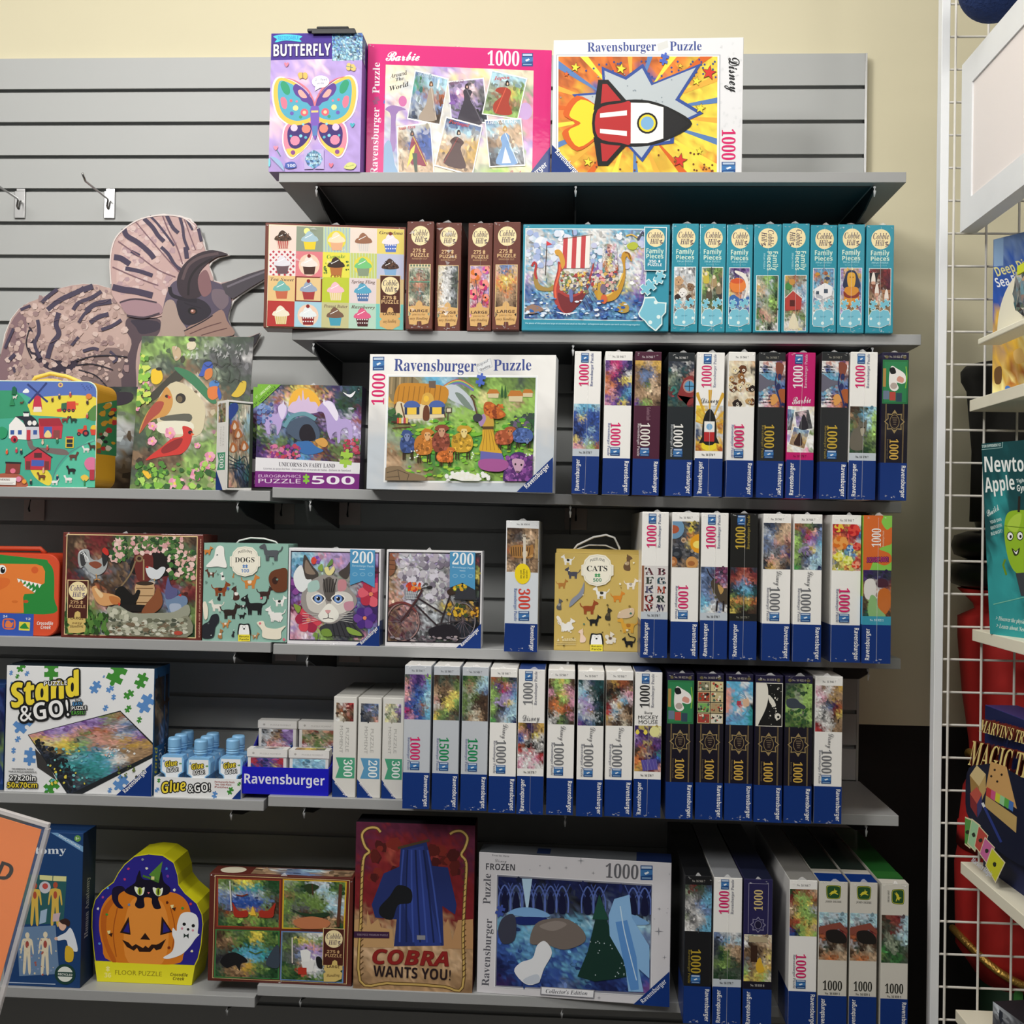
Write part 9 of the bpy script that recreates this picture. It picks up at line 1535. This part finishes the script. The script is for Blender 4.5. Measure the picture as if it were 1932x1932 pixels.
def art2(a):
    a.part('cover_print').pic((1846, 800, 2000, 1210), 'TTTTT/TTTTT/TtTTT/TtTTT/TtTTT/tttTT/tttTt/ttttt', cells=(14, 20), noise=.03)
    a.part('lettering').T('STEM EXPERIMENT KIT', (1848, 851), (1888, 845), 6, '#d0e4e0').L('#a8c8c4', [(1847, 855), (1890, 848), (1891, 836)], 1.2).T("Newton's", (1854, 902), (1972, 896), 32, '#f0f4f0', 'sansb').T('Apple', (1856, 943), (1917, 936), 29, '#f0f4f0', 'sansb').T('Tightrope', (1920, 922), (1958, 918), 7, '#e0ece8').T('Gyrobot', (1921, 940), (1964, 938), 13, '#f0f4f0').T('Build', (1862, 990), (1886, 976), 13, '#e8f0ec', 'script')
    for k, t in enumerate(('YOUR OWN', 'GRAVITY-DEFYING', 'ROBOT!')): a.T(t, (1867+k, 1004+k*11), (1889+k, 998+k*11), 6, '#c8dcd8')
    a.part('cover_picture').S('#94bc2c', [(1894, 1020), (1900, 985), (1922, 978), (1945, 982), (1962, 1010), (1958, 1060), (1940, 1094), (1918, 1096), (1902, 1070)]).S('#b0d048', [(1900, 1010), (1912, 990), (1930, 986), (1920, 1020)]).L('#2a2420', [(1924, 982), (1926, 950)], 5).L('#6a9020', [(1896, 1070), (1892, 1080), (1898, 1098)], 4).L('#5a7c18', [(1895, 1008), (1958, 1016)], 1.4); [a.E('#3a4a20', x, 1028, 7, 9).E('#f4f4f0', x, 1028, 5.5, 7).E('#16161a', x+1, 1029, 2.4, 3.2) for x in (1906, 1926)]; a.S('#2a3018', [(1909, 1050), (1917, 1056), (1925, 1050), (1922, 1062), (1914, 1064)]).S('#f0f0ec', [(1912, 1054), (1917, 1058), (1922, 1054), (1918, 1062)]).P('#3c4044', [(1916, 1096), (1946, 1096), (1940, 1140), (1926, 1136)])
    a.part('lettering').L('#7ac0a8', [(1874, 1146), (1990, 1132)], 1.6).T('> Discover the physics of gravity', (1878, 1172), (1960, 1190), 7, '#d8ece4', 'serif').T("> Learn about Newton's Laws", (1879, 1184), (1962, 1204), 7, '#d8ece4', 'serif')
b2 = side_box([(1846, 842), (1996, 820), (1996, 1222), (1868, 1193)], (-0.43, -0.56), SZ['B'], 'teal toy box with smiling green apple picture on the middle grid shelf', '#1c6468', .05, 132, artf=art2, side='#2c2c84', tilt=-.075)
l = b2.art('left', [(0, 0), (50, 0), (50, 330), (0, 330)]); l.part('lettering').T('THAMES & KOSMOS', (34, 300), (34, 130), 16, '#d8dcf0', 'sansb').E('#e8ecf8', 26, 314, 9); l.build(b2.o, b2.m)
zc = SZ['C']; qL, qR = (1855, 1634), (1975, 1722)
def art3(a):
    a.part('cover_print').P('#1c2450', [(1858, 1331), (2000, 1384), (2000, 1760), (1850, 1640)]); a.part('lettering').TO("MARVIN'S TREASURY", (1872, 1382), (2010, 1420), 24, '#ecd488', '#7a2c20', 1, 'serif').TO('MAGIC TRICKS', (1862, 1446), (2040, 1486), 48, '#ecd488', '#7a2c20', 1.2, 'serif')
    a.part('cover_picture').S('#101630', [(1860, 1462), (1890, 1446), (1932, 1450), (1990, 1500), (1990, 1640), (1870, 1560)]).P('#e0c890', [(1866, 1466), (1880, 1447), (1898, 1464), (1884, 1487)]).P('#a88448', [(1866, 1466), (1884, 1487), (1884, 1520), (1868, 1500)]).P('#c8a868', [(1884, 1487), (1898, 1464), (1898, 1495), (1886, 1522)]).P('#c85848', [(1866, 1500), (1880, 1488), (1890, 1502), (1880, 1520)]).P('#8a2c30', [(1866, 1500), (1880, 1520), (1880, 1545), (1867, 1525)]).P('#3a3c70', [(1880, 1520), (1890, 1502), (1890, 1530), (1881, 1546)])
    a.P('#d8a868', [(1908, 1440), (1940, 1450), (1960, 1530), (1898, 1490)]); [a.E('#2a1a10', x, y, 2.4, n=8) for x, y in ((1916, 1456), (1909, 1468), (1921, 1478), (1930, 1465))]; [a.P(c, [(1900+k*9, 1488+k*5), (1909+k*9, 1493+k*5), (1907+k*9, 1510+k*5), (1898+k*9, 1504+k*5)]) for k, c in enumerate(('#c83c34', '#d85a8c', '#d8d83c', '#a0d8a0', '#5ab04a', '#4a78c0'))]; a.P('#c8a868', [(1898, 1504), (1960, 1545), (1958, 1575), (1896, 1525)]).L('#2a3c88', [(1893, 1522), (1928, 1592)], 5).L('#f0f0f0', [(1891, 1518), (1895, 1526)], 5)
    for k, (p, c) in enumerate((([(1856, 1546), (1872, 1552), (1866, 1600), (1853, 1590)], '#5aa04a'), ([(1870, 1550), (1886, 1562), (1876, 1606), (1862, 1592)], '#a8d8a8'), ([(1884, 1562), (1901, 1580), (1888, 1612), (1876, 1598)], '#c84c40'), ([(1896, 1584), (1914, 1602), (1900, 1630), (1886, 1612)], '#d870a8'), ([(1910, 1604), (1934, 1630), (1916, 1664), (1898, 1634)], '#d8d830'))): m_ = np.mean(np.array(p), axis=0); a.P('#ece0b8', [tuple(m_+(np.array(v)-m_)*1.12) for v in p]).P(c, p).blob('#2a3020', m_[0], m_[1], 4)
    a.part('lettering').T("Marvin's Magic", (1868, 1626), (1906, 1656), 9, '#e0e4ee', 'sansb')
side_box([(1860, 1331), (1984, 1377), (qR[0], qR[1]), qL], (on_z(qL, zc), on_z(qR, zc)), zc, 'navy magic set box on the lowest grid shelf', '#26306c', .06, 133, artf=art3, top='#3a3470')
# white curved hood with a foil bag
p = at_y(1856, 634, -0.50); hx, hy, hz = float(p[0])+.028, -0.57, float(p[2]); hood = MB().prism([(-.115, 0)]+[(-.115*math.cos(t), .098*math.sin(t)**.8) for t in [math.pi*k/24 for k in range(1, 24)]]+[(.115, 0)], -.004, .003, 'x').build('display_hood', M_ivory); hood.location = (hx+.008, hy-.02, hz)
tag(hood, 'curved white display hood behind a silver foil bag at the right edge', 'display hood')
MB().box(-.036, .004, -.117, .117, -.011, -.0005, bev=.002).build('hood_shelf', M_ivory, hood)
bm = bmesh.new(); bmesh.ops.create_icosphere(bm, subdivisions=3, radius=.042); rg = random.Random(8)
for v in bm.verts: v.co *= 1+rg.uniform(-.22, .22); v.co.x *= .3
me = bpy.data.meshes.new('foil_bag'); bm.to_mesh(me); bm.free(); fo = link('foil_bag', me, mat('silver_foil', '#c8c8cc', rough=.16, metal=1)); fo.location = (hx-.014, hy-.07, hz+.05); tag(fo, 'crumpled silver foil bag with yellow mark in front of the white hood', 'foil bag')
MB().box(-.016, -.012, -.03, .0, .022, .036).build('yellow_mark', mat('lime_yellow_print', '#d8e020', rough=.4), fo)
# box corner peeking in at the lower right
zq = float(at_y(1862, 1884, -0.5)[2]); b = Box('PX', [(1864, 1884), (1990, 1972), (1990, 2080), (1872, 2000)], zq-.09, 'toy_box', 'toy box', 'dark toy box corner with grey picture at the lower right corner', None, col='#24242a', Y=(-0.46, -0.62), depth=.06, seed=135); a = b.art(); a.part('cover_picture').pic([(1864, 1884), (1990, 1972), (1990, 2080), (1872, 2000)], 'hGdx/GdhG/dSGd/sxGk', cells=(14, 12), noise=.2); b.done(a)
tag(MB().box(float(at_y(1862, 1884, -.46)[0])-.01, .42, -.85, GY-.008, zq-.112, zq-.0905, bev=.001).build('grid_shelf', M_ivory), 'bottom ivory shelf slab on the grid, below the picture frame', 'shelf', 'ivory shelves on the grid panel')
# orange price sign in a clear acrylic holder, tilted, close to the camera
yS = -1.02; c0 = at_y(*px('T', (410, 160)), yS); e1 = at_y(*px('T', (0, 38)), yS)-c0; e1 /= np.linalg.norm(e1); e2 = np.cross(np.array([0, 1, 0]), e1)*1.0; e2 = e2 if e2[2] < 0 else -e2
W2, H2 = .21, .27; up = -e2; MX = Matrix.Identity(4); o0 = c0+e1*W2+e2*H2
for i in range(3): MX[i][0], MX[i][1], MX[i][2], MX[i][3] = -e1[i], (0, 1, 0)[i], up[i], o0[i]
bar = MB().box(0, W2, -.0025, -.0015, 0, H2, bev=.0004).build('sign_holder', M_pane); bar.matrix_world = MX; tag(bar, 'tilted clear acrylic sign holder with bright orange sheet at the lower left', 'sign holder')
mb = MB().box(0, W2, -.003, .004, H2-.004, H2+.002, bev=.001).box(W2-.004, W2+.002, -.003, .004, 0, H2-.0045, bev=.001); mb.build('acrylic_edge', M_acry, bar)
pp = MB().box(.003, W2-.009, 0, .0012, .003, H2-.009).build('orange_sheet', mat('orange_paper', '#ff8a3a', rough=.8), bar)
a = Art(lambda u, v, e: np.stack([u*W2, 0*u-.0001-e*.3, H2*(1-v)], 1), [(0, 0), (W2, 0), (W2, H2), (0, H2)], 5); a.part('lettering').T('AND', (.105, .086), (.178, .086), .023, '#1a1410', 'sansb', shear=.15); a.build(bar, M_print)
q0 = MX.inverted() @ Vector((float(o0[0])+.03, yS+.012, 0.0)); MB().tube([(.03, .012, .05), tuple(q0)], .006, n=10).build('stand_rod', M_metal, bar)
